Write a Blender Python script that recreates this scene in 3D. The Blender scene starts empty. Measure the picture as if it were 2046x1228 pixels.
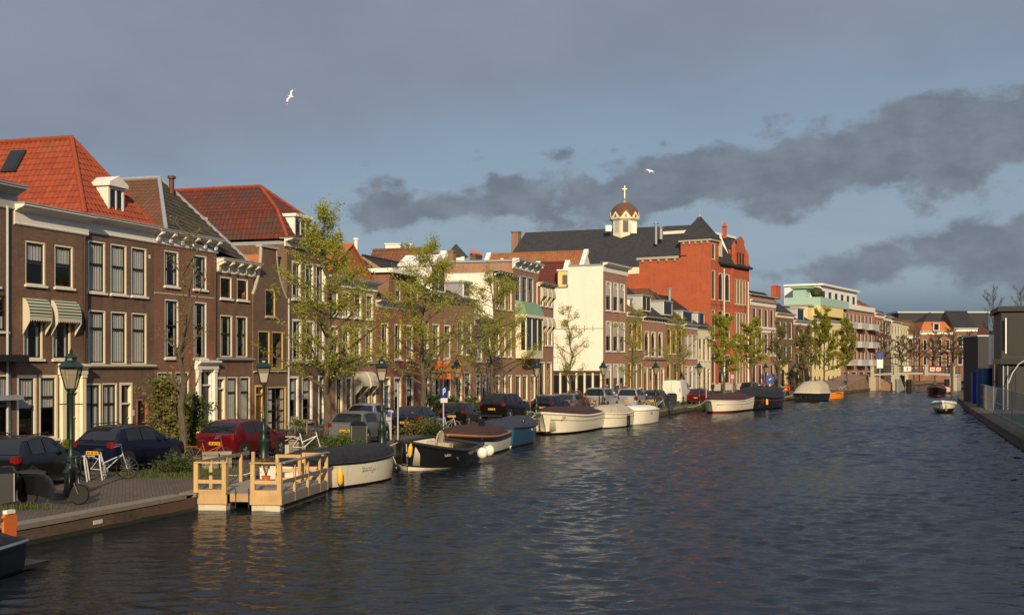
import bpy, math, random
from mathutils import Vector, Matrix
R = math.radians
SC = bpy.context.scene
COL = SC.collection
random.seed(7)

# ------------------------------------------------------------------ camera
F, CX, HOR, CZ = 2500.0, 1023.0, 733.0, 3.95      # lens in photo pixels, principal column, horizon row, eye height
cam_d = bpy.data.cameras.new('camera')
cam = bpy.data.objects.new('camera', cam_d); COL.objects.link(cam)
cam.location = (0, 0, CZ); cam.rotation_euler = (R(90), 0, 0)
cam_d.sensor_width = 36; cam_d.lens = 36 * F / 2046; cam_d.shift_y = (HOR - 614) / 2046
cam_d.clip_start = 0.5; cam_d.clip_end = 6000
SC.camera = cam

# ------------------------------------------------------------------ sun and sky
SUN_EL, SUN_DIR = 21.0, (-0.07, 1.0)                 # light travels towards +Y, a touch to the right
sd = bpy.data.lights.new('sun', 'SUN'); sd.energy = 5.0; sd.angle = R(0.55); sd.color = (1.0, 0.78, 0.49)
sun = bpy.data.objects.new('sun', sd); COL.objects.link(sun)
_h = Vector((SUN_DIR[0], SUN_DIR[1], 0)).normalized()
_d = Vector((_h.x * math.cos(R(SUN_EL)), _h.y * math.cos(R(SUN_EL)), -math.sin(R(SUN_EL))))
sun.rotation_euler = _d.to_track_quat('-Z', 'Y').to_euler(); sun.location = (-40, -60, 60)

world = bpy.data.worlds.new('World'); SC.world = world; world.use_nodes = True
nt = world.node_tree; nt.nodes.clear()
def wn(t, **k):
    n = nt.nodes.new(t)
    for a, b in k.items(): setattr(n, a, b)
    return n
def wl(a, b): nt.links.new(a, b)
def wmath(op, a, b=None, c=None, clamp=False):
    n = wn('ShaderNodeMath', operation=op, use_clamp=clamp)
    for i, v in enumerate((a, b, c)):
        if v is None: continue
        if isinstance(v, (int, float)): n.inputs[i].default_value = v
        else: wl(v, n.inputs[i])
    return n.outputs[0]
def wramp(fac, lo, hi):
    n = wn('ShaderNodeMapRange', interpolation_type='SMOOTHSTEP')
    wl(fac, n.inputs[0]); n.inputs[1].default_value = lo; n.inputs[2].default_value = hi
    return n.outputs[0]
def wmix(fac, a, b):
    n = wn('ShaderNodeMix', data_type='RGBA')
    if isinstance(fac, (int, float)): n.inputs[0].default_value = fac
    else: wl(fac, n.inputs[0])
    for i, v in ((6, a), (7, b)):
        if isinstance(v, tuple): n.inputs[i].default_value = (*v, 1)
        else: wl(v, n.inputs[i])
    return n.outputs[2]
tc = wn('ShaderNodeTexCoord'); sep = wn('ShaderNodeSeparateXYZ'); wl(tc.outputs['Generated'], sep.inputs[0])
gx, gy, gz = sep.outputs
az = wmath('ARCTAN2', gx, gy)                       # 0 straight down the canal, + to the right (radians)
el = wmath('ARCSINE', gz)
sky = wn('ShaderNodeTexSky', sky_type='NISHITA', sun_disc=False)
sky.sun_elevation = R(SUN_EL); sky.sun_rotation = math.atan2(-_h.x, -_h.y); sky.air_density = 1.0; sky.dust_density = 0.6; sky.ozone_density = 2.0
skyc = wn('ShaderNodeMix', data_type='RGBA', blend_type='MULTIPLY'); skyc.inputs[0].default_value = 1
wl(sky.outputs[0], skyc.inputs[6]); skyc.inputs[7].default_value = (0.9, 1.0, 1.04, 1)
def noise(sx, sy, off, scale, detail=7, rough=0.58, dist=0.0):
    c = wn('ShaderNodeCombineXYZ'); wl(wmath('MULTIPLY', az, sx), c.inputs[0]); wl(wmath('MULTIPLY', el, sy), c.inputs[1]); c.inputs[2].default_value = off
    n = wn('ShaderNodeTexNoise'); wl(c.outputs[0], n.inputs['Vector'])
    n.inputs['Scale'].default_value = scale; n.inputs['Detail'].default_value = detail; n.inputs['Roughness'].default_value = rough; n.inputs['Distortion'].default_value = dist
    return n.outputs[0]
def bank(c0, c1, half0, half1, off, soft=0.018, amp=0.10, sx=1.0, sy=1.5, sc=13, asym=1.0):
    """a cloud bank: billowed band round the elevation c0 + c1*sin(az), half-thickness half0 + half1*sin(az)"""
    s = wmath('SINE', az)
    cen = wmath('MULTIPLY_ADD', s, c1, c0); half = wmath('MULTIPLY_ADD', s, half1, half0)
    n = wmath('SUBTRACT', noise(sx, sy, off, sc), 0.5)
    dd = wmath('ABSOLUTE', wmath('SUBTRACT', el, cen))
    v = wmath('ADD', wmath('SUBTRACT', half, dd), wmath('MULTIPLY', n, amp))
    return wramp(v, -soft * 0.3, soft)
S_STR = 0.06
base = skyc.outputs[2]
inv = 1.0 / S_STR
def C(r, g, b): return (r * inv, g * inv, b * inv)
# blue gaps, an even grey sheet of cloud higher up
sin_az = wmath('SINE', az)
c1 = wmix(0.72, base, C(0.265, 0.34, 0.435))
veil_n = wmath('MULTIPLY', wmath('SUBTRACT', noise(1, 1.6, 3.3, 5, 4), 0.5), 0.12)
veil = wramp(wmath('ADD', wmath('SUBTRACT', el, wmath('MULTIPLY', sin_az, 0.12)), veil_n), 0.15, 0.235)
vt = noise(1.0, 1.6, 31.0, 6, 5)
sheet_c = wmix(wramp(vt, 0.3, 0.7), C(0.216, 0.252, 0.330), C(0.246, 0.284, 0.362))
# an overcast sheet brightens steadily towards the zenith (about threefold)
over = wmath('MULTIPLY_ADD', wmath('MAXIMUM', wmath('SUBTRACT', gz, 0.28), 0.0), 1.7, 1.0)
sc_n = wn('ShaderNodeVectorMath', operation='SCALE'); wl(sheet_c, sc_n.inputs[0]); wl(over, sc_n.inputs['Scale'])
c2 = wmix(wmath('MULTIPLY', veil, 0.95), c1, sc_n.outputs[0])
# thin bright streaks in the gaps
st = wramp(noise(0.7, 4.0, 8.1, 9, 5), 0.38, 0.62)
stm = wmath('MULTIPLY', wmath('MULTIPLY', st, wramp(el, 0.17, 0.10)), 0.6)
c3 = wmix(stm, c2, C(0.32, 0.39, 0.45))
# cumulus banks
tex = noise(1.0, 1.7, 21.0, 26, 7)
dark = wmix(wramp(tex, 0.30, 0.70), C(0.142, 0.164, 0.202), C(0.202, 0.228, 0.275))
b1 = bank(0.130, 0.118, 0.020, 0.052, 1.7, amp=0.105, soft=0.011, sc=16)
b2 = bank(0.066, 0.045, -0.034, 0.180, 5.2, amp=0.10, soft=0.012, sc=15)
b3 = bank(0.166, 0.070, -0.010, 0.020, 11.4, amp=0.115, sc=22, soft=0.014)
b4 = bank(0.088, 0.0, -0.030, 0.03, 17.9, amp=0.12, sc=11, soft=0.02)
bm = wmath('MAXIMUM', wmath('MAXIMUM', b1, b2), wmath('MAXIMUM', b3, wmath('MULTIPLY', b4, 0.7)))
c4 = wmix(wmath('MULTIPLY', bm, 0.86), c3, dark)
low = wramp(el, 0.075, 0.03)
c5 = wmix(wmath('MULTIPLY', low, 0.8), c4, C(0.105, 0.150, 0.205))
bg = wn('ShaderNodeBackground'); bg.inputs['Strength'].default_value = S_STR; wl(c5, bg.inputs['Color'])
out = wn('ShaderNodeOutputWorld'); wl(bg.outputs[0], out.inputs['Surface'])

SC.view_settings.view_transform = 'Standard'; SC.view_settings.look = 'None'
SC.view_settings.exposure = 0.04; SC.view_settings.gamma = 1.0
SC.render.film_transparent = False
SC.cycles.max_bounces = 6; SC.cycles.diffuse_bounces = 2; SC.cycles.glossy_bounces = 3; SC.cycles.transmission_bounces = 3
SC.cycles.transparent_max_bounces = 12; SC.cycles.caustics_reflective = False; SC.cycles.caustics_refractive = False
SC.cycles.use_denoising = True

# ------------------------------------------------------------------ materials
MATS = {}
class NT:
    def __init__(s, name):
        s.m = bpy.data.materials.new(name); s.m.use_nodes = True; s.t = s.m.node_tree; s.t.nodes.clear()
        s.o = s.n('ShaderNodeOutputMaterial'); s.p = s.n('ShaderNodeBsdfPrincipled'); s.l(s.p.outputs[0], s.o.inputs['Surface'])
    def n(s, t, **k):
        n = s.t.nodes.new(t)
        for a, b in k.items(): setattr(n, a, b)
        return n
    def l(s, a, b): s.t.links.new(a, b)
    def math(s, op, a, b=None, c=None):
        n = s.n('ShaderNodeMath', operation=op)
        for i, v in enumerate((a, b, c)):
            if v is None: continue
            if isinstance(v, (int, float)): n.inputs[i].default_value = v
            else: s.l(v, n.inputs[i])
        return n.outputs[0]
    def mix(s, fac, a, b, blend='MIX'):
        n = s.n('ShaderNodeMix', data_type='RGBA', blend_type=blend)
        if isinstance(fac, (int, float)): n.inputs[0].default_value = fac
        else: s.l(fac, n.inputs[0])
        for i, v in ((6, a), (7, b)):
            if isinstance(v, tuple): n.inputs[i].default_value = (*v, 1)
            else: s.l(v, n.inputs[i])
        return n.outputs[2]
    def coord(s, kind='Object', scale=(1, 1, 1)):
        t = s.n('ShaderNodeTexCoord'); mp = s.n('ShaderNodeMapping'); mp.inputs['Scale'].default_value = scale
        s.l(t.outputs[kind], mp.inputs[0]); return mp.outputs[0]
    def noise(s, vec, scale, detail=4, rough=0.55, w=None):
        n = s.n('ShaderNodeTexNoise'); s.l(vec, n.inputs['Vector']); n.inputs['Scale'].default_value = scale
        n.inputs['Detail'].default_value = detail; n.inputs['Roughness'].default_value = rough; return n.outputs[0]
    def ramp(s, fac, lo, hi):
        n = s.n('ShaderNodeMapRange', interpolation_type='SMOOTHSTEP'); s.l(fac, n.inputs[0]); n.inputs[1].default_value = lo; n.inputs[2].default_value = hi; return n.outputs[0]
    def bump(s, h, strength, dist=0.02):
        b = s.n('ShaderNodeBump'); s.l(h, b.inputs['Height']); b.inputs['Strength'].default_value = strength; b.inputs['Distance'].default_value = dist
        s.l(b.outputs[0], s.p.inputs['Normal']); return b
    def set(s, **k):
        for a, b in k.items():
            i = s.p.inputs[a.replace('_', ' ')]
            if isinstance(b, tuple): i.default_value = (*b, 1)
            elif isinstance(b, (int, float)): i.default_value = b
            else: s.l(b, i)
        return s.m
def reg(name, m): MATS[name] = m; return m

def paint(name, c, rough=0.55, var=0.12, scale=3.0, spec=0.4, metal=0.0, dirt=None):
    t = NT(name); v = t.coord()
    n = t.noise(v, scale, 5, 0.65)
    lo = tuple(x * (1 - var) for x in c); hi = tuple(min(1, x * (1 + var)) for x in c)
    col = t.mix(n, lo, hi)
    if dirt:
        d = t.ramp(t.noise(t.coord(scale=(1, 1, 0.35)), scale * 1.7, 6, 0.7), 0.52, 0.75)
        col = t.mix(t.math('MULTIPLY', d, 0.6), col, dirt)
    t.set(Base_Color=col, Roughness=rough, Metallic=metal, Specular_IOR_Level=spec)
    if name.startswith('tarp'):
        w1 = t.noise(t.coord(scale=(1.0, 2.6, 1.0)), 2.2, 4, 0.55); w2 = t.noise(t.coord(scale=(3.0, 0.8, 1.0)), 1.4, 3, 0.5); t.bump(t.math('ADD', w1, w2), 0.9, 0.12)
    return reg(name, t.m)

def brick(name, c1, c2, mortar, scale=1.0, stain=(0.05, 0.045, 0.04), stain_amt=0.5):
    t = NT(name); tcn = t.n('ShaderNodeTexCoord'); sp = t.n('ShaderNodeSeparateXYZ'); t.l(tcn.outputs['Object'], sp.inputs[0])
    cb = t.n('ShaderNodeCombineXYZ'); t.l(t.math('ADD', sp.outputs[0], sp.outputs[1]), cb.inputs[0]); t.l(sp.outputs[2], cb.inputs[1])
    b = t.n('ShaderNodeTexBrick'); t.l(cb.outputs[0], b.inputs['Vector'])
    b.inputs['Color1'].default_value = (*c1, 1); b.inputs['Color2'].default_value = (*c2, 1); b.inputs['Mortar'].default_value = (*mortar, 1)
    b.inputs['Scale'].default_value = scale; b.inputs['Mortar Size'].default_value = 0.006; b.inputs['Brick Width'].default_value = 0.22; b.inputs['Row Height'].default_value = 0.065
    b.inputs['Bias'].default_value = -0.1
    o = tcn.outputs['Object']
    n1 = t.noise(o, 0.55, 5, 0.6); n2 = t.noise(o, 6, 4, 0.7)
    c = t.mix(t.math('MULTIPLY', t.ramp(n1, 0.42, 0.72), stain_amt), b.outputs[0], stain)
    c = t.mix(t.math('MULTIPLY', t.ramp(n2, 0.35, 0.8), 0.5), c, tuple(min(1, x * 1.5) for x in c1))
    n3 = t.noise(t.coord(scale=(2.2, 2.2, 0.22)), 1.3, 5, 0.65); c = t.mix(t.math('MULTIPLY', t.ramp(n3, 0.5, 0.72), 0.42), c, stain)
    n4 = t.noise(t.coord(scale=(1, 1, 1.6)), 0.35, 2, 0.4); c = t.mix(t.math('MULTIPLY', t.ramp(n4, 0.54, 0.60), 0.35), c, (min(1, c1[0] * 1.25), c1[1] * 1.05, c1[2] * 0.95))
    t.set(Base_Color=c, Roughness=0.88, Specular_IOR_Level=0.25)
    t.bump(b.outputs['Fac'], -0.35, 0.01)
    return reg(name, t.m)

def tiles(name, c1, c2, moss, moss_amt, streak=None):
    t = NT(name); a = t.n('ShaderNodeAttribute', attribute_name='tv'); o = t.coord()
    c = t.mix(a.outputs['Fac'], c1, c2)
    m = t.ramp(t.noise(o, 0.5, 6, 0.65), 0.62 - 0.3 * moss_amt, 0.80 - 0.25 * moss_amt)
    c = t.mix(t.math('MULTIPLY', m, min(1, 0.35 + moss_amt * 0.6)), c, moss)
    n = t.noise(o, 9, 4, 0.7); c = t.mix(t.math('MULTIPLY', t.ramp(n, 0.5, 0.8), 0.35), c, tuple(x * 0.5 for x in c1))
    n3 = t.noise(t.coord(scale=(2.5, 2.5, 0.3)), 0.9, 5, 0.65); c = t.mix(t.math('MULTIPLY', t.ramp(n3, 0.5, 0.75), 0.5), c, tuple(x * 0.45 for x in c1))
    n4 = t.noise(t.coord(scale=(5, 5, 0.5)), 0.8, 4, 0.6); c = t.mix(t.math('MULTIPLY', t.ramp(n4, 0.66, 0.78), 0.4), c, (0.30, 0.25, 0.17))
    t.set(Base_Color=c, Roughness=0.8, Specular_IOR_Level=0.3)
    return reg(name, t.m)

def stucco(name, c, dirt, amt=0.35):
    t = NT(name); o = t.coord(); n1 = t.noise(t.coord(scale=(1, 1, 0.4)), 0.8, 6, 0.65); n2 = t.noise(o, 25, 3, 0.6)
    col = t.mix(t.math('MULTIPLY', t.ramp(n1, 0.45, 0.8), amt), c, dirt); col = t.mix(t.math('MULTIPLY', n2, 0.12), col, dirt)
    t.set(Base_Color=col, Roughness=0.9, Specular_IOR_Level=0.2); t.bump(n2, 0.15, 0.01)
    return reg(name, t.m)

brick('brick_brown', (0.137, 0.073, 0.047), (0.195, 0.107, 0.068), (0.232, 0.194, 0.155))
brick('brick_umber', (0.120, 0.069, 0.047), (0.176, 0.102, 0.068), (0.217, 0.186, 0.147))
brick('brick_red', (0.310, 0.109, 0.062), (0.232, 0.081, 0.050), (0.264, 0.186, 0.139))
brick('brick_rust', (0.240, 0.102, 0.062), (0.178, 0.085, 0.056), (0.232, 0.186, 0.139))
brick('brick_warm', (0.34, 0.180, 0.118), (0.27, 0.138, 0.090), (0.27, 0.21, 0.16), stain_amt=0.3)
brick('brick_sand', (0.252, 0.162, 0.098), (0.192, 0.126, 0.079), (0.264, 0.228, 0.180), stain_amt=0.35)
brick('brick_pink', (0.360, 0.180, 0.126), (0.288, 0.138, 0.096), (0.336, 0.264, 0.204), stain_amt=0.25)
brick('brick_orange', (0.40, 0.100, 0.046), (0.33, 0.080, 0.038), (0.30, 0.10, 0.055), stain=(0.20, 0.055, 0.03), stain_amt=0.35)
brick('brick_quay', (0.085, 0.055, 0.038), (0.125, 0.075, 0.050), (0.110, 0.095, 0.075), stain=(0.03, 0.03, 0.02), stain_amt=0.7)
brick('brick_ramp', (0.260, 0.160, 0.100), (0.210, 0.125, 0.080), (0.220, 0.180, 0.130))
tiles('tile_orange', (0.31, 0.064, 0.025), (0.235, 0.046, 0.019), (0.15, 0.07, 0.03), 0.35)
tiles('tile_moss', (0.17, 0.070, 0.038), (0.125, 0.054, 0.031), (0.105, 0.074, 0.036), 0.5)
tiles('tile_mossdark', (0.055, 0.045, 0.032), (0.040, 0.034, 0.026), (0.10, 0.085, 0.04), 0.4)
tiles('tile_rust', (0.135, 0.032, 0.021), (0.095, 0.025, 0.017), (0.050, 0.042, 0.036), 0.65)
tiles('tile_brown', (0.20, 0.085, 0.045), (0.15, 0.065, 0.036), (0.07, 0.055, 0.035), 0.35)
tiles('tile_light', (0.46, 0.155, 0.055), (0.38, 0.115, 0.042), (0.17, 0.10, 0.04), 0.3)
tiles('tile_ochre', (0.33, 0.12, 0.052), (0.26, 0.088, 0.040), (0.26, 0.19, 0.06), 0.5)
tiles('tile_black', (0.026, 0.027, 0.028), (0.038, 0.036, 0.034), (0.06, 0.05, 0.03), 0.2)
tiles('slate', (0.034, 0.035, 0.038), (0.044, 0.044, 0.045), (0.06, 0.052, 0.04), 0.2)
stucco('stucco_white', (0.80, 0.76, 0.66), (0.52, 0.46, 0.36), 0.4)
stucco('stucco_cream', (0.74, 0.66, 0.48), (0.52, 0.44, 0.30))
stucco('stucco_yellow', (0.74, 0.60, 0.28), (0.55, 0.44, 0.24))
stucco('stucco_grey', (0.50, 0.50, 0.48), (0.34, 0.33, 0.30))
paint('white', (0.74, 0.72, 0.66), 0.5, 0.06, dirt=(0.45, 0.42, 0.36))
paint('cream', (0.76, 0.68, 0.50), 0.5, 0.06, dirt=(0.5, 0.43, 0.3))
paint('white_clean', (0.78, 0.77, 0.74), 0.45, 0.04)
paint('ochre', (0.66, 0.44, 0.14), 0.5, 0.08)
paint('grey_paint', (0.34, 0.35, 0.36), 0.5, 0.1)
paint('lead', (0.27, 0.29, 0.32), 0.6, 0.15, dirt=(0.40, 0.40, 0.38))
paint('zinc', (0.42, 0.44, 0.46), 0.45, 0.12)
paint('sash_dark', (0.018, 0.020, 0.020), 0.4)
paint('door_green', (0.012, 0.030, 0.022), 0.3)
paint('door_black', (0.014, 0.013, 0.013), 0.35)
paint('door_brown', (0.10, 0.045, 0.022), 0.4)
paint('door_blue', (0.03, 0.10, 0.22), 0.4)
paint('curtain', (0.42, 0.41, 0.385), 0.9, 0.1, 8)
paint('stone', (0.40, 0.36, 0.29), 0.85, 0.2, 4, dirt=(0.18, 0.15, 0.11))
paint('stone_light', (0.55, 0.50, 0.40), 0.85, 0.15, 4, dirt=(0.3, 0.26, 0.2))
paint('coping', (0.185, 0.155, 0.115), 0.9, 0.3, 5, dirt=(0.07, 0.065, 0.04))
paint('algae', (0.022, 0.026, 0.014), 0.6, 0.4, 3)
paint('copper_green', (0.20, 0.33, 0.20), 0.6, 0.2)
paint('mint', (0.34, 0.50, 0.42), 0.5, 0.06)
paint('dome_brown', (0.13, 0.058, 0.026), 0.45, 0.3, 2)
paint('gilt', (0.55, 0.42, 0.22), 0.35, 0.1, metal=0.4)
paint('black_metal', (0.012, 0.012, 0.013), 0.4, 0.2)
paint('dark_green_metal', (0.008, 0.024, 0.016), 0.38, 0.2, dirt=(0.02, 0.03, 0.022))
paint('grey_metal', (0.26, 0.27, 0.28), 0.4, 0.1, metal=0.5)
paint('chrome', (0.6, 0.6, 0.6), 0.18, 0.03, metal=1.0)
paint('rubber', (0.014, 0.014, 0.014), 0.8)
paint('plastic_dark', (0.020, 0.021, 0.022), 0.45)
paint('brown_pipe', (0.10, 0.035, 0.022), 0.6)
paint('awning_cream', (0.55, 0.50, 0.38), 0.85)
paint('orange_cloth', (0.60, 0.14, 0.03), 0.8)
paint('red_paint', (0.55, 0.03, 0.02), 0.4)
paint('blue_sign', (0.012, 0.05, 0.24), 0.4)
paint('plate_yellow', (0.75, 0.40, 0.02), 0.5, 0.03)
paint('terracotta', (0.55, 0.12, 0.04), 0.7)
paint('rim', (0.32, 0.32, 0.33), 0.3, 0.05, metal=0.8)
paint('skin', (0.50, 0.30, 0.21), 0.6)
paint('cloth_black', (0.02, 0.02, 0.023), 0.9)
paint('cloth_navy', (0.03, 0.04, 0.08), 0.9)
paint('cloth_brown', (0.14, 0.08, 0.05), 0.9)
paint('hair', (0.04, 0.025, 0.015), 0.7)
paint('tarp_black', (0.012, 0.012, 0.013), 0.75, 0.3)
paint('tarp_brown', (0.050, 0.020, 0.015), 0.8, 0.25)
paint('tarp_blue', (0.030, 0.034, 0.055), 0.8, 0.25)
paint('tarp_beige', (0.42, 0.36, 0.26), 0.85, 0.12)
paint('hull_white', (0.74, 0.69, 0.56), 0.35, 0.08, dirt=(0.40, 0.35, 0.25))
paint('hull_black', (0.010, 0.011, 0.013), 0.22, 0.2)
paint('hull_blue', (0.020, 0.075, 0.155), 0.3, 0.1)
paint('hull_orange', (0.75, 0.24, 0.02), 0.4)
paint('antifoul_red', (0.28, 0.035, 0.02), 0.6)
paint('fender_white', (0.78, 0.75, 0.66), 0.4)
paint('fender_yellow', (0.78, 0.42, 0.04), 0.5)
paint('rope', (0.55, 0.5, 0.38), 0.9)
paint('varnish', (0.26, 0.105, 0.035), 0.35, 0.25, 6)
paint('gull_white', (0.75, 0.75, 0.75), 0.8)
paint('gull_grey', (0.10, 0.10, 0.11), 0.8)
paint('cabin_dark', (0.016, 0.017, 0.019), 0.6, 0.2)
paint('cabin_grey', (0.022, 0.023, 0.026), 0.6, 0.15)
paint('blue_drum', (0.010, 0.045, 0.14), 0.5)
paint('soil', (0.10, 0.075, 0.05), 0.95, 0.3)

def wood(name, c1, c2, rough=0.7):
    t = NT(name); o = t.coord(scale=(9, 9, 1.2)); o2 = t.coord(scale=(1.2, 1.2, 1.2))
    n = t.noise(o, 4, 6, 0.6); n2 = t.noise(o2, 1.2, 3)
    oi = t.n('ShaderNodeObjectInfo'); c = t.mix(t.ramp(n, 0.3, 0.75), c1, c2); c = t.mix(t.math('MULTIPLY', oi.outputs['Random'], 0.45), c, tuple(x * 0.62 for x in c2)); c = t.mix(t.math('MULTIPLY', t.ramp(n2, 0.5, 0.8), 0.45), c, tuple(x * 0.6 for x in c2))
    t.set(Base_Color=c, Roughness=rough); t.bump(n, 0.2, 0.01); return reg(name, t.m)
wood('timber', (0.60, 0.40, 0.18), (0.46, 0.29, 0.12))
wood('timber_grey', (0.30, 0.26, 0.20), (0.20, 0.17, 0.13))
wood('teak', (0.36, 0.17, 0.065), (0.26, 0.115, 0.04), 0.5)
wood('pile_wood', (0.12, 0.09, 0.06), (0.07, 0.055, 0.04), 0.9)

def bark(name, c1, c2):
    t = NT(name); o = t.coord(scale=(1, 1, 0.25)); n = t.noise(o, 14, 6, 0.7)
    t.set(Base_Color=t.mix(t.ramp(n, 0.3, 0.7), c1, c2), Roughness=0.95); t.bump(n, 0.7, 0.03); return reg(name, t.m)
bark('bark', (0.055, 0.042, 0.030), (0.125, 0.10, 0.062))
bark('twig', (0.06, 0.045, 0.03), (0.10, 0.075, 0.05))

def leafmat(name, c1, c2, tr=0.35):
    t = NT(name); g = t.n('ShaderNodeNewGeometry'); c = t.mix(g.outputs['Random Per Island'], c1, c2)
    t.set(Base_Color=c, Roughness=0.6, Specular_IOR_Level=0.3)
    tl = t.n('ShaderNodeBsdfTranslucent'); t.l(t.mix(0.5, c, tuple(min(1, x * 1.6) for x in c2)), tl.inputs['Color'])
    mx = t.n('ShaderNodeMixShader'); mx.inputs[0].default_value = tr; t.l(t.p.outputs[0], mx.inputs[1]); t.l(tl.outputs[0], mx.inputs[2]); t.l(mx.outputs[0], t.o.inputs['Surface'])
    return reg(name, t.m)
leafmat('leaf_spring', (0.23, 0.25, 0.030), (0.38, 0.37, 0.060), 0.4)
leafmat('leaf_bright', (0.19, 0.215, 0.020), (0.30, 0.29, 0.035), 0.45)
leafmat('leaf_dark', (0.035, 0.060, 0.014), (0.075, 0.095, 0.022))
leafmat('leaf_green', (0.055, 0.105, 0.014), (0.10, 0.15, 0.024))
leafmat('leaf_olive', (0.13, 0.13, 0.035), (0.22, 0.20, 0.060))
leafmat('leaf_dry', (0.16, 0.075, 0.035), (0.24, 0.12, 0.06))
leafmat('grass', (0.050, 0.085, 0.016), (0.10, 0.115, 0.028), 0.2)

def glass(name, tint, transp, spec=0.05):
    t = NT(name); o = t.coord(); n = t.noise(o, 1.6, 2)
    b = t.n('ShaderNodeBump'); t.l(n, b.inputs['Height']); b.inputs['Strength'].default_value = 0.06; b.inputs['Distance'].default_value = 0.05
    gl = t.n('ShaderNodeBsdfGlossy'); gl.inputs['Roughness'].default_value = 0.03; gl.inputs['Color'].default_value = (0.9, 0.9, 0.9, 1); t.l(b.outputs[0], gl.inputs['Normal'])
    tr = t.n('ShaderNodeBsdfTransparent'); tr.inputs['Color'].default_value = (*tint, 1)
    df = t.n('ShaderNodeBsdfDiffuse'); df.inputs['Color'].default_value = (0.012, 0.014, 0.016, 1)
    m1 = t.n('ShaderNodeMixShader'); m1.inputs[0].default_value = transp; t.l(df.outputs[0], m1.inputs[1]); t.l(tr.outputs[0], m1.inputs[2])
    gm = t.n('ShaderNodeNewGeometry'); fr = t.n('ShaderNodeFresnel'); t.l(t.math('MULTIPLY_ADD', gm.outputs['Backfacing'], 1 / 1.5 - 1.5, 1.5), fr.inputs['IOR']); t.l(b.outputs[0], fr.inputs['Normal'])   # the same both ways through a thin pane
    m2 = t.n('ShaderNodeMixShader'); t.l(fr.outputs[0], m2.inputs[0]); t.l(m1.outputs[0], m2.inputs[1]); t.l(gl.outputs[0], m2.inputs[2]); t.l(m2.outputs[0], t.o.inputs['Surface'])
    t.t.nodes.remove(t.p); return reg(name, t.m)
glass('pane', (0.93, 0.95, 0.95), 0.97)
glass('pane_far', (0.5, 0.5, 0.5), 0.0)
glass('car_glass', (0.16, 0.20, 0.18), 0.0)

def carpaint(name, c, metal=0.0, rough=0.18):
    t = NT(name); t.set(Base_Color=c, Metallic=metal, Roughness=rough, Coat_Weight=0.2, Coat_Roughness=0.03, Specular_IOR_Level=0.2); 
    n = t.noise(t.coord(), 2.5, 4); t.set(Roughness=t.math('MULTIPLY_ADD', n, 0.12, rough - 0.05)); return reg(name, t.m)
carpaint('car_black', (0.005, 0.005, 0.006)); carpaint('car_blue', (0.004, 0.006, 0.018)); carpaint('car_red', (0.085, 0.004, 0.006))
carpaint('car_silver', (0.42, 0.43, 0.44), 0.55, 0.35); carpaint('car_grey', (0.16, 0.165, 0.17), 0.4, 0.35); carpaint('car_white', (0.66, 0.63, 0.55), 0, 0.4)
carpaint('car_midnight', (0.006, 0.008, 0.015)); carpaint('car_darkgrey', (0.045, 0.048, 0.052), 0.3, 0.35)
t = NT('tail_red'); t.set(Base_Color=(0.15, 0.004, 0.004), Roughness=0.2, Coat_Weight=0.5); reg('tail_red', t.m)
t = NT('lamp_glass'); t.set(Base_Color=(0.30, 0.26, 0.19), Roughness=0.2, Alpha=0.5); reg('lamp_glass', t.m)

def stripes(name, a, b, scale, axis=0):
    t = NT(name); tcn = t.n('ShaderNodeTexCoord'); sp = t.n('ShaderNodeSeparateXYZ'); t.l(tcn.outputs['Object'], sp.inputs[0])
    f = t.math('GREATER_THAN', t.math('FRACT', t.math('MULTIPLY', sp.outputs[axis], scale)), 0.5)
    t.set(Base_Color=t.mix(f, a, b), Roughness=0.85); return reg(name, t.m)
stripes('awning_stripe', (0.52, 0.48, 0.37), (0.02, 0.09, 0.05), 8.0, 2)

def ground_mat(name, c1, c2, scale_b, mortar, patch=None):
    t = NT(name); o = t.coord(); b = t.n('ShaderNodeTexBrick'); 
    mp = t.n('ShaderNodeMapping'); mp.inputs['Rotation'].default_value = (0, 0, R(73)); t.l(t.n('ShaderNodeTexCoord').outputs['Object'], mp.inputs[0]); t.l(mp.outputs[0], b.inputs['Vector'])
    b.inputs['Color1'].default_value = (*c1, 1); b.inputs['Color2'].default_value = (*c2, 1); b.inputs['Mortar'].default_value = (*mortar, 1)
    b.inputs['Scale'].default_value = scale_b; b.inputs['Mortar Size'].default_value = 0.008; b.inputs['Brick Width'].default_value = 0.21; b.inputs['Row Height'].default_value = 0.10
    n = t.noise(o, 0.7, 6, 0.65); c = t.mix(t.math('MULTIPLY', t.ramp(n, 0.4, 0.75), 0.55), b.outputs[0], tuple(x * 0.55 for x in c1))
    n2 = t.noise(o, 3.2, 5, 0.7); c = t.mix(t.math('MULTIPLY', t.ramp(n2, 0.55, 0.8), 0.4), c, patch or c2)
    t.set(Base_Color=c, Roughness=0.92, Specular_IOR_Level=0.2); t.bump(b.outputs['Fac'], -0.25, 0.008); return reg(name, t.m)
ground_mat('pavers', (0.135, 0.10, 0.072), (0.105, 0.08, 0.06), 1.0, (0.06, 0.05, 0.04), (0.12, 0.11, 0.06))
ground_mat('sidewalk', (0.17, 0.145, 0.12), (0.14, 0.12, 0.10), 0.5, (0.07, 0.06, 0.05))
ground_mat('road', (0.125, 0.085, 0.065), (0.10, 0.07, 0.055), 1.0, (0.05, 0.04, 0.035))
paint('land', (0.09, 0.085, 0.05), 0.95, 0.3, 0.3)

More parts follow.
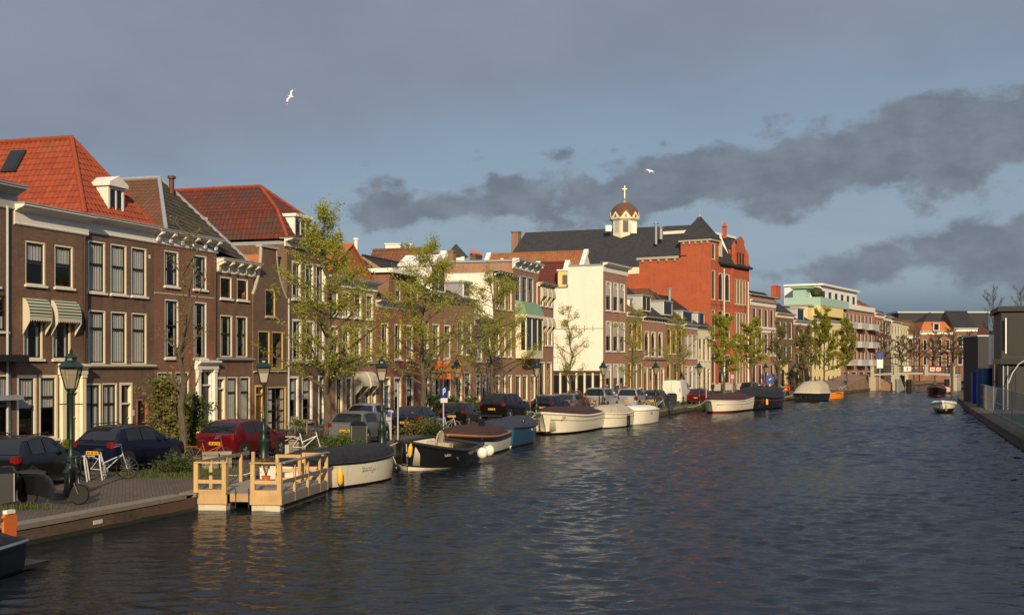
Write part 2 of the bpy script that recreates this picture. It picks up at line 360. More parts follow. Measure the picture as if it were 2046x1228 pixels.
# water
t = NT('water'); o = t.n('ShaderNodeTexCoord').outputs['Object']
def wv(rot, sx, sy, sc, det, rough=0.5, dist=0.0):
    mp = t.n('ShaderNodeMapping'); mp.inputs['Rotation'].default_value = (0, 0, R(rot)); mp.inputs['Scale'].default_value = (sx, sy, 1); t.l(o, mp.inputs[0])
    n = t.n('ShaderNodeTexNoise'); t.l(mp.outputs[0], n.inputs['Vector']); n.inputs['Scale'].default_value = sc; n.inputs['Detail'].default_value = det; n.inputs['Roughness'].default_value = rough; n.inputs['Distortion'].default_value = dist
    return n.outputs[0]
h2 = wv(-12, 0.7, 1.0, 7.0, 3, 0.55, 0.4); h3 = wv(30, 0.3, 0.5, 0.35, 2)
hh = t.math('MULTIPLY', t.math('MULTIPLY', h2, 0.03), t.math('MULTIPLY_ADD', h3, 1.2, 0.3))
bp = t.n('ShaderNodeBump'); t.l(hh, bp.inputs['Height']); bp.inputs['Strength'].default_value = 1.0; bp.inputs['Distance'].default_value = 0.5
gl = t.n('ShaderNodeBsdfGlossy'); gl.inputs['Roughness'].default_value = 0.035; gl.inputs['Color'].default_value = (0.86, 0.90, 0.96, 1); t.l(bp.outputs[0], gl.inputs['Normal'])
df = t.n('ShaderNodeBsdfDiffuse'); df.inputs['Color'].default_value = (0.012, 0.015, 0.018, 1)
fr = t.n('ShaderNodeFresnel'); fr.inputs['IOR'].default_value = 1.33; t.l(bp.outputs[0], fr.inputs['Normal'])
mx = t.n('ShaderNodeMixShader'); t.l(t.math('MULTIPLY', fr.outputs[0], 0.66), mx.inputs[0]); t.l(df.outputs[0], mx.inputs[1]); t.l(gl.outputs[0], mx.inputs[2]); t.l(mx.outputs[0], t.o.inputs['Surface'])
t.t.nodes.remove(t.p); reg('water', t.m)
# ------------------------------------------------------------------ mesh helpers
class MB:
    def __init__(s): s.v = []; s.f = []; s.tv = []; s.sm = None
    def face(s, pts, tv=0.5):
        b = len(s.v); s.v.extend([tuple(p) for p in pts]); s.f.append(tuple(range(b, b + len(pts)))); s.tv.append(tv)
    def quad(s, a, b, c, d): s.face((a, b, c, d))
    def box(s, x0, x1, y0, y1, z0, z1, tv=0.5):
        b = len(s.v)
        s.v += [(x0, y0, z0), (x1, y0, z0), (x1, y1, z0), (x0, y1, z0), (x0, y0, z1), (x1, y0, z1), (x1, y1, z1), (x0, y1, z1)]
        for q in ((0, 3, 2, 1), (4, 5, 6, 7), (0, 1, 5, 4), (1, 2, 6, 5), (2, 3, 7, 6), (3, 0, 4, 7)): s.f.append(tuple(b + i for i in q)); s.tv.append(tv)
        return s
    def obox(s, c, ax, ay, az, hx, hy, hz):
        """oriented box: centre, three unit axes, half sizes"""
        c, ax, ay, az = Vector(c), Vector(ax), Vector(ay), Vector(az); b = len(s.v)
        for k in ((-1, -1, -1), (1, -1, -1), (1, 1, -1), (-1, 1, -1), (-1, -1, 1), (1, -1, 1), (1, 1, 1), (-1, 1, 1)):
            s.v.append(tuple(c + ax * hx * k[0] + ay * hy * k[1] + az * hz * k[2]))
        for q in ((0, 3, 2, 1), (4, 5, 6, 7), (0, 1, 5, 4), (1, 2, 6, 5), (2, 3, 7, 6), (3, 0, 4, 7)): s.f.append(tuple(b + i for i in q)); s.tv.append(0.5)
        return s
    def bar(s, p, q, hw, hh=None, up=(0, 0, 1)):
        p, q = Vector(p), Vector(q); d = q - p; L = d.length
        if L < 1e-6: return s
        d /= L; u = Vector(up)
        if abs(d.dot(u)) > 0.98: u = Vector((1, 0, 0))
        sx = d.cross(u).normalized(); sz = sx.cross(d).normalized()
        return s.obox((p + q) / 2, d, sx, sz, L / 2, hw, hh or hw)
    def extrude_x(s, prof, x0, x1, cap=True):
        """profile of (y, z) points, counter-clockwise seen from -x, swept from x0 to x1"""
        n = len(prof); b = len(s.v)
        s.v += [(x0, y, z) for y, z in prof] + [(x1, y, z) for y, z in prof]
        for i in range(n):
            j = (i + 1) % n; s.f.append((b + i, b + n + i, b + n + j, b + j)); s.tv.append(0.5)
        if cap: s.f.append(tuple(b + i for i in range(n))); s.f.append(tuple(b + n + i for i in reversed(range(n)))); s.tv += [0.5, 0.5]
        return s
    def tube(s, path, rad, n=6, cap=True, close=False):
        path = [Vector(p) for p in path]; m = len(path)
        if not isinstance(rad, (list, tuple)): rad = [rad] * m
        b = len(s.v); prev = None
        for i in range(m):
            if close: d = path[(i + 1) % m] - path[i - 1]
            else: d = path[min(i + 1, m - 1)] - path[max(i - 1, 0)]
            if d.length < 1e-9: d = Vector((0, 0, 1))
            d.normalize()
            if prev is None:
                u = Vector((1, 0, 0)) if abs(d.x) < 0.8 else Vector((0, 1, 0)); u = (u - d * u.dot(d)).normalized()
            else:
                u = prev - d * prev.dot(d)
                u = u.normalized() if u.length > 1e-6 else Vector((1, 0, 0))
            prev = u; w = d.cross(u)
            for k in range(n):
                a = 2 * math.pi * k / n; s.v.append(tuple(path[i] + (u * math.cos(a) + w * math.sin(a)) * rad[i]))
        for i in range(m if close else m - 1):
            i2 = (i + 1) % m
            for k in range(n):
                k2 = (k + 1) % n; s.f.append((b + i * n + k, b + i * n + k2, b + i2 * n + k2, b + i2 * n + k)); s.tv.append(0.5)
        if cap and not close:
            s.f.append(tuple(b + k for k in reversed(range(n)))); s.f.append(tuple(b + (m - 1) * n + k for k in range(n))); s.tv += [0.5, 0.5]
        return s
    def lathe(s, prof, n=12, c=(0, 0, 0), axis='z', a0=0.0):
        b = len(s.v); m = len(prof)
        for r, h in prof:
            for k in range(n):
                a = a0 + 2 * math.pi * k / n; x, y = r * math.cos(a), r * math.sin(a)
                p = {'z': (x, y, h), 'y': (x, h, y), 'x': (h, x, y)}[axis]; s.v.append((p[0] + c[0], p[1] + c[1], p[2] + c[2]))
        for i in range(m - 1):
            for k in range(n):
                k2 = (k + 1) % n; s.f.append((b + i * n + k, b + i * n + k2, b + (i + 1) * n + k2, b + (i + 1) * n + k)); s.tv.append(0.5)
        s.f.append(tuple(b + k for k in reversed(range(n)))); s.f.append(tuple(b + (m - 1) * n + k for k in range(n))); s.tv += [0.5, 0.5]
        return s
    def ball(s, c, r, n=10, m=6, sq=(1, 1, 1)):
        prof = [(max(1e-4, math.sin(math.pi * i / m)) , -math.cos(math.pi * i / m)) for i in range(m + 1)]
        b = len(s.v); s.lathe(prof, n)
        for i in range(b, len(s.v)): p = s.v[i]; s.v[i] = (c[0] + p[0] * r * sq[0], c[1] + p[1] * r * sq[1], c[2] + p[2] * r * sq[2])
        return s
    def loft(s, rings, close=False, cap=True, tv=0.5):
        """rings: lists of equal length; close joins last point of a ring to its first"""
        n = len(rings[0]); b = len(s.v)
        for r in rings: s.v += [tuple(p) for p in r]
        for i in range(len(rings) - 1):
            for k in range(n if close else n - 1):
                k2 = (k + 1) % n; s.f.append((b + i * n + k, b + i * n + k2, b + (i + 1) * n + k2, b + (i + 1) * n + k)); s.tv.append(tv)
        if cap and close:
            s.f.append(tuple(b + k for k in reversed(range(n)))); s.f.append(tuple(b + (len(rings) - 1) * n + k for k in range(n))); s.tv += [tv, tv]
        return s
    def mesh(s, name, mat, smooth=False):
        me = bpy.data.meshes.new(name); me.from_pydata(s.v, [], s.f); me.validate(); 
        if len(me.polygons) == len(s.tv):
            a = me.attributes.new('tv', 'FLOAT', 'FACE'); a.data.foreach_set('value', s.tv)
        me.materials.append(MATS[mat] if isinstance(mat, str) else mat)
        if smooth:
            me.polygons.foreach_set('use_smooth', [True] * len(me.polygons))
            if smooth != 'all':
                try: me.set_sharp_from_angle(angle=R(smooth if smooth is not True else 40))
                except Exception: pass
        me.update(); return me
    def build(s, name, mat, parent=None, smooth=False, loc=None):
        return inst(name, s.mesh(name, mat, smooth), parent, loc)
def inst(name, me, parent=None, loc=None, rot=None):
    o = bpy.data.objects.new(name, me); COL.objects.link(o)
    if parent: o.parent = parent
    if loc: o.location = loc
    if rot: o.rotation_euler = rot
    return o
def tag(o, label, cat, group=None, kind=None):
    o['label'] = label; o['category'] = cat
    if group: o['group'] = group
    if kind: o['kind'] = kind
    return o
def thing(name, label, cat, loc=(0, 0, 0), rotz=0.0, group=None):
    o = bpy.data.objects.new(name, None); COL.objects.link(o); o.location = loc; o.rotation_euler = (0, 0, rotz); o.empty_display_size = 0.2
    return tag(o, label, cat, group)
def struct(o): o['kind'] = 'structure'; return o

# ------------------------------------------------------------------ the plan of the place (metres)
ST = 0.45                                           # street level above the water
class Poly:
    def __init__(s, pts): s.p = [Vector(p) for p in pts]
    def off(s, d):
        """shifted d metres to the left of its direction (towards the houses)"""
        out = []
        for i, p in enumerate(s.p):
            a = (s.p[i] - s.p[i - 1]).normalized() if i > 0 else None
            b = (s.p[i + 1] - s.p[i]).normalized() if i < len(s.p) - 1 else None
            t = ((a or b) + (b or a)).normalized(); out.append(p + Vector((-t.y, t.x)) * d)
        return Poly(out)
    def hit(s, px):
        k = (px - CX) / F
        best = None
        for i in range(len(s.p) - 1):
            a, b = s.p[i], s.p[i + 1]; d = b - a; den = d.x - k * d.y
            if abs(den) < 1e-9: continue
            t = (k * a.y - a.x) / den
            if -1e-6 <= t <= 1 + 1e-6 or (i == 0 and t < 0 and best is None) or (i == len(s.p) - 2 and t > 1):
                q = a + d * t
                if q.y > 1: return q, math.atan2(d.y, d.x)
        raise ValueError(px)
def gnd(px, py, z=ST):
    Y = F * (CZ - z) / (py - HOR); return Vector(((px - CX) / F * Y, Y))
def zat(py, Y): return CZ + (HOR - py) / F * Y
QUAY = Poly([(-20.0, -2.0), (-10.95, 27.2), (-8.75, 34.4), (-8.2, 40.0), (-5.1, 48.5), (-1.3, 64.0), (1.2, 74.0), (11.4, 98.3), (18.7, 120.0), (34.5, 152.5), (47.7, 183), (63.0, 217), (82, 262), (104, 306), (132, 352)])
FAC = Poly([(-34.46 + 0.32 * 20, 20), (10.15, 139.4), (28.6, 180.0), (36.6, 192.8), (75.7, 262.0), (96.0, 303.0), (112, 338)])
RQUAY = Poly([(3.0, -8.0), (24.2, 59.0), (38.9, 106.0), (52, 146), (74.5, 206), (78, 217), (98, 262), (121, 306), (150, 352)])

def sheet(name, poly_a, poly_b, z, mat, zb=None):
    m = MB()
    for i in range(len(poly_a) - 1):
        a, b, c, d = poly_a[i], poly_a[i + 1], poly_b[i + 1], poly_b[i]
        m.face([(a[0], a[1], z), (b[0], b[1], z), (c[0], c[1], zb or z), (d[0], d[1], zb or z)])
    return struct(m.build(name, mat))
# water: one sheet reaching the horizon
m = MB(); m.face([(-3000, -200, -0.06), (3000, -200, -0.06), (3000, 5000, -0.06), (-3000, 5000, -0.06)]); struct(m.build('water', 'water'))
import numpy as np
def poly_x(poly, y):
    return np.interp(y, [p.y for p in poly.p], [p.x for p in poly.p])
def wavelets(n, l0, l1, rms, seed):
    r = np.random.RandomState(seed); lam = np.exp(r.uniform(np.log(l0), np.log(l1), n)); th = r.normal(np.radians(80), np.radians(42), n); k = 2 * np.pi / lam
    return k * np.cos(th), k * np.sin(th), rms * np.sqrt(2.0 / n) / k, r.uniform(0, 6.28, n)
def wave_sheet(name, y0, y1, dy, dx, waves, pad_l, pad_r):
    ny = int((y1 - y0) / dy) + 1; Y = np.linspace(y0, y1, ny); wmax = np.max(np.minimum(poly_x(RQUAY, Y), 0.46 * Y + 3) + pad_r - (np.maximum(poly_x(QUAY, Y), -0.46 * Y - 3) - pad_l)); nx = int(wmax / dx) + 1
    xl = np.maximum(poly_x(QUAY, Y), -0.46 * Y - 3) - pad_l; xr = np.minimum(poly_x(RQUAY, Y), 0.46 * Y + 3) + pad_r; U = np.linspace(0, 1, nx); X = xl[:, None] + (xr - xl)[:, None] * U[None, :]; YY = np.repeat(Y[:, None], nx, 1)
    Z = np.zeros_like(X)
    for kx, ky, a, ph in zip(*waves): Z += a * np.sin(kx * X + ky * YY + ph)
    gust = 0.80 + 0.30 * np.sin(X * .21 + YY * .09 + 1.3) * np.sin(YY * .13 - X * .11 + .5) + 0.18 * np.sin(X * .55 - YY * .31)
    lee = np.clip((X - poly_x(QUAY, Y)[:, None]) / 11.0, 0, 1) * .55 + .45
    Z *= gust * lee
    Z -= 0.07 * np.clip((YY - (y1 - .9)) / .9, 0, 1) * (y1 < 200) + 0.07 * np.clip(((y0 + .9) - YY) / .9, 0, 1) * (y0 > 20)
    co = np.stack([X, YY, Z], -1).reshape(-1, 3); idx = np.arange(ny * nx).reshape(ny, nx); q = np.stack([idx[:-1, :-1], idx[:-1, 1:], idx[1:, 1:], idx[1:, :-1]], -1).reshape(-1, 4)
    me = bpy.data.meshes.new(name); me.vertices.add(len(co)); me.vertices.foreach_set('co', co.ravel()); me.loops.add(q.size); me.loops.foreach_set('vertex_index', q.ravel().astype(np.int32)); me.polygons.add(len(q)); me.polygons.foreach_set('loop_start', np.arange(0, q.size, 4, dtype=np.int32)); me.polygons.foreach_set('use_smooth', np.ones(len(q), bool)); me.update(calc_edges=True); me.materials.append(MATS['water'])
    return struct(inst(name, me))
wave_sheet('canal_water', 14.0, 48.9, 0.07, 0.09, wavelets(60, .28, 1.25, .155, 5), 1.0, 0.5)
wave_sheet('canal_water', 47.6, 112.9, 0.125, 0.16, wavelets(54, .48, 1.4, .15, 7), 1.0, 0.5)
wave_sheet('canal_water', 111.6, 262.0, 0.30, 0.26, wavelets(44, 1.1, 2.2, .14, 6), 1.0, 1.0)
# land either side
qp = [tuple(p) for p in QUAY.p]
far_l = [(-2500, y) for y in (-2, 27, 34, 40, 49, 64, 74, 98, 120, 152, 183, 217, 262, 306)] + [(-2500, 4000)]
sheet('ground', qp, far_l, ST, 'pavers')
rq = [tuple(p) for p in RQUAY.p]
far_r = [(2600, y) for y in (-8, 59, 106, 146, 206, 217, 262, 306)] + [(2600, 900)]
sheet('ground_right_bank', rq, far_r, ST + 0.004, 'land')
m = MB(); m.face([(128, 349, ST + 0.002), (152, 349, ST + 0.002), (2600, 900, ST + 0.002), (2600, 4500, ST + 0.002), (-2500, 4500, ST + 0.002)]); struct(m.build('ground_far', 'land'))
# road, sidewalk with a kerb along the houses
qo = QUAY.off(7.0); fo = FAC.off(-2.6)
def resample(poly, n, ys):
    out = []
    for y in ys:
        for i in range(len(poly.p) - 1):
            a, b = poly.p[i], poly.p[i + 1]
            if a.y <= y <= b.y or i == len(poly.p) - 2 or (i == 0 and y < a.y):
                t = (y - a.y) / (b.y - a.y); out.append((a.x + (b.x - a.x) * t, y)); break
    return out
ys = [20, 30, 40, 50, 60, 70, 80, 90, 100, 110, 120, 130, 140, 150, 160, 170, 180, 190, 200, 215, 230, 245, 262, 280, 300]
pa = resample(qo, 0, ys); pb = resample(fo, 0, ys); pc = resample(FAC.off(0.6), 0, ys)
pa = [(min(a[0], b[0] + 30), a[1]) for a, b in zip(pa, pb)]
sheet('road', pa, pb, ST + 0.004, 'road')
m = MB()
for i in range(len(ys) - 1):
    a, b, c, d = pb[i], pb[i + 1], pc[i + 1], pc[i]; zs = ST + 0.10
    m.face([(*a, zs), (*b, zs), (*c, zs), (*d, zs)]); m.face([(*a, ST), (*b, ST), (*b, zs), (*a, zs)])
struct(m.build('sidewalk', 'sidewalk'))

def quay_wall(name, poly, i0, i1, side, mat, topw=0.42, h=ST + 0.03, stones=True, label=None):
    root = thing(name, label, 'quay wall')
    m = MB(); P = poly.p[i0:i1 + 1]
    for a, b in zip(P[:-1], P[1:]):
        t = (b - a).normalized(); n = Vector((-t.y, t.x)) * side
        o = a - n * 0.03; o2 = b - n * 0.03
        m.face([(o.x, o.y, -0.4), (o2.x, o2.y, -0.4), (o2.x, o2.y, h - 0.09), (o.x, o.y, h - 0.09)])
    m.build('brick_face', mat, root)
    g = MB(); rq = random.Random(3)
    for a, b in zip(P[:-1], P[1:]):
        t = (b - a).normalized(); n = Vector((-t.y, t.x)) * side; k = max(1, int((b - a).length / .6))
        for i in range(k):
            o, o2 = a.lerp(b, i / k) - n * 0.036, a.lerp(b, (i + 1) / k) - n * 0.036; z1, z2 = .09 + rq.uniform(-.02, .05), .09 + rq.uniform(-.02, .05)
            if i: z1 = zl
            zl = z2; g.face([(o.x, o.y, -0.4), (o2.x, o2.y, -0.4), (o2.x, o2.y, z2), (o.x, o.y, z1)])
    g.build('algae_band', 'algae', root)
    if stones:
        L = 1.18; me = MB().box(0.006, L - 0.006, -0.06, topw, h - 0.10, h + 0.012).mesh('coping_stone', 'coping')
        long = MB()
        for a, b in zip(P[:-1], P[1:]):
            d = b - a; k = int(d.length / L); ang = math.atan2(d.y, d.x)
            for j in range(k):
                p = a + d * (j * L / d.length)
                if 24 < p.y < 120 and side > 0:
                    o = inst('coping_stone', me, root, (p.x, p.y, random.uniform(-0.006, 0.006)), (random.uniform(-.004, .004), 0, ang + random.uniform(-.004, .004)))
                else:
                    n = Vector((-d.y, d.x)).normalized() * side; t = d.normalized()
                    c = p + t * (L / 2) + n * (topw / 2 - 0.03); long.obox((c.x, c.y, h - 0.044), (t.x, t.y, 0), (n.x, n.y, 0), (0, 0, 1), L / 2 - 0.006, topw / 2 + 0.03, 0.056)
        if long.v:
            o = long.build('coping', 'coping' if side > 0 else 'brick_quay', root); o['kind'] = 'stuff'
    return root
quay_wall('quay_wall', QUAY, 0, 11, 1, 'brick_quay', label='low brown brick quay wall with stone coping along the left bank')
quay_wall('quay_wall', RQUAY, 0, 4, -1, 'brick_quay', label='dark brick quay wall below the mesh fence on the right bank')
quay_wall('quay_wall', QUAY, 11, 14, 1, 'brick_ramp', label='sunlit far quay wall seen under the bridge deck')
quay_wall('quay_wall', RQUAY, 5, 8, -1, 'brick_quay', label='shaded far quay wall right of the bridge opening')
# small stone name plaque set in the near quay wall
q, a = QUAY.hit(193); t_ = Vector((math.cos(a), math.sin(a))); 
o = MB().box(-0.18, 0.18, -0.045, -0.032, 0.17, 0.27).build('stone_plaque', 'stone_light', None); o.location = (q.x, q.y, 0); o.rotation_euler = (0, 0, a)
tag(o, 'small pale stone plaque set in the near quay wall', 'plaque')
# ------------------------------------------------------------------ houses
WCACHE = {}
def cached(key, fn):
    if key not in WCACHE: WCACHE[key] = fn()
    return WCACHE[key]
def q5(v): return round(v / 0.05) * 0.05
CURT = random.Random(3)
def window(parent, x, z, w, h, style='sash', frame='cream', sash='sash_dark', sill='white', far=False, fw=0.07, depth=0.13, curt=None, arch=False, y0=0.0):
    """a box frame with sashes, panes, sill and curtain; origin at the opening's lower left corner on the wall face"""
    key = (round(w, 3), round(h, 3), frame, fw, depth, arch)
    def mk():
        m = MB(); a, b = 0.012, depth
        m.box(0, fw, a, b, 0, h); m.box(w - fw, w, a, b, 0, h); m.box(fw, w - fw, a, b, h - fw, h); m.box(fw, w - fw, a, b, 0, fw * 0.7)
        if arch:
            r = (w - 2 * fw) / 2; n = 7
            for i in range(n):
                a0, a1 = math.pi * i / n, math.pi * (i + 1) / n
                p0 = (w / 2 - r * math.cos(a0), h - fw - r + r * math.sin(a0)); p1 = (w / 2 - r * math.cos(a1), h - fw - r + r * math.sin(a1))
                m.face([(p0[0], a + .02, p0[1]), (p0[0], a + .02, h - fw), (p1[0], a + .02, h - fw), (p1[0], a + .02, p1[1])][::-1])
                m.face([(p0[0], a + .02, p0[1]), (p1[0], a + .02, p1[1]), (p1[0], b, p1[1]), (p0[0], b, p0[1])])
        return m.mesh('window', frame)
    fr = inst('window', cached(('f',) + key, mk), parent, (x, y0, z))
    iw, ih = w - 2 * fw, h - fw * 1.7; zb = fw * 0.7; sw = 0.05
    rail = {'sash': 0.56, 'half': 0.5, 'top': 0.68, 'case': 0.72, 'one': None, 'two': 0.66, 'grid': 0.5}[style]
    def mks():
        m = MB(); y0, y1 = depth - 0.07, depth - 0.02
        m.box(fw, fw + sw, y0, y1, zb, zb + ih); m.box(fw + iw - sw, fw + iw, y0, y1, zb, zb + ih); m.box(fw + sw, fw + iw - sw, y0, y1, zb, zb + sw); m.box(fw + sw, fw + iw - sw, y0, y1, zb + ih - sw, zb + ih)
        if rail: m.box(fw + sw, fw + iw - sw, y0 - 0.015, y1, zb + ih * rail - 0.03, zb + ih * rail + 0.03)
        if style in ('two', 'grid', 'case'): m.box(w / 2 - 0.022, w / 2 + 0.022, y0 + .003, y1, zb + sw, zb + (ih * rail if style == 'case' else ih))
        if style == 'grid':
            for k in (0.25, 0.75): m.box(fw + sw, fw + iw - sw, y0 + .006, y1, zb + ih * k - 0.014, zb + ih * k + 0.014)
        return m.mesh('sash', sash)
    inst('sash', cached(('s', style, sash) + key, mks), fr)
    pm = 'pane_far' if far else 'pane'
    def mkp(z0, z1):
        def f():
            m = MB(); y = depth - 0.046; m.face([(fw + sw, y, z0), (fw + iw - sw, y, z0), (fw + iw - sw, y, z1), (fw + sw, y, z1)]); return m.mesh('pane', pm)
        return f
    if rail:
        zr = zb + ih * rail
        inst('pane', cached(('p0', rail, pm) + key, mkp(zb + sw, zr - 0.03)), fr); inst('pane', cached(('p1', rail, pm) + key, mkp(zr + 0.03, zb + ih - sw)), fr)
    else: inst('pane', cached(('p', pm) + key, mkp(zb + sw, zb + ih - sw)), fr)
    if sill: inst('sill', cached(('si', sill) + key, lambda: MB().box(-0.05, w + 0.05, -0.10, 0.05, -0.09, -0.004).mesh('sill', sill)), fr)
    if not far:
        c = curt if curt is not None else CURT.choice('FFTTSSNH')
        if c != 'N':
            def mkc():
                m = MB(); y = depth + 0.0
                def sheet_(xa, xb, za, zb_):
                    n = max(4, int((xb - xa) / 0.05)); pts = [(xa + (xb - xa) * i / n, y + 0.016 * math.sin(i * 1.9) + 0.008 * math.sin(i * 0.7)) for i in range(n + 1)]
                    for p, q in zip(pts[:-1], pts[1:]): m.face([(p[0], p[1], za), (q[0], q[1], za), (q[0], q[1], zb_), (p[0], p[1], zb_)])
                if c == 'F': sheet_(fw, w - fw, zb + 0.02, h)
                if c == 'T': sheet_(fw, w - fw, zb + ih * 0.5, h)
                if c == 'S': sheet_(fw, fw + iw * 0.34, zb, h); sheet_(w - fw - iw * 0.2, w - fw, zb, h)
                if c == 'H': sheet_(fw, w - fw, zb, zb + ih * 0.4)
                return m.mesh('curtain', 'curtain')
            inst('curtain', cached(('c', c) + key, mkc), fr)
    return fr

def door(parent, x, z, w, h, mat='door_green', frame='cream', transom=0.22, fw=0.11, depth=0.2, far=False):
    d = MB().box(fw, w - fw, depth - 0.07, depth - 0.02, 0.02, h * (1 - transom))
    for k in (0.1, 0.56):
        d.box(w * 0.26, w * 0.74, depth - 0.085, depth - 0.07, h * (1 - transom) * k, h * (1 - transom) * (k + 0.34))
    o = inst('door', d.mesh('door', mat), parent, (x, 0, z))
    m = MB(); a, b = -0.02, depth
    m.box(0, fw, a, b, 0, h); m.box(w - fw, w, a, b, 0, h); m.box(fw, w - fw, a, b, h - fw, h); m.box(fw, w - fw, a + .02, b, h * (1 - transom), h * (1 - transom) + 0.07)
    inst('door_frame', m.mesh('door_frame', frame), o)
    if transom: inst('pane', MB().box(fw, w - fw, depth - 0.05, depth - 0.04, h * (1 - transom) + 0.07, h - fw).mesh('pane', 'pane_far'), o)
    if not far: inst('handle', MB().ball((w * 0.78, depth - 0.12, h * 0.42), 0.035, 8, 5).mesh('handle', 'gilt'), o)
    return o

def grid_wall(m, x0, x1, z0, z1, holes, y=0.0, rev=0.16):
    xs = sorted({x0, x1, *[v for h in holes for v in h[:2] if x0 < v < x1]}); zs = sorted({z0, z1, *[v for h in holes for v in h[2:4] if z0 < v < z1]})
    for i in range(len(xs) - 1):
        for j in range(len(zs) - 1):
            cx, cz = (xs[i] + xs[i + 1]) / 2, (zs[j] + zs[j + 1]) / 2
            if any(h[0] < cx < h[1] and h[2] < cz < h[3] for h in holes): continue
            m.face([(xs[i], y, zs[j]), (xs[i + 1], y, zs[j]), (xs[i + 1], y, zs[j + 1]), (xs[i], y, zs[j + 1])])
    for a, b, c, d in holes:
        r = y + rev
        m.face([(a, y, c), (a, y, d), (a, r, d), (a, r, c)]); m.face([(b, y, d), (b, y, c), (b, r, c), (b, r, d)]); m.face([(a, y, d), (b, y, d), (b, r, d), (a, r, d)]); m.face([(b, y, c), (a, y, c), (a, r, c), (b, r, c)])

def tile_slope(m, A, B, Cp, Dp=None, tw=0.26, rh=0.34, sub=4, amp=0.022, lift=0.03, rnd=None):
    """courses of pantiles over the slope with eave A-B and upper edge D-C (Dp None: a triangle up to Cp)"""
    rnd = rnd or random
    A, B, Cp = Vector(A), Vector(B), Vector(Cp); Dp = Vector(Dp) if Dp is not None else Cp
    s = (B - A).normalized(); n = s.cross(Cp - A).normalized()
    if n.z < 0: n = -n
    t = n.cross(s); t = t if t.z > 0 else -t
    def st(p): v = p - A; return v.dot(s), v.dot(t)
    poly = [st(p) for p in (A, B, Cp, Dp)]
    T = max(p[1] for p in poly)
    def span(tt):
        xs = []
        for i in range(4):
            (s0, t0), (s1, t1) = poly[i], poly[(i + 1) % 4]
            if abs(t1 - t0) < 1e-9: 
                if abs(tt - t0) < 1e-6: xs += [s0, s1]
                continue
            k = (tt - t0) / (t1 - t0)
            if -1e-6 <= k <= 1 + 1e-6: xs.append(s0 + (s1 - s0) * k)
        return (min(xs), max(xs)) if xs else None
    rows = max(1, int(math.ceil(T / rh)))
    for r in range(rows):
        t0, t1 = r * rh, min(T, (r + 1) * rh); a, b = span(t0 + 1e-5), span(t1 - 1e-5)
        if not a or not b: continue
        lo, hi = min(a[0], b[0]), max(a[1], b[1]); c0, c1 = int(math.floor(lo / tw)), int(math.ceil(hi / tw))
        for c in range(c0, c1):
            tv = rnd.random()
            for k in range(sub):
                sa, sb = (c + k / sub) * tw, (c + (k + 1) / sub) * tw
                q0, q1 = min(max(sa, a[0]), a[1]), min(max(sb, a[0]), a[1]); p0, p1 = min(max(sa, b[0]), b[1]), min(max(sb, b[0]), b[1])
                if q1 - q0 < 1e-4 and p1 - p0 < 1e-4: continue
                ha = amp * math.sin(2 * math.pi * k / sub) + amp; hb = amp * math.sin(2 * math.pi * (k + 1) / sub) + amp
                P = lambda ss, tt, hh: A + s * ss + t * tt + n * hh
                m.face([P(q0, t0, ha + lift), P(q1, t0, hb + lift), P(p1, t1, hb + 0.004), P(p0, t1, ha + 0.004)], tv)
                m.face([P(q0, t0, 0), P(q1, t0, 0), P(q1, t0, hb + lift), P(q0, t0, ha + lift)], tv)
def ridge(parent, pts, mat, r=0.11, name='ridge'):
    """a run of half-round ridge tiles along a line"""
    m = MB()
    for a, b in zip(pts[:-1], pts[1:]):
        a, b = Vector(a), Vector(b); L = (b - a).length; k = max(1, int(L / 0.38)); 
        for j in range(k):
            p, q = a + (b - a) * (j / k), a + (b - a) * ((j + 0.97) / k); m.tube([p, q], [r, r * 0.9], 8)
    return m.build(name, mat, parent)

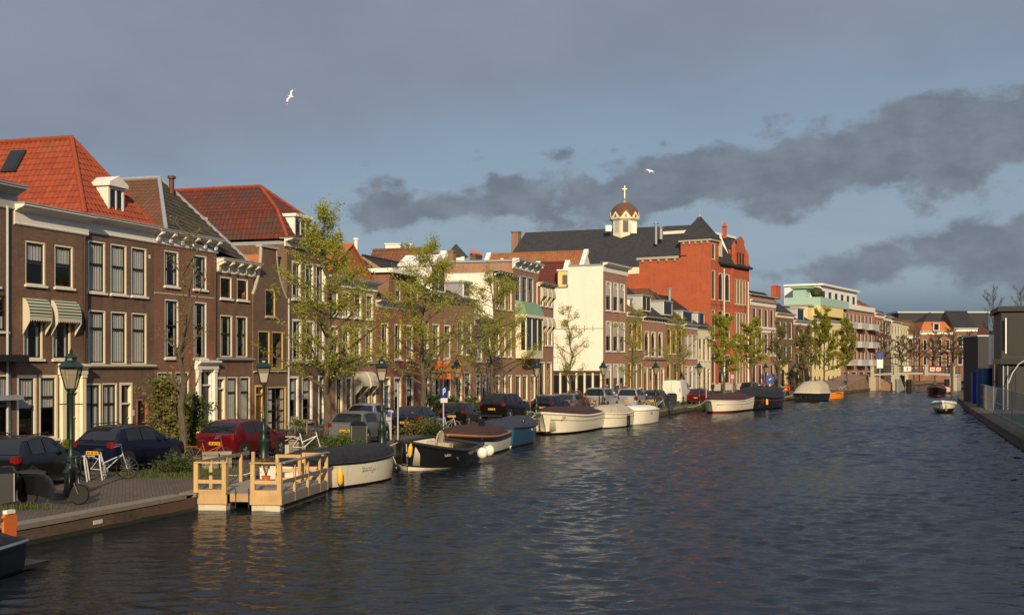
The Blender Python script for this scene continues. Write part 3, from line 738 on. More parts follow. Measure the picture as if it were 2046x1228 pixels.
class House:
    def __init__(s, label, px0, px1, wall='brick_brown', setback=0.0, cat='house', name='canal_house', depth=11.0, far=False, group=None, base=None, line=None):
        fac = line or FAC
        if setback: fac = fac.off(setback)
        s.p0, _ = fac.hit(px0 + 0.0); s.p1, _ = fac.hit(px1)
        d = s.p1 - s.p0; s.W = d.length; s.d = d.normalized(); s.n = Vector((-s.d.y, s.d.x)); s.ang = math.atan2(d.y, d.x)
        s.root = thing(name, label, cat, (s.p0.x, s.p0.y, ST), s.ang, group); s.wall = wall; s.D = depth; s.far = far; s.cx = (px0 + px1) / 2; s.px0, s.px1 = px0, px1
        s.holes = []; s.uc = s.U(s.cx); s.fw, s.fl, s.dp = (0.075, 0.12, 0.13) if px0 < 570 else (0.14, 0.17, 0.19); s.frame = 'cream'; s.sash = 'sash_dark'; s.sillm = 'white'
    def U(s, px, w=0.0):
        k = (px - CX) / F; p0 = s.p0 + s.n * w
        return (k * p0.y - p0.x) / (s.d.x - k * s.d.y)
    def back(s, px, u):
        k = (px - CX) / F; b = s.p0 + s.d * u; return (k * b.y - b.x) / (s.n.x - k * s.n.y)
    def Y(s, u, w=0.0): return s.p0.y + s.d.y * u + s.n.y * w
    def Z(s, py, u=None, w=0.0): return zat(py, s.Y(s.uc if u is None else u, w)) - ST
    def row(s, yt, yb, cols, style='sash', sill=None, arch=False, frame=None, sash=None, curt=None, fw=None):
        z1, z0 = s.Z(yt), s.Z(yb); out = []
        ws = [s.U(b) - s.U(a) for a, b in cols]; w = sum(ws) / len(ws)
        for a, b in cols:
            c = (s.U(a) + s.U(b)) / 2; x0 = max(0.08, c - w / 2); x0 = min(x0, s.W - w - 0.08)
            s.holes.append((x0, x0 + w, z0, z1))
            si = s.sillm if sill is None else sill
            out.append(window(s.root, x0, z0, w, z1 - z0, style, frame or s.frame, sash or s.sash, si, s.far, min(fw or s.fw, w * s.fl), s.dp, curt, arch))
        return out, z0, z1
    def even(s, yt, yb, n, wf=0.62, x0=0.04, x1=0.96, **k):
        """n evenly spaced windows, each wf of its bay wide"""
        bay = (x1 - x0) / n * s.W; cols = []
        z1, z0 = s.Z(yt), s.Z(yb)
        for i in range(n):
            c = s.W * x0 + bay * (i + 0.5); w = bay * wf; s.holes.append((c - w / 2, c + w / 2, z0, z1))
            window(s.root, c - w / 2, z0, w, z1 - z0, k.get('style', 'sash'), k.get('frame', s.frame), k.get('sash', s.sash), k.get('sill', s.sillm), s.far, min(k.get('fw', 0.075), w * 0.13), 0.15, k.get('curt'), k.get('arch', False))
    def door(s, a, b, yt, mat='door_green', frame=None, transom=0.22, yb=None):
        x0, x1 = s.U(a), s.U(b); h = s.Z(yt) - 0.16; s.holes.append((x0, x1, 0.16, 0.16 + h)); s.step(x0, x1)
        return door(s.root, x0, 0.16, x1 - x0, h, mat, frame or s.frame, transom, min(0.11, (x1 - x0) * 0.15), far=s.far)
    def step(s, x0, x1): MB().box(x0 - 0.05, x1 + 0.05, -0.3, 0.0, 0.02, 0.16).build('door_step', 'stone', s.root)
    def body(s, H, top=None, side=None, D=None, sideL=None):
        """front wall with its openings, side and back walls up to height H"""
        D = D or s.D; m = MB(); e = 0.006; grid_wall(m, e, s.W - e, 0, H, s.holes); s.H = H
        m2 = m
        if side or sideL: m2 = MB()
        for i, x in enumerate((e, s.W - e)):
            mm = m if (sideL and i == 1) else m2
            mm.face([(x, 0, 0), (x, D, 0), (x, D, H), (x, 0, H)])
        m.face([(e, D, 0), (s.W - e, D, 0), (s.W - e, D, H), (e, D, H)])
        m.build('wall', s.wall, s.root)
        if side or sideL: m2.build('side_wall', side or sideL, s.root)
    def plinth(s, h=0.45, mat='stone'): MB().box(0.02, s.W - 0.02, -0.03, -0.002, 0, h).build('plinth', mat, s.root) if not any(hh[2] < h for hh in s.holes) else None
    def ledge(s, py, mat='lead', out=0.14, th=0.12):
        z = s.Z(py); MB().extrude_x([(0, z - th), (-out * 0.6, z - th), (-out, z - th * 0.4), (-out, z), (0, z + 0.03)], 0.0, s.W).build('string_course', mat, s.root)
    def cornice(s, yt, yb, mat='white', out=0.42, gut='lead', ov=(0.12, 0.12), brackets=0, bh=None, bmat=None):
        z1, z0 = s.Z(yt), s.Z(yb); h = z1 - z0; m = MB(); o = out
        prof = [(0.02, z0), (-0.04, z0), (-0.07, z0 + 0.05), (-0.05, z0 + 0.10), (-0.05, z1 - h * 0.38), (-0.12, z1 - h * 0.34), (-o * 0.45, z1 - h * 0.26), (-o * 0.8, z1 - h * 0.20), (-o, z1 - h * 0.12), (-o, z1 - 0.03), (0.02, z1 - 0.03)]
        m.extrude_x(prof[::-1], -ov[0], s.W + ov[1]); c = m.build('cornice', mat, s.root)
        MB().box(-ov[0] - 0.02, s.W + ov[1] + 0.02, -o - 0.03, 0.3, z1 - 0.028, z1 + 0.03).build('gutter', gut, c)
        if brackets:
            bh = bh or h * 0.62; bw = 0.09
            me = MB().extrude_x([(0, 0), (-0.10, 0.0), (-0.13, bh * 0.25), (-0.12, bh * 0.5), (-o * 0.85, bh * 0.8), (-o * 0.85, bh), (0, bh)], -bw, bw).mesh('bracket', bmat or mat)
            for i in range(brackets):
                x = 0.15 + (s.W - 0.3) * i / max(1, brackets - 1); inst('bracket', me, c, (x, -0.05, z1 - h * 0.2 - bh))
        s.ztop = z1; return c
    def hip(s, apex_y, setback, mat='tile_orange', x0=0.0, x1=None, ze=None, sub=4, D=None, frontmat=None, apex_u=None, rmat=None, apex_px=None, zright=None, y_front=-0.05):
        """hipped roof, ridge running back from the front hip"""
        x1 = s.W if x1 is None else x1; xa = (x0 + x1) / 2 if apex_u is None else apex_u; D = D or s.D; ze = s.ztop if ze is None else ze
        if apex_px is not None: setback = s.back(apex_px, xa)
        za = s.Z(apex_y, xa, setback); zr = ze if zright is None else zright
        A, B, P, Q = (x0, y_front, ze), (x1, y_front, zr), (xa, setback, za), (xa, D, za)
        Cb, Db = (x1, D, zr), (x0, D, ze)
        m = MB(); m.face([A, B, P]); m.face([Db, A, P, Q]); m.face([B, Cb, Q, P]); m.face([Cb, Db, Q]); r = m.build('roof', mat, s.root)
        k = MB(); rn = random.Random(int(s.cx)); tile_slope(k, Db, A, P, Q, rnd=rn, sub=sub); o = k.build('roof_tiles', mat, r); o['kind'] = 'stuff'
        k = MB(); tile_slope(k, A, B, P, None, rnd=rn, sub=sub); o = k.build('roof_tiles', frontmat or mat, r); o['kind'] = 'stuff'
        up = lambda p: (p[0], p[1], p[2] + 0.06)
        ridge(r, [up(Q), up(P), up(A)], rmat or mat); ridge(r, [up(P), up(B)], rmat or mat)
        s.apex = (xa, setback, za); return r
    def gambrel(s, apex_y, setback, brk_y, brk_set, mat='tile_rust', ze=None, D=None, xi=1.0, rmat=None, sub=4):
        """two-pitch roof with a front hip"""
        W, D = s.W, D or s.D; ze = s.ztop if ze is None else ze; xa = W / 2; za = s.Z(apex_y, xa, setback); zb = s.Z(brk_y, xi, brk_set)
        A, B, Bd, Ad = (0, -0.03, ze), (W, -0.03, ze), (W, D, ze), (0, D, ze); a, b, bd, ad = (xi, brk_set, zb), (W - xi, brk_set, zb), (W - xi, D, zb), (xi, D, zb)
        P, Q = (xa, setback, za), (xa, D, za); m = MB()
        for f in ([A, B, b, a], [Ad, A, a, ad], [B, Bd, bd, b], [a, b, P], [ad, a, P, Q], [b, bd, Q, P], [Bd, Ad, ad, Q, bd]): m.face(f)
        r = m.build('roof', mat, s.root); rn = random.Random(int(s.cx))
        for q in ([Ad, A, a, ad], [A, B, b, a], [ad, a, P, Q], [a, b, P, None]):
            k = MB(); tile_slope(k, *q, rnd=rn, sub=sub); o = k.build('roof_tiles', mat, r); o['kind'] = 'stuff'
        up = lambda p: (p[0], p[1], p[2] + 0.06)
        ridge(r, [up(Q), up(P), up(a), up(A)], rmat or mat); ridge(r, [up(P), up(b), up(B)], rmat or mat); return r
    def shed(s, ridge_y, run, mat='tile_black', ze=None, back=None, sub=2, gable=None, x0=0.0, x1=None):
        """front slope rising to a ridge parallel to the street, then down again behind"""
        x1 = s.W if x1 is None else x1
        ze = s.ztop if ze is None else ze; zr = s.Z(ridge_y, (x0 + x1) / 2, run); D = back or 2 * run
        A, B, Cc, Dd, E, G = (x0, -0.05, ze), (x1, -0.05, ze), (x1, run, zr), (x0, run, zr), (x0, D, ze), (x1, D, ze); m = MB()
        for f in ([A, B, Cc, Dd], [Dd, Cc, G, E]): m.face(f)
        r = m.build('roof', mat, s.root)
        g = MB(); g.face([A, Dd, E]); g.face([B, G, Cc]); g.build('gable_end', gable or s.wall, s.root)
        k = MB(); tile_slope(k, A, B, Cc, Dd, rnd=random.Random(int(s.cx)), sub=sub, rh=0.34 if sub > 2 else 0.5, tw=0.26 if sub > 2 else 0.4); o = k.build('roof_tiles', mat, r); o['kind'] = 'stuff'
        up = lambda p: (p[0], p[1], p[2] + 0.05); ridge(r, [up(Dd), up(Cc)], mat)
        return r
    def flat(s, mat='lead', z=None, up=0.0):
        z = s.ztop if z is None else z; MB().box(0.01, s.W - 0.01, 0.02, s.D - 0.01, z - 0.25, z - 0.06 + up).build('roof', mat, s.root)
    def dormer(s, a, b, yt, yb, w, mat='white', cheek='white', n=2, dep=2.2, pediment=False, roofm='lead', w_ref=None, frame=None, ov=0.12):
        """dormer whose face stands w metres behind the front wall"""
        x0, x1 = s.U(a, w), s.U(b, w); zb, zt = s.Z(yb, (x0 + x1) / 2, w), s.Z(yt, (x0 + x1) / 2, w); wd = x1 - x0
        m = MB(); m.box(x0, x1, w + 0.03, w + dep, zb, zt); o = m.build('dormer', cheek, s.root)
        f = MB(); t = min(0.12, wd * 0.12); f.box(x0 - .01, x0 + t, w - .02, w + 0.06, zb, zt); f.box(x1 - t, x1 + .01, w - .02, w + .06, zb, zt); f.box(x0 + t, x1 - t, w - .02, w + .06, zt - t, zt); f.box(x0 + t, x1 - t, w - .02, w + .06, zb, zb + t)
        for i in range(1, n):
            xx = x0 + t + (wd - 2 * t) * i / n; f.box(xx - 0.05, xx + 0.05, w - .015, w + .05, zb + t, zt - t)
        f.build('dormer_window', frame or mat, o)
        for i in range(n):
            xa = x0 + t + (wd - 2 * t) * i / n; xb = x0 + t + (wd - 2 * t) * (i + 1) / n
            MB().box(xa + 0.05, xb - 0.05, w + 0.005, w + 0.012, zb + t, zt - t).build('pane', 'pane_far', o)
        k = MB(); k.box(x0 - ov, x1 + ov, w - ov - 0.05, w + dep, zt, zt + 0.16); 
        if pediment: k.face([(x0 - ov, w - ov - .05, zt + .16), (x1 + ov, w - ov - .05, zt + .16), ((x0 + x1) / 2, w - ov - .05, zt + .16 + wd * 0.28)]); k.face([(x0 - ov, w - ov - .05, zt + .16), ((x0 + x1) / 2, w - ov - .05, zt + .16 + wd * 0.28), ((x0 + x1) / 2, w + dep, zt + .16 + wd * 0.28), (x0 - ov, w + dep, zt + .16)]); k.face([((x0 + x1) / 2, w - ov - .05, zt + .16 + wd * 0.28), (x1 + ov, w - ov - .05, zt + .16), (x1 + ov, w + dep, zt + .16), ((x0 + x1) / 2, w + dep, zt + .16 + wd * 0.28)])
        k.build('dormer_roof', mat if pediment else roofm, o)
        return o
    def pipe(s, a, yt, yb=None, mat='zinc', r=0.05):
        u = s.U(a); z1 = s.Z(yt); z0 = 0.1 if yb is None else s.Z(yb); MB().tube([(u, -0.09, z0), (u, -0.09, z1)], r, 8).build('downpipe', mat, s.root, True)
    def chimney(s, px, w, yt, yb, hw=0.35, hd=0.35, mat='brick_rust', pots=2):
        u = s.U(px, w); z0, z1 = s.Z(yb, u, w), s.Z(yt, u, w); m = MB().box(u - hw, u + hw, w - hd, w + hd, z0 - 1.0, z1); m.box(u - hw - .05, u + hw + .05, w - hd - .05, w + hd + .05, z1 - .22, z1 - .08)
        c = m.build('chimney', mat, s.root)
        for i in range(pots):
            x = u + (i - (pots - 1) / 2) * hw * 0.9; MB().lathe([(0.10, z1 - .01), (0.12, z1 + .1), (0.09, z1 + 0.35)], 8, (x, w, 0)).build('chimney_pot', 'terracotta', c)
    def flue(s, px, w, yt, yb, r=0.09, mat='zinc'):
        u = s.U(px, w); z0, z1 = s.Z(yb, u, w), s.Z(yt, u, w); MB().tube([(u, w, z0 - 0.6), (u, w, z1)], r, 8).lathe([(r * 1.6, z1 - 0.05), (r * 1.6, z1 + 0.08)], 8, (u, w, 0)).build('flue', mat, s.root, True)
# ---- the near houses, left to right
def hood(h, x0, x1, z1, drop, out, cheek='awning_cream', front='awning_stripe'):
    n = 6; arc = [(-0.03 - out * math.sin(math.pi / 2 * i / n), z1 - drop * (1 - math.cos(math.pi / 2 * i / n)) * 0.75) for i in range(n + 1)]
    m = MB(); a = [(x0, y, z) for y, z in arc]; b = [(x1, y, z) for y, z in arc]; m.loft([a, b]); o = m.build('awning', front, h.root)
    c = MB()
    for x in (x0, x1): 
        pts = [(x, y, z) for y, z in arc] + [(x, -0.03 - out, z1 - drop * 0.95), (x, -0.03, z1 - drop * 1.5)]
        c.face(pts); c.face([(p[0] + 0.012, p[1], p[2]) for p in pts][::-1])
    c.build('awning_cheek', cheek, o)
    v = MB(); k = max(4, int((x1 - x0) / 0.14)); 
    for i in range(k):
        xa, xb = x0 + (x1 - x0) * i / k, x0 + (x1 - x0) * (i + 1) / k; zz = z1 - drop * 0.75; v.face([(xa, -0.035 - out, zz), (xb, -0.035 - out, zz), (xb, -0.035 - out, zz - 0.12), ((xa + xb) / 2, -0.035 - out, zz - 0.2), (xa, -0.035 - out, zz - 0.12)])
    v.build('valance', 'awning_cream', o)
def portal(h, a, b, ytop, mat='cream', door_mat='door_green', cols=True):
    x0, x1 = h.U(a), h.U(b); z1 = h.Z(ytop); eh = 0.42; zt = z1 - eh; cw = min(0.24, (x1 - x0) * 0.2)
    h.holes.append((x0 + cw, x1 - cw, 0.16, zt)); h.step(x0, x1)
    d = door(h.root, x0 + cw, 0.16, x1 - x0 - 2 * cw, zt - 0.16, door_mat, mat, 0.25)
    m = MB()
    for x in (x0, x1 - cw): m.box(x, x + cw, -0.16, -0.002, 0.03, zt); m.box(x - .03, x + cw + .03, -0.19, -0.001, 0.03, 0.4); m.box(x - .03, x + cw + .03, -0.19, -0.001, zt - .14, zt - 0.02)
    m.build('pilaster', mat, d, loc=(-x0 - cw, 0, -0.16))
    e = MB(); e.extrude_x([(0, zt), (-0.18, zt), (-0.18, zt + eh * 0.5), (-0.26, zt + eh * 0.62), (-0.36, zt + eh * 0.8), (-0.36, z1), (0, z1 + 0.03)][::-1], x0 - 0.1, x1 + 0.1)
    e.build('entablature', mat, d, loc=(-x0 - cw, 0, -0.16))

# house at the left edge of the picture
h = House('brown brick house cut by the left picture edge, grey cornice, bay window', -80, 29, 'brick_umber')
h.row(470, 570, [(-40, -2)]); h.row(748, 880, [(-6, 22)]); h.row(748, 880, [(-60, -22)])
h.row(585, 660, [(-16, 14)], frame='door_brown')
H = h.Z(352); h.body(H); h.cornice(362, 410, 'grey_paint', out=0.5); h.flat(); h.pipe(11, 405)
MB().box(h.U(-30), h.W + .1, -0.6, -.01, h.Z(722), h.Z(708)).build('canopy', 'sash_dark', h.root)
MB().box(h.U(-30), h.W + .05, -0.4, -.01, h.Z(800), h.Z(790)).build('canopy', 'lead', h.root)

# H1
h = House('brown brick three storey house with two striped half hood awnings', 29, 168, 'brick_brown')
h.row(486, 572, [(51, 90), (108, 147)], curt='T')
ws, z0, z1 = h.row(600, 717, [(47, 85), (104, 142)], curt='S')
for (a, b) in ((44, 89), (101, 148)): hood(h, h.U(a), h.U(b), h.Z(599), 0.95, 0.34)
h.row(748, 876, [(34, 73), (77, 116)], 'top', curt='T', fw=0.13)
portal(h, 119, 166, 727)
h.body(h.Z(440)); h.cornice(418, 459, 'white', out=0.5, ov=(0.05, 0.25)); h.flat(); h.plinth(0.4)
MB().tube([(h.U(166), -0.1, 0.1), (h.U(166), -0.1, h.Z(460))], 0.05, 8).build('downpipe', 'black_metal', h.root, True)

# H2
h = House('brown brick house of three bays under an orange hipped roof with dormer', 168, 308, 'brick_umber', setback=0.14)
h.row(488, 588, [(176, 211), (221, 253), (262, 293)], curt='F'); h.row(622, 727, [(177, 211), (221, 254), (263, 293)], 'top', curt='F', sill='')
h.ledge(729, 'stone_light', 0.16, 0.12)
h.row(764, 880, [(168.5, 199), (203, 235)], 'two', curt='F', sill='stone'); h.door(239, 264, 764, 'sash_dark', transom=0.36)
h.door(272, 297, 797, 'door_black', 'brick_red', 0.0)
h.body(h.Z(458)); h.cornice(442, 475, 'white', out=0.45, ov=(0.0, 0.1)); h.flat()
r = h.hip(277, 0, 'tile_orange', apex_px=143, D=15)
h.dormer(216, 247, 374, 438, 0.30, 'white', 'white', 2, 2.0, pediment=True)
# skylight in the side slope
xa, w_, za = h.apex; ze = h.ztop; u0 = h.back(60, xa * 0.72)
f = 0.72; zc = ze + (za - ze) * f; sl = Vector((xa, 0, za - ze)).normalized(); nn = Vector((-sl.z, 0, sl.x)); c = Vector((xa * f, w_ + 2.45, zc)) + nn * 0.06
m = MB().obox(c, (0, 1, 0), sl, nn, 0.40, 0.62, 0.09); sk = m.build('skylight', 'sash_dark', r); MB().obox(c + nn * 0.095, (0, 1, 0), sl, nn, 0.32, 0.53, 0.006).build('pane', 'pane_far', sk)
# house number plate
MB().box(h.U(297), h.U(300), -0.02, -0.004, h.Z(508), h.Z(500)).build('name_plate', 'white', h.root)
MB().box(h.U(265), h.U(268), -0.03, -0.004, h.Z(832), h.Z(820)).build('letter_box', 'zinc', h.root)

# H3
h = House('brown brick house with bracketed white cornice and mossy dark roof', 308, 430, 'brick_rust', setback=0.14)
h.row(505, 575, [(328, 357), (386, 413)], 'half', curt='S', frame='white'); h.row(600, 715, [(329, 357), (387, 413)], curt='S', frame='white')
h.row(742, 870, [(314, 344), (350, 378)], 'top', curt='T')
portal(h, 391, 429, 720, 'white', 'door_black')
h.body(h.Z(480)); h.cornice(468, 496, 'white', out=0.45, ov=(0.05, 0.2), brackets=6); h.flat()
h.hip(357, 0, 'tile_moss', x0=h.U(330), x1=h.U(497), apex_px=318, apex_u=h.U(430), zright=h.Z(527, h.U(497)), frontmat='tile_mossdark', rmat='lead', D=11)
h.flue(343, h.back(343, h.U(430)), 355, 390, 0.13, 'brown_pipe'); h.ledge(590, 'stone', 0.03, 0.05)
MB().tube([(h.W - .08, -.08, 0.1), (h.W - .08, -.08, h.Z(497))], 0.045, 8).build('downpipe', 'black_metal', h.root, True)

# H4
h = House('low brown brick house with five carved scroll brackets under its cornice', 430, 506, 'brick_brown', setback=0.1)
h.row(555, 598, [(440, 463), (473, 496)], 'one', curt='N'); h.row(630, 713, [(440, 464), (471, 495)], curt='S', sill='')
h.ledge(716, 'lead', 0.15)
h.row(752, 845, [(453, 475), (479, 500)], 'top', curt='F'); h.door(432, 450, 752, 'door_brown')
h.body(h.Z(530)); h.cornice(521, 549, 'white', out=0.5, ov=(0.0, 0.15), brackets=5, bh=0.5, bmat='cream'); h.flat(z=h.Z(523))
h.flue(407, 3.0, 438, 460, 0.15, 'zinc')
h.shed(500, 2.2, 'tile_moss', ze=h.Z(519), sub=4, x0=h.W * 0.62)

# H5: neck gable
h = House('narrow brown brick house with curved bell gable and ochre door frames', 506, 573, 'brick_umber', setback=0.02)
h.frame = 'ochre'; h.sillm = 'stone'
h.row(661, 737, [(516, 539), (543, 566)], curt='N', sill=''); h.ledge(741, 'stone', 0.1, 0.08)
h.door(509, 528, 768, 'door_brown'); h.row(772, 868, [(534, 572)], 'grid', curt='S', sill='stone')
zs = h.Z(592); zt = h.Z(496); xl, xr = h.U(523), h.U(553); W = h.W; gz0, gz1 = h.Z(632), h.Z(578); ga, gb = h.U(530), h.U(550)
m = MB(); e = .006; grid_wall(m, e, W - e, 0, zs, h.holes + [(ga, gb, gz0, zs + .001)]); 
n = 8
hole2 = [(ga, gb, zs, gz1)]; grid_wall(m, xl, xr, zs, zt, hole2)
def curve(sgn):
    x0_, x1_ = (xl, 0.0) if sgn < 0 else (xr, W); pts = []
    for i in range(n + 1):
        t_ = i / n; z = zt - (zt - zs) * t_; k = t_ ** 2.2; pts.append((x0_ + (x1_ - x0_) * k, z))
    return pts
cl, cr = curve(-1), curve(1)
for P, side in ((cl, -1), (cr, 1)):
    base = xl if side < 0 else xr
    for (xa_, za_), (xb_, zb_) in zip(P[:-1], P[1:]): m.face([(base, 0, za_), (xa_, 0, za_), (xb_, 0, zb_), (base, 0, zb_)])
for x in (e, W - e): m.face([(x, 0, 0), (x, 11, 0), (x, 11, zs), (x, 0, zs)])
m.face([(e, 11, 0), (W - e, 11, 0), (W - e, 11, zs), (e, 11, zs)])
m.build('wall', h.wall, h.root)
g = MB()
for P in (cl, cr): g.tube([(x, 0.06, z) for x, z in P], 0.10, 6)
g.box(xl - .1, xr + .1, -0.08, 0.3, zt, zt + .14); g.build('gable_coping', 'stone', h.root)
window(h.root, ga, gz0, gb - ga, gz1 - gz0, 'half', 'ochre', 'sash_dark', 'stone', curt='N')
k = MB(); k.face([(0, 0.1, zs), (W / 2, 0.1, zt - .3), (W / 2, 9, zt - .3), (0, 9, zs)]); k.face([(W / 2, 0.1, zt - .3), (W, 0.1, zs), (W, 9, zs), (W / 2, 9, zt - .3)]); k.build('roof', 'tile_light', h.root)

# H6
h = House('tall brown brick house with red two pitch roof and three light dormer', 573, 650, 'brick_umber')
h.frame = 'white'
h.row(524, 600, [(582, 603), (608, 629), (634, 648)], 'half', curt='S'); h.row(638, 721, [(582, 605), (610, 630), (635, 648)], 'half', curt='S', sill='')
h.ledge(723, 'lead', 0.15)
h.row(750, 842, [(575, 592), (600, 628)], 'top', curt='T', sill='stone'); h.door(636, 649, 750, 'door_black')
h.body(h.Z(495), D=9); h.cornice(484, 500, 'white', out=0.5, ov=(0.25, 0.1)); h.flat(z=h.Z(486))
h.D = 9; h.gambrel(374, h.back(520, h.W / 2), 420, 1.0, 'tile_rust', xi=0.75, D=8.6, rmat='tile_orange')
h.dormer(588, 622, 436, 484, 0.15, 'white_clean', 'white_clean', 3, 2.6, roofm='white_clean')
h.pipe(574, 600); h.chimney(612, 6, 470, 520, 0.3, 0.3, 'brick_rust', 1)

# H7
h = House('brick house with bright orange tiled roof behind the tall leafy tree', 650, 752, 'brick_warm')
h.row(582, 634, [(661, 676), (684, 699), (707, 724), (731, 747)], 'half'); h.row(652, 722, [(661, 676), (684, 699), (707, 722), (730, 745)], curt='S', sill='')
h.ledge(724, 'lead', 0.12)
h.row(752, 830, [(670, 686), (691, 704), (727, 739)], 'half', curt='S'); h.door(708, 722, 752, 'door_brown'); 
for a, b in ((709, 723), (727, 741)): hood(h, h.U(a), h.U(b), h.Z(742), 1.0, 0.5, front='awning_cream')
h.door(742, 751, 752, 'door_black')
h.body(h.Z(566)); h.cornice(556, 577, 'white', out=0.45); h.flat(z=h.Z(558)); h.hip(490, 0, 'tile_light', apex_px=703, D=8, x1=h.W * .92)
h.flue(711, 3.0, 478, 500, 0.12, 'white'); h.flue(694, 4, 494, 510, 0.12, 'white')

# H8
h = House('reddish brick house with flat topped brick attic storey and black roof', 752, 835, 'brick_red')
h.row(646, 718, [(762, 776), (788, 803), (812, 826)], curt='S'); h.row(752, 832, [(787, 803), (812, 826)], 'top', curt='T', sill='stone'); h.door(766, 780, 752, 'door_blue')
h.body(h.Z(612)); h.cornice(604, 618, 'white', out=0.4); h.flat(z=h.Z(606))
x0, x1 = h.U(778), h.U(832); zt = h.Z(547); m = MB(); hs = [(x0 + (x1 - x0) * f - .42, x0 + (x1 - x0) * f + .42, h.Z(601), h.Z(563)) for f in (.32, .74)]
grid_wall(m, x0, x1, h.ztop, zt, hs, 0.02); m.face([(x0, .02, h.ztop), (x0, 5, h.ztop), (x0, 5, zt), (x0, .02, zt)]); m.face([(x1, .02, h.ztop), (x1, 5, h.ztop), (x1, 5, zt), (x1, .02, zt)]); at = m.build('attic_wall', 'brick_rust', h.root)
for a, b, c, d in hs: window(h.root, a, c, b - a, d - c, 'half', y0=0.02)
MB().box(x0 - .3, x1 + .3, -0.35, 5, zt, zt + .28).build('attic_roof', 'white_clean', h.root)
h.shed(492, 5.0, 'tile_black', sub=2, ze=h.ztop)

# H9
h = House('brick house with white dormer, shop window and orange hanging pennants', 835, 908, 'brick_warm')
h.row(646, 716, [(842, 856), (864, 878), (886, 902)], curt='S'); h.row(748, 815, [(842, 858), (864, 878), (884, 902)], 'one', frame='white', curt='H')
h.body(h.Z(598)); h.cornice(588, 600, 'cream', out=0.5, brackets=6, bh=.3); h.flat(z=h.Z(589)); h.shed(520, 4.2, 'tile_black', sub=2)
h.dormer(862, 890, 534, 584, 0.3, 'white', 'white', 2, 2.6, pediment=True)
for px in (860, 878, 900):
    u = h.U(px); MB().tube([(u, -0.02, h.Z(728)), (u, -0.9, h.Z(716))], 0.02, 5).build('pennant_pole', 'grey_metal', h.root)
    m = MB(); zz = h.Z(722)
    for i in range(4): a, b = i / 4, (i + 1) / 4; m.face([(u + .02 * math.sin(i * 2), -.35 - .5 * a, zz + .1 * a), (u + .02 * math.sin(i * 2 + 2), -.35 - .5 * b, zz + .1 * b), (u + .05 * math.sin(i * 2 + 2), -.35 - .5 * b, zz - 1.3), (u + .05 * math.sin(i * 2), -.35 - .5 * a, zz - 1.2)])
    m.build('pennant', 'orange_cloth', h.root)

# H10 pair
h = House('low brown house with grey dormer left of the white end wall', 908, 948, 'brick_warm')
h.row(640, 708, [(914, 926), (931, 943)], curt='S'); h.row(742, 800, [(912, 922), (926, 942)], 'top', curt='T', sill='stone')
h.body(h.Z(604)); h.cornice(597, 608, 'cream', out=0.4); h.flat(z=h.Z(598)); h.shed(560, 3.5, 'tile_black', sub=2); h.dormer(926, 940, 566, 594, .3, 'white', 'lead', 1, 2)
h = House('small brown house with wide grey cornice below the white end wall', 948, 986, 'brick_warm')
h.row(668, 722, [(953, 964), (970, 981)], curt='F'); h.row(745, 800, [(951, 961), (964, 972), (976, 985)], 'top', curt='T', sill='stone')
h.body(h.Z(650)); h.cornice(636, 652, 'zinc', out=0.5); h.flat(z=h.Z(637)); h.shed(612, 3.0, 'lead', sub=2)

# H11
h = House('brown house with dentilled dark cornice and tall blank white end wall', 986, 1025, 'brick_warm')
h.row(562, 618, [(990, 999), (1003, 1011), (1015, 1023)], curt='N'); h.row(652, 712, [(990, 999), (1003, 1011), (1015, 1023)], curt='S'); h.row(748, 800, [(990, 999), (1003, 1011), (1015, 1023)], 'top', curt='N', sill='stone')
h.body(h.Z(549), sideL='stucco_white'); h.cornice(545, 556, 'sash_dark', out=0.55, brackets=8, bmat='white'); h.flat(z=h.Z(546))
h.chimney(951, 6.5, 508, 545, .9, .3, 'brick_umber', 4); h.chimney(902, 11.2, 500, 545, .45, .35, 'brick_ramp', 0)
MB().box(0.01, h.W, 7.2, 8.8, h.Z(546), h.Z(533)).build('parapet', 'stucco_white', h.root)
h.flue(1003, 3, 518, 545, .1, 'white')
# H12
h = House('tall brown house with bracketed white cornice and green roofed bay window', 1025, 1075, 'brick_warm')
h.row(551, 612, [(1029, 1041), (1043, 1054), (1056, 1066)], 'half', frame='zinc', curt='N')
h.row(748, 800, [(1031, 1040), (1045, 1054), (1059, 1071)], 'top', sill='stone', curt='N')
h.body(h.Z(530)); h.cornice(522, 542, 'white', out=0.6, brackets=5); h.flat(z=h.Z(523))
x0, x1, zb, zt = h.U(1030), h.U(1064), h.Z(700), h.Z(636); m = MB()
for x in (x0, (x0 * 2 + x1) / 3, (x0 + 2 * x1) / 3, x1 - .12): m.box(x, x + .12, -1.0, -.88, zb, zt)
m.box(x0, x1, -1.0, -.01, zb - .7, zb); m.box(x0 - .1, x1 + .1, -1.1, -.01, zt, zt + .25); m.box(x0, x0 + .1, -.5, -.01, zb, zt); b = m.build('bay_window', 'cream', h.root)
MB().box(x0 + .06, x1 - .06, -.95, -.93, zb, zt).box(x0 + .04, x0 + .06, -.93, -.02, zb, zt).build('pane', 'pane_far', b)
MB().extrude_x([(0, zt + .25), (-1.1, zt + .25), (-.7, zt + 1.3), (0, zt + 1.5)][::-1], x0 - .1, x1 + .1).build('bay_roof', 'copper_green', b)
h.pipe(1071, 560, mat='cream')
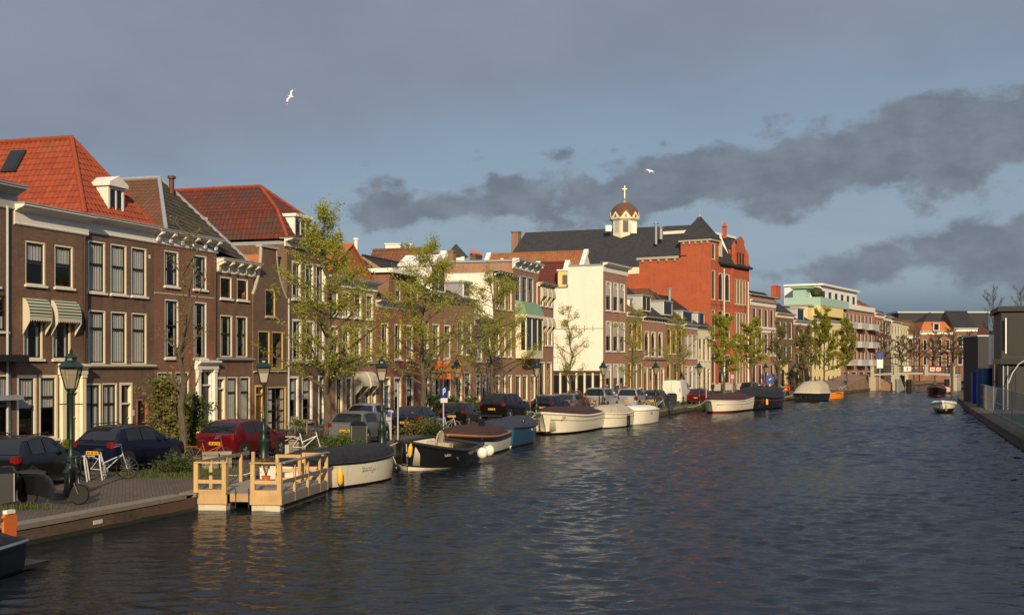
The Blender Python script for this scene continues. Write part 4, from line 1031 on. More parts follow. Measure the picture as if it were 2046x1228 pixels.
# H13
h = House('narrow house with cream canvas blinds and small red roof patch', 1075, 1106, 'brick_warm')
h.row(574, 612, [(1079, 1087), (1090, 1096), (1098, 1104)], curt='N'); h.row(633, 690, [(1079, 1087), (1090, 1096), (1098, 1104)], curt='N')
h.row(722, 790, [(1079, 1088), (1091, 1104)], 'top', sill='stone', curt='N')
h.body(h.Z(571)); h.cornice(567, 575, 'cream', out=.5, brackets=4, bh=.25); h.flat(z=h.Z(568)); h.shed(545, 3, 'tile_orange', x1=h.W * .55, sub=2)
for yy, yz in ((574, 0), (633, 0)):
    for a, b in ((1079, 1087), (1090, 1096), (1098, 1104)): hood(h, h.U(a), h.U(b), h.Z(yy), 1.0, .3, front='awning_cream')

# H14 corner house with the big white side wall
h = House('corner house with arched windows and big blank white side wall', 1205, 1253, 'brick_warm', depth=14)
for a, b in ((564, 622), (642, 702), (726, 784)): h.row(a, b, [(1210, 1222), (1225, 1236), (1238, 1249)], 'half', arch=True, frame='white', curt='T')
Ht = h.Z(536); e = .006; m = MB(); grid_wall(m, e, h.W - e, 0, Ht, h.holes); wk = h.back(1135, 0); zk = h.Z(572, 0, wk); m.face([(h.W - e, 0, 0), (h.W - e, 14, 0), (h.W - e, 14, zk), (h.W - e, wk, zk), (h.W - e, wk, Ht), (h.W - e, 0, Ht)]); m.face([(e, 14, 0), (h.W - e, 14, 0), (h.W - e, 14, zk), (e, 14, zk)]); m.build('wall', h.wall, h.root); MB().box(e, h.W - e, wk + .01, 14, zk - .2, zk - .02).build('rear_roof', 'lead', h.root); h.D = wk
z_sh = h.Z(744, 0, 2)
m = MB(); m.face([(e, .0, z_sh), (e, wk, z_sh), (e, wk, Ht), (e, 0, Ht)]); m.face([(e, wk, z_sh), (e, 14, z_sh), (e, 14, zk), (e, wk, zk)]); m.face([(e, wk, zk), (h.W, wk, zk), (h.W, wk, Ht), (e, wk, Ht)]); m.build('side_wall', 'stucco_white', h.root)
m = MB(); m.face([(e + .02, 0, 0), (e + .02, 14, 0), (e + .02, 14, z_sh), (e + .02, 0, z_sh)]); m.build('shop_wall', 'brick_umber', h.root)
MB().box(-.12, .0, -.05, 14, z_sh - .02, z_sh + .22).build('shop_cornice', 'door_brown', h.root)
nb = 10; 
for i in range(nb):
    y0_ = 0.25 + i * 0.98; MB().box(-.08, .0, y0_ - .12, y0_ + .08, 0.1, z_sh - .03).build('shop_pilaster', 'cream', h.root)
    f = MB().box(-.02, .004, y0_ + .16, y0_ + .78, .55, z_sh - .3).build('shop_window', 'sash_dark', h.root); MB().box(-.03, -.022, y0_ + .22, y0_ + .72, .62, z_sh - .38).build('pane', 'pane_far', f)
h.cornice(529, 547, 'white', out=.6, ov=(.05, .2)); h.flat(z=h.Z(531))
zl = h.Z(656, 0, 2.5)
for y_ in (1.2, 2.2, 3.2): MB().box(-.03, .0, y_ - .025, y_ + .025, zl - .35, zl + .35).build('wall_anchor', 'black_metal', h.root)
MB().box(-.04, -.0, 0.0, 6.5, h.Z(646, 0, 2) - .6, h.Z(646, 0, 2) - .52).build('string_course', 'stone', h.root)

# H15 - H19
h = House('small brick house with large grey cheeked dormer and stone doorway', 1253, 1285, 'brick_sand'); h.frame = 'ochre'
h.row(646, 698, [(1257, 1264), (1267, 1274), (1276, 1283)], curt='N'); h.row(724, 775, [(1254, 1262), (1277, 1283)], 'top', curt='N'); h.door(1266, 1273, 726, 'door_brown', 'stone_light')
h.body(h.Z(632)); h.cornice(625, 634, 'cream', out=.45); h.flat(z=h.Z(626)); h.shed(575, 4, 'tile_brown', sub=2); h.dormer(1283, 1300, 592, 622, -.3, 'cream', 'zinc', 2, 5); h.dormer(1258, 1271, 598, 620, 1.0, 'white', 'white', 2, 2)
h = House('red brick house with dentilled cornice and three arched first floor windows', 1285, 1330, 'brick_pink')
h.row(662, 712, [(1288, 1297), (1301, 1310), (1315, 1324)], curt='N', arch=True); h.ledge(716, 'lead', .25, .18); h.row(733, 785, [(1287, 1294), (1297, 1305), (1309, 1317)], 'top', curt='N', sill='stone'); h.door(1320, 1327, 735, 'door_brown')
h.body(h.Z(640)); h.cornice(634, 644, 'cream', out=.5, brackets=9, bh=.3, bmat='sash_dark'); h.flat(z=h.Z(635)); h.shed(573, 5, 'tile_black', sub=2); h.dormer(1326, 1343, 603, 630, .2, 'cream', 'zinc', 1, 4)
h = House('sand coloured brick house with plain gutter and ochre window frames', 1330, 1366, 'brick_sand'); h.frame = 'ochre'
h.row(657, 707, [(1333, 1341), (1344, 1352), (1355, 1363)], curt='N'); h.row(724, 768, [(1332, 1340), (1347, 1354), (1357, 1364)], 'top', curt='N', sill='stone')
h.body(h.Z(648)); h.cornice(641, 650, 'cream', out=.45); h.flat(z=h.Z(642)); h.hip(578, 3.5, 'tile_moss', D=14, frontmat='tile_black')
h.flue(1338, 5, 577, 600, .2, 'lead'); h.flue(1364, 5, 577, 600, .2, 'white')
h = House('pinkish brick house with bright white first floor windows', 1366, 1394, 'brick_pink')
h.frame = 'white'; h.row(668, 716, [(1368, 1376), (1377, 1384), (1385, 1392)], curt='F'); h.row(730, 778, [(1368, 1376), (1385, 1392)], 'top', curt='F', sill='stone'); h.door(1378, 1384, 730)
h.body(h.Z(655)); h.cornice(648, 657, 'white', out=.5); h.flat(z=h.Z(649)); h.shed(584, 6, 'tile_black', sub=2); h.dormer(1364, 1383, 623, 645, .3, 'cream', 'zinc', 1, 3)
h = House('cream plastered house beside the tall red building', 1394, 1420, 'stucco_cream')
h.frame = 'cream'; h.row(675, 720, [(1396, 1403), (1405, 1411), (1413, 1419)], curt='N'); h.row(732, 785, [(1396, 1402), (1405, 1412)], 'top', curt='N', sill='stone'); h.door(1413, 1419, 735, 'door_brown')
h.body(h.Z(658)); h.cornice(651, 659, 'lead', out=.5); h.flat(z=h.Z(652)); h.shed(592, 6, 'tile_black', sub=2); h.dormer(1394, 1407, 626, 648, .4, 'white', 'zinc', 1, 3)
# ---- tall red brick building
h = House('tall bright red brick building with pointed slate tower and gabled attic', 1420, 1497, 'brick_orange', name='red_brick_building', cat='building', depth=30)
h.frame = 'stone_light'; h.sillm = 'stone_light'; W = h.W
zE = h.Z(533, W * .6); zT = h.Z(481, 0.5); xt = h.U(1436); wt = h.back(1360, 0); zS = h.Z(517, 0, 8); wS = h.back(1277, 0); zL = h.Z(546, 0, wS)
def cols(a, b, yt, yb, n, style='half', arch=False):
    x0, x1 = h.U(a), h.U(b); z1, z0 = h.Z(yt), h.Z(yb); w = (x1 - x0) / n
    for i in range(n):
        s0 = x0 + w * i + w * .12; h.holes.append((s0, s0 + w * .76, z0, z1)); window(h.root, s0, z0, w * .76, z1 - z0, style, 'stone_light', 'sash_dark', 'stone_light', True, min(.12, w * .16), .2, None, arch)
for (yt, yb) in ((545, 602), (622, 681), (705, 765)):
    cols(1421, 1430, yt, yb, 1); cols(1434, 1446, yt + (3 if yt < 600 else 0), yb, 1, arch=yt < 600); cols(1447, 1460, yt + 3, yb, 1, arch=yt < 600); cols(1467, 1491, yt + 10 if yt < 600 else yt, yb + 4, 4)
cols(1421, 1430, 493, 524, 1); tower_hole = h.holes.pop()
m = MB(); e = .006; grid_wall(m, xt, W - e, 0, zE, [q for q in h.holes if q[0] > xt - .2]); grid_wall(m, e, xt, 0, zT, [q for q in h.holes if q[1] < xt + .2] + [tower_hole])
m.face([(e, 0, 0), (e, wt, 0), (e, wt, zT), (e, 0, zT)]); m.face([(e, wt, 0), (e, wS, 0), (e, wS, zS), (e, wt, zS)]); m.face([(e, wS, 0), (e, 30, 0), (e, 30, zL), (e, wS, zL)]); m.face([(e, wS, zL), (W, wS, zL), (W, wS, zS), (e, wS, zS)]); m.face([(xt, 0, zE - 3), (xt, wt, zE - 3), (xt, wt, zT), (xt, 0, zT)]); m.face([(e, wt, zE - 4), (xt, wt, zE - 4), (xt, wt, zT), (e, wt, zT)])
m.face([(W - e, 0, 0), (W - e, 30, 0), (W - e, 30, zL), (W - e, wS, zL), (W - e, wS, zE), (W - e, 0, zE)]); m.face([(e, 30, 0), (W - e, 30, 0), (W - e, 30, zL), (e, 30, zL)]); m.build('wall', 'brick_orange', h.root); MB().box(0.01, W - .01, wS + .01, 30, zL - .3, zL - .05).build('rear_roof', 'lead', h.root)
# pilaster, plinth, string courses
MB().box(h.U(1462) - .3, h.U(1462) + .4, -.25, -.004, 0, zE - .3).build('pilaster', 'brick_orange', h.root)
MB().box(-.05, W, -.12, -.004, 0, 1.0).build('plinth', 'stone_light', h.root)
for yy in (612, 692): MB().box(-.03, W, -.06, -.004, h.Z(yy), h.Z(yy) + .22).build('string_course', 'brick_red', h.root)
m = MB().box(-.25, xt + .2, -.25, wt + .25, zT, zT + .3)
for i in range(5): m.box(-.22, .0, .3 + i * wt / 5, .55 + i * wt / 5, zT - .35, zT)
m.build('tower_cornice', 'stone', h.root)
m = MB().box(-.3, .0, wt + .25, wS + .3, zS - .05, zS + .3)
for i in range(5): m.box(-.25, .0, wt + .7 + i * 1.3, wt + 1.0 + i * 1.3, zS - .4, zS - .05)
m.build('side_cornice', 'stone', h.root)
MB().box(xt + .2, W + .2, -.5, .3, zE - .05, zE + .3).build('front_cornice', 'sash_dark', h.root)
A = [(-.35, -.35, zT + .3), (xt + .3, -.35, zT + .3), (xt + .3, wt + .35, zT + .3), (-.35, wt + .35, zT + .3)]; ap = (xt / 2, wt / 2, h.Z(430, xt / 2, wt / 2))
m = MB(); rn = random.Random(4)
for i in range(4): m.face([A[i], A[(i + 1) % 4], ap])
tr = m.build('tower_roof', 'slate', h.root); k = MB()
tile_slope(k, A[3], A[0], ap, None, .5, .45, 1, 0.0, .02, rn); tile_slope(k, A[0], A[1], ap, None, .5, .45, 1, 0.0, .02, rn); o = k.build('slates', 'slate', tr); o['kind'] = 'stuff'
MB().lathe([(.2, ap[2] - .3), (.25, ap[2]), (.08, ap[2] + .3), (.12, ap[2] + .6), (.02, ap[2] + 1.1)], 8, (ap[0], ap[1], 0)).build('finial', 'lead', tr, True)
# mansard roof: side slope and front slope
zR = h.Z(466, 2, 8); i_ = 3.6
P = lambda x, y, z: (x, y, z)
wR = h.back(1325, i_); a0, a1 = P(-.1, wt - 1, zS + .25), P(-.1, wS + .2, zS + .25); b0, b1 = P(i_, wt - 1, zR), P(i_, wR, zR)
m = MB(); m.face([a1, a0, b0, b1]); m.face([P(W, wS + .2, zS + .25), a1, b1, P(W, wR, zR)]); f0, f1 = P(xt - .2, -.2, zE + .25), P(W + .1, -.2, zE + .25); g0, g1 = P(xt - .2, i_ - 1.2, zR), P(W + .1, i_ - 1.2, zR); m.face([f0, f1, g1, g0]); m.face([P(-.1 + i_, i_ - 1.2, zR), P(W + .1, i_ - 1.2, zR), P(W + .1, wR, zR), P(i_, wR, zR)]); m.face([f1, P(W + .1, wS, zE), P(W + .1, wR, zR), g1]); r = m.build('roof', 'slate', h.root)
k = MB(); tile_slope(k, a1, a0, b0, b1, .5, .45, 1, 0, .02, rn); tile_slope(k, f0, f1, g1, g0, .5, .45, 1, 0, .02, rn); o = k.build('slates', 'slate', r); o['kind'] = 'stuff'
MB().box(i_ - .2, i_ + .2, wt - 1, wR, zR, zR + .45).build('roof_edge', 'white', r); MB().box(xt, W + .1, i_ - 1.4, i_ - 1.0, zR, zR + .35).build('roof_edge', 'white', r)
# gabled attic dormer in red brick with pinnacles
x0, x1 = h.U(1468), h.U(1490); zb = zE + .2; zt = h.Z(498, x0); zp = h.Z(470, x0); m = MB(); xm = (x0 + x1) / 2
hs = [(x0 + .5 + i * (x1 - x0 - 1) / 3 + .1, x0 + .5 + (i + 1) * (x1 - x0 - 1) / 3 - .1, zb + .3, zt - .4) for i in range(3)]
grid_wall(m, x0, x1, zb, zt, hs, -.05); m.face([(x0, -.05, zt), (x1, -.05, zt), (x1 - .7, -.05, zt + .9), (x1 - .7, -.05, zt + 1.6), (xm + .4, -.05, zp), (xm - .4, -.05, zp), (x0 + .7, -.05, zt + 1.6), (x0 + .7, -.05, zt + .9)])
m.face([(x0, -.05, zb), (x0, 4, zb), (x0, 4, zt), (x0, -.05, zt)]); m.face([(x1, -.05, zb), (x1, 4, zb), (x1, 4, zt), (x1, -.05, zt)]); g = m.build('attic_gable', 'brick_orange', h.root)
for a, b, c, d in hs: MB().box(a, b, .05, .1, c, d).build('pane', 'pane_far', g)
k = MB(); k.face([(x0, 0, zt), (xm, 0, zp - .4), (xm, 4, zp - .4), (x0, 4, zt)]); k.face([(xm, 0, zp - .4), (x1, 0, zt), (x1, 4, zt), (xm, 4, zp - .4)]); k.build('gable_roof', 'slate', g)
for x, y, zz in ((x0 - .1, 0, zt), (x1 + .3, 0, zt - 1.0)): MB().box(x - .3, x + .3, -.25, .35, zb, zz + .5).lathe([(.42, zz + .5), (.02, zz + 1.3)], 4, (x, .05, 0), a0=math.pi / 4).build('pinnacle', 'brick_orange', g)
MB().box(x0 - .5, x0 - .2, 1.2, 1.8, zR - .5, zR + 1.2).lathe([(.5, zR + 1.2), (.02, zR + 2.0)], 4, (x0 - .35, 1.5, 0), a0=math.pi / 4).build('pinnacle', 'brick_orange', g)
m = MB(); m.bar((x0 - .25, .3, zb), (x0 - 1.1, 1.9, zR - .2), .14); m.bar((x0 - 1.1, 1.9, zR), (x0 - .3, 1.9, zR + .1), .14); m.build('gable_flank', 'white', g)
MB().box(h.U(1441), h.U(1447), .3, 1.8, zE + 1.2, zE + 3.6).build('roof_dormer', 'stone_light', r)
h.flue(1311, wR, 447, 480, .22, 'grey_metal'); h.flue(1321, wR - .8, 455, 470, .3, 'grey_metal')
for px in (1447, 1495):
    q, _ = FAC.off(-1.2).hit(px); zt_ = zat(540 if px < 1460 else 566, q.y)
    o = MB().tube([(q.x, q.y, ST), (q.x, q.y, zt_)], [.11, .06], 8).ball((q.x, q.y, zt_ + .08), .14, 8, 5).build('flagpole', 'white_clean', None, True)
    tag(o, 'tall white flagpole before the middle of the red building' if px < 1460 else 'white flagpole at the right corner of the red building', 'flagpole', 'flagpoles at the red building')

# ---- church with slate roof, cupola and cross behind the houses
CH = thing('church', 'church with long dark slate roof, white cupola, brown dome and cross', 'church')
R1 = Vector(((1335 - CX) / F * 203, 203.0)); dr = Vector((-.92, .39)).normalized(); nr = Vector((dr.y, -dr.x)) * -1   # nr points towards the camera side
if nr.y > 0: nr = -nr
zr_ = zat(451.5, 203.0); kx = (1050 - CX) / F; Lr = (R1.x - kx * R1.y) / (-dr.x + kx * dr.y); ze_ = zr_ - 7.0; run = 8.0
def cp(t, s, z): p = R1 + dr * t + nr * s; return (p.x, p.y, z)
m = MB(); m.face([cp(Lr + 1.2, run, ze_), cp(-6, run, ze_), cp(-6, 0, zr_), cp(Lr, 0, zr_)]); m.face([cp(-6, -run, ze_), cp(Lr + 1.2, -run, ze_), cp(Lr, 0, zr_), cp(-6, 0, zr_)]); m.face([cp(Lr + 1.2, -run, ze_), cp(Lr + 1.2, run, ze_), cp(Lr, 0, zr_)]); cr_ = m.build('roof', 'slate', CH)
k = MB(); tile_slope(k, cp(Lr + 1.2, run, ze_), cp(-6, run, ze_), cp(-6, 0, zr_), cp(Lr, 0, zr_), .5, .45, 1, 0, .02, rn); o = k.build('slates', 'slate', cr_); o['kind'] = 'stuff'
m = MB(); m.face([cp(Lr + 1, run - .3, 0.4), cp(-6, run - .3, 0.4), cp(-6, run - .3, ze_), cp(Lr + 1, run - .3, ze_)]); m.face([cp(Lr + 1, run - .3, .4), cp(Lr + 1, -run, .4), cp(Lr + 1, -run, ze_), cp(Lr + 1, run - .3, ze_)]); m.build('wall', 'stucco_cream', CH)
kx = (1036 - CX) / F; b = R1; tt = (b.x - kx * b.y) / (-dr.x + kx * dr.y); c = cp(tt, 1.0, 0)
m = MB().obox((c[0], c[1], (zat(500, c[1]) + zat(463, c[1])) / 2 - 1), (dr.x, dr.y, 0), (nr.x, nr.y, 0), (0, 0, 1), .62, .7, (zat(463, c[1]) - zat(500, c[1])) / 2 + 1); m.obox((c[0], c[1], zat(464, c[1])), (dr.x, dr.y, 0), (nr.x, nr.y, 0), (0, 0, 1), .72, .8, .12); m.build('chimney', 'brick_ramp', CH)
kx = (1248 - CX) / F; tt = (b.x - kx * b.y) / (-dr.x + kx * dr.y); c = cp(tt, 0, 0); cY = c[1]; sc_ = F / cY
cup = MB(); zb = zat(468, cY); z1 = zat(442, cY)
cup.lathe([(2.1, zb - 2), (2.1, z1)], 8, (c[0], c[1], 0), a0=math.pi / 8); cup.lathe([(2.2, z1), (2.5, z1 + .25), (2.5, z1 + .45)], 8, (c[0], c[1], 0), a0=math.pi / 8); cu = cup.build('cupola', 'stucco_cream', CH)
for i in range(8):
    a = math.pi / 4 * i; u = Vector((math.cos(a), math.sin(a), 0)); v = Vector((-u.y, u.x, 0)); p = Vector((c[0], c[1], 0)) + u * 2.35; zz = z1 + .45
    q = MB(); q.face([p - v * .85 + Vector((0, 0, zz)), p + v * .85 + Vector((0, 0, zz)), p + Vector((0, 0, zz + 1.0))]); q.face([p - v * .85 + Vector((0, 0, zz)), p + Vector((0, 0, zz + 1.0)), p - u * 1.0 + Vector((0, 0, zz + 1.0))]); q.face([p + v * .85 + Vector((0, 0, zz)), p - u * 1.0 + Vector((0, 0, zz + 1.0)), p + Vector((0, 0, zz + 1.0))]); q.build('pediment', 'cream', cu)
    if i % 2 == 0 or i == 5:
        w_ = MB().obox(Vector((c[0], c[1], zb + 1.1)) + u * 1.93, u, v, (0, 0, 1), .04, .45, .95).build('louvre_opening', 'sash_dark' if i != 5 else 'zinc', cu)
for px, py0, py1 in ((1216, 450, 462), (1266, 444, 466)):
    kx2 = (px - CX) / F; Yp = cY - 2.3; MB().box(kx2 * Yp - .5, kx2 * Yp + .5, Yp - .06, Yp + .06, zat(py1, Yp), zat(py0, Yp)).build('shutter', 'white', cu)
prof = [(2.4 * math.cos(t_) ** .85 if t_ < 1.55 else .1, z1 + .5 + 2.55 * math.sin(t_)) for t_ in [i * math.pi / 2 / 9 for i in range(10)]]
MB().lathe(prof, 16, (c[0], c[1], 0), a0=math.pi / 8).build('dome', 'dome_brown', CH, 50)
zt = z1 + 3.0; zc = zat(371, cY)
m = MB().lathe([(.35, zt - .1), (.2, zt + .3), (.1, zt + .5), (.22, zt + .65), (.08, zt + .85)], 8, (c[0], c[1], 0)); m.box(c[0] - .07, c[0] + .07, c[1] - .07, c[1] + .07, zt + .8, zc); m.box(c[0] - .38, c[0] + .38, c[1] - .08, c[1] + .08, zc - .62, zc - .48); m.build('cross', 'gilt', CH)

# ---- roofs and walls seen behind the front row
def back_house(label, px_r, px_l, Y, ridge_y, eave_drop, run, mat, wall='stucco_white', ang=None, flank='white', tiles_=True, hip_l=0.0, cat='house'):
    root = thing('rear_house', label, cat); d = Vector((-.93, .36)).normalized() if ang is None else Vector((-math.cos(ang), math.sin(ang))); n = Vector((-d.y, d.x))
    if n.y > 0: n = -n
    p = Vector(((px_r - CX) / F * Y, Y)); k = (px_l - CX) / F; L = (p.x - k * p.y) / (-d.x + k * d.y); zr = zat(ridge_y, Y); ze = zr - eave_drop
    def P(t, s, z): q = p + d * t + n * s; return (q.x, q.y, z)
    A, B, Cc, Dd = P(L, run, ze), P(0, run, ze), P(0, 0, zr), P(L - hip_l, 0, zr); m = MB(); m.face([A, B, Cc, Dd]); m.face([P(0, -run, ze), P(L, -run, ze), Dd, Cc]); m.face([A, Dd, P(L, -run, ze)]); r = m.build('roof', mat, root)
    if tiles_: k = MB(); tile_slope(k, A, B, Cc, Dd, .34, .42, 3, .03, .03, random.Random(int(px_r))); o = k.build('roof_tiles', mat, r); o['kind'] = 'stuff'
    w = MB(); e = .25; w.face([P(L, run - e, .4), P(0, run - e, .4), P(0, run - e, ze), P(L, run - e, ze)]); w.face([P(L, run - e, .4), P(L, -run, .4), P(L, -run, ze), P(L, run - e, ze)]); w.face([P(0, run - e, .4), P(0, -run, .4), P(0, -run, ze), P(0, 0, zr), P(0, run - e, ze)]); w.build('wall', wall, root)
    if flank: 
        f = MB(); up = Vector((0, 0, .12))
        for (a, b_) in ((A, Dd), (B, Cc)): f.bar(Vector(a) + up, Vector(b_) + up, .3, .22)
        f.build('verge', flank, root)
    ridge(r, [Vector(Cc) + Vector((0, 0, .05)), Vector(Dd) + Vector((0, 0, .05))], mat, .14); return root
back_house('long ochre tiled roof with white flanks before the church', 1172, 978, 160, 502, 4.6, 4.2, 'tile_ochre')
rt = back_house('rust tiled roof with white verge and ochre dormer', 1135, 1076, 151, 524, 3.2, 2.4, 'tile_rust', 'stucco_white')
Yd = 147; x0, x1 = (1115 - CX) / F * Yd, (1137 - CX) / F * Yd; m = MB().box(x0, x1, Yd, Yd + 3, zat(573, Yd), zat(541, Yd)); d_ = m.build('dormer', 'ochre', rt); MB().box(x0 + .5, x1 - .2, Yd - .03, Yd, zat(568, Yd), zat(549, Yd)).build('dormer_window', 'sash_dark', d_); MB().box(x0 - .15, x1 + .15, Yd - .2, Yd + 3, zat(541, Yd), zat(541, Yd) + .15).build('dormer_roof', 'cream', d_)
back_house('brown tiled roof behind the black roofed brick house', 862, 745, 103, 497, 4.0, 3.2, 'tile_brown', 'brick_brown', flank=None)
back_house('dark flat topped rear house with white eaves edge', 888, 838, 110, 507, 3.0, 2.5, 'tile_brown', 'brick_brown', flank='white')
rt = thing('rear_house', 'white plastered flat roofed block above the brown roofs', 'house'); Yd = 112
MB().box((770 - CX) / F * Yd, (800 - CX) / F * Yd, Yd, Yd + 3, 8, zat(488, Yd)).build('wall', 'stucco_white', rt); MB().box((768 - CX) / F * Yd, (802 - CX) / F * Yd, Yd - .1, Yd + 3, zat(488, Yd), zat(486, Yd)).build('roof', 'white', rt)
MB().tube([((819 - CX) / F * Yd, Yd + 1, 10), ((819 - CX) / F * Yd, Yd + 1, zat(484, Yd))], .2, 8).build('chimney', 'white', rt); 
MB().box((771 - CX) / F * 106, (783 - CX) / F * 106, 106, 107, 9, zat(497, 106)).build('stair_box', 'brick_ramp', rt)
rt = thing('stair_turret', 'small turret with pointed slate roof peeping over the roofs', 'turret'); Yd = 150; xc = (911 - CX) / F * Yd
MB().lathe([(1.5, 10), (1.5, zat(514, Yd))], 4, (xc, Yd, 0), a0=math.pi / 4).build('wall', 'stucco_white', rt); MB().lathe([(1.75, zat(515, Yd)), (.05, zat(487, Yd))], 4, (xc, Yd, 0), a0=math.pi / 4 + .3).build('roof', 'slate', rt); MB().tube([(xc, Yd, zat(488, Yd)), (xc, Yd, zat(482, Yd))], .08, 6).build('finial', 'lead', rt)

# ---- houses beyond the red building
def simple(label, a, b, wall, eave, ftop, rows, n, roof, frame='white', wf=.5, cor='white', **kw):
    h = House(label, a, b, wall, far=True); h.frame = frame
    for r_ in rows: h.even(r_[0], r_[1], n, wf, curt='N', style='half')
    h.body(h.Z(eave)); h.cornice(eave - 4, eave + 5, cor, out=.5); h.flat(z=h.Z(eave - 3))
    if roof: h.shed(*roof, sub=2)
    return h
h = simple('pink brick house with white stone bands right of the red building', 1499, 1550, 'brick_pink', 605, 0, [(617, 653), (666, 706), (728, 768)], 4, None)
for yy in (612, 657, 664, 712): MB().box(.02, h.W - .02, -.06, -.004, h.Z(yy), h.Z(yy) + .35).build('stone_band', 'white', h.root)
MB().box(.4, h.W - .4, .1, 3, h.Z(605), h.Z(592)).build('attic', 'brick_pink', h.root); MB().box(.1, h.W - .1, -.3, 3.2, h.Z(592), h.Z(590)).build('attic_roof', 'lead', h.root)
k = MB(); k.face([(0.2, .5, h.Z(595)), (4, .5, h.Z(590)), (.8, 5, h.Z(568))]); k.face([(0.2, .5, h.Z(595)), (.8, 5, h.Z(568)), (0.2, 8, h.Z(590))]); k.build('turret_roof', 'zinc', h.root)
h = simple('dark brown house with steep black roof and orange chimney', 1550, 1586, 'brick_umber', 630, 0, [(643, 676), (690, 718)], 3, (584, 5, 'tile_black'), cor='cream')
MB().box(h.U(1558), h.U(1574), -.04, .06, .1, h.Z(727)).build('shop_front', 'stucco_yellow', h.root); MB().box(h.U(1561), h.U(1566), -.06, -.042, .3, h.Z(738)).build('shop_window', 'pane_far', h.root); h.chimney(1550, 5.5, 571, 586, 1.3, .5, 'brick_orange', 3)
h = simple('narrow house with orange corner strip and small white dormer', 1586, 1622, 'brick_rust', 645, 0, [(660, 694), (706, 730), (742, 772)], 3, (612, 4, 'tile_black'))
MB().box(-.02, .5, -.05, -.004, 0, h.Z(648)).build('corner_strip', 'brick_orange', h.root); h.dormer(1593, 1606, 617, 640, .3, 'white', 'zinc', 1, 3)
h = simple('pale yellow plastered house with wide white windows and yellow attic', 1622, 1680, 'stucco_yellow', 643, 0, [(656, 694), (704, 738), (750, 772)], 6, None, wf=.45)
MB().box(.2, h.W - .3, .8, 6, h.Z(643), h.Z(615)).build('attic', 'stucco_yellow', h.root); MB().box(0, h.W, .5, 6.4, h.Z(615), h.Z(612)).build('attic_roof', 'lead', h.root)
# apartment block with balconies and mint penthouse
h = House('brick apartment block with balconies and white and mint penthouse', 1680, 1746, 'brick_pink', far=True, name='apartment_block', cat='building', depth=14); h.frame = 'white'
for a, b in ((628, 655), (665, 692), (700, 728)): h.even(a, b, 8, .5, curt='N', style='one')
h.even(742, 766, 4, .6, style='one'); h.body(h.Z(618)); h.ztop = h.Z(618); h.flat()
for yy in (655, 692, 728):
    for xa, xb in ((.08, .3), (.42, .64), (.76, .97)): 
        b = MB().box(h.W * xa, h.W * xb, -1.3, -.01, h.Z(yy) - .2, h.Z(yy)).build('balcony', 'stone_light', h.root); MB().box(h.W * xa, h.W * xb, -1.3, -1.25, h.Z(yy), h.Z(yy) + 1.0).box(h.W * xa, h.W * xa + .05, -1.25, -.01, h.Z(yy), h.Z(yy) + 1.0).build('balustrade', 'zinc', b)
MB().box(.0, h.W, -.3, -.05, h.Z(620), h.Z(610)).build('roof_balustrade', 'white', h.root)
x0, x1 = h.U(1640, 2), h.U(1712, 2); zt = h.Z(580); hs = [(x0 + (x1 - x0) * (i + .2) / 6, x0 + (x1 - x0) * (i + .75) / 6, h.Z(616), h.Z(590)) for i in range(6)]; m = MB(); grid_wall(m, x0, x1, h.Z(620), zt, hs, 2.0); m.face([(x0, 2, h.Z(620)), (x0, 9, h.Z(620)), (x0, 9, zt), (x0, 2, zt)]); p_ = m.build('penthouse', 'white_clean', h.root)
for a, b, c, d in hs: MB().box(a, b, 2.1, 2.13, c, d).build('pane', 'pane_far', p_)
MB().box(x0 - .4, x1 + .4, 1.4, 9, zt, zt + .35).build('penthouse_roof', 'white_clean', p_)
xm0, xm1 = h.U(1600, 5), h.U(1640, 5); MB().box(xm0, xm1, 4, 6.5, h.Z(640), h.Z(587)).build('mint_penthouse', 'mint', h.root); MB().box(xm0 - .5, xm1 + .8, 3, 6.8, h.Z(587), h.Z(583)).build('mint_roof', 'copper_green', h.root)
xb0 = h.U(1633); MB().box(xb0, h.U(1690), -.6, -.5, h.Z(622), h.Z(607)).box(xb0, xb0 + .1, -.5, 6, h.Z(622), h.Z(607)).build('mint_balustrade', 'mint', h.root); MB().box(xb0, 0, -.5, 6, h.Z(640), h.Z(622)).build('mint_terrace', 'stucco_yellow', h.root)
MB().ball((h.U(1632, 1), 1, h.Z(598)), 1.1, 10, 7, (1.3, 1, 1)).build('parasol_bush', 'leaf_dark', h.root)
# far end row
simple('far red house with tall white windows by the bridge', 1748, 1766, 'brick_red', 630, 0, [(640, 662), (672, 702), (712, 735)], 3, (600, 5, 'tile_brown'))
simple('far dark narrow house with pale grey gable', 1766, 1781, 'brick_umber', 636, 0, [(645, 668), (678, 702)], 3, (618, 5, 'tile_black'))
simple('far cream house with many small windows', 1781, 1799, 'stucco_cream', 646, 0, [(652, 670), (680, 700), (708, 730)], 3, (622, 4, 'tile_black'), cor='cream')
simple('far yellow house at the end of the left row', 1799, 1815, 'stucco_yellow', 650, 0, [(658, 676), (684, 704), (710, 730)], 3, (628, 4, 'tile_moss'), cor='cream')
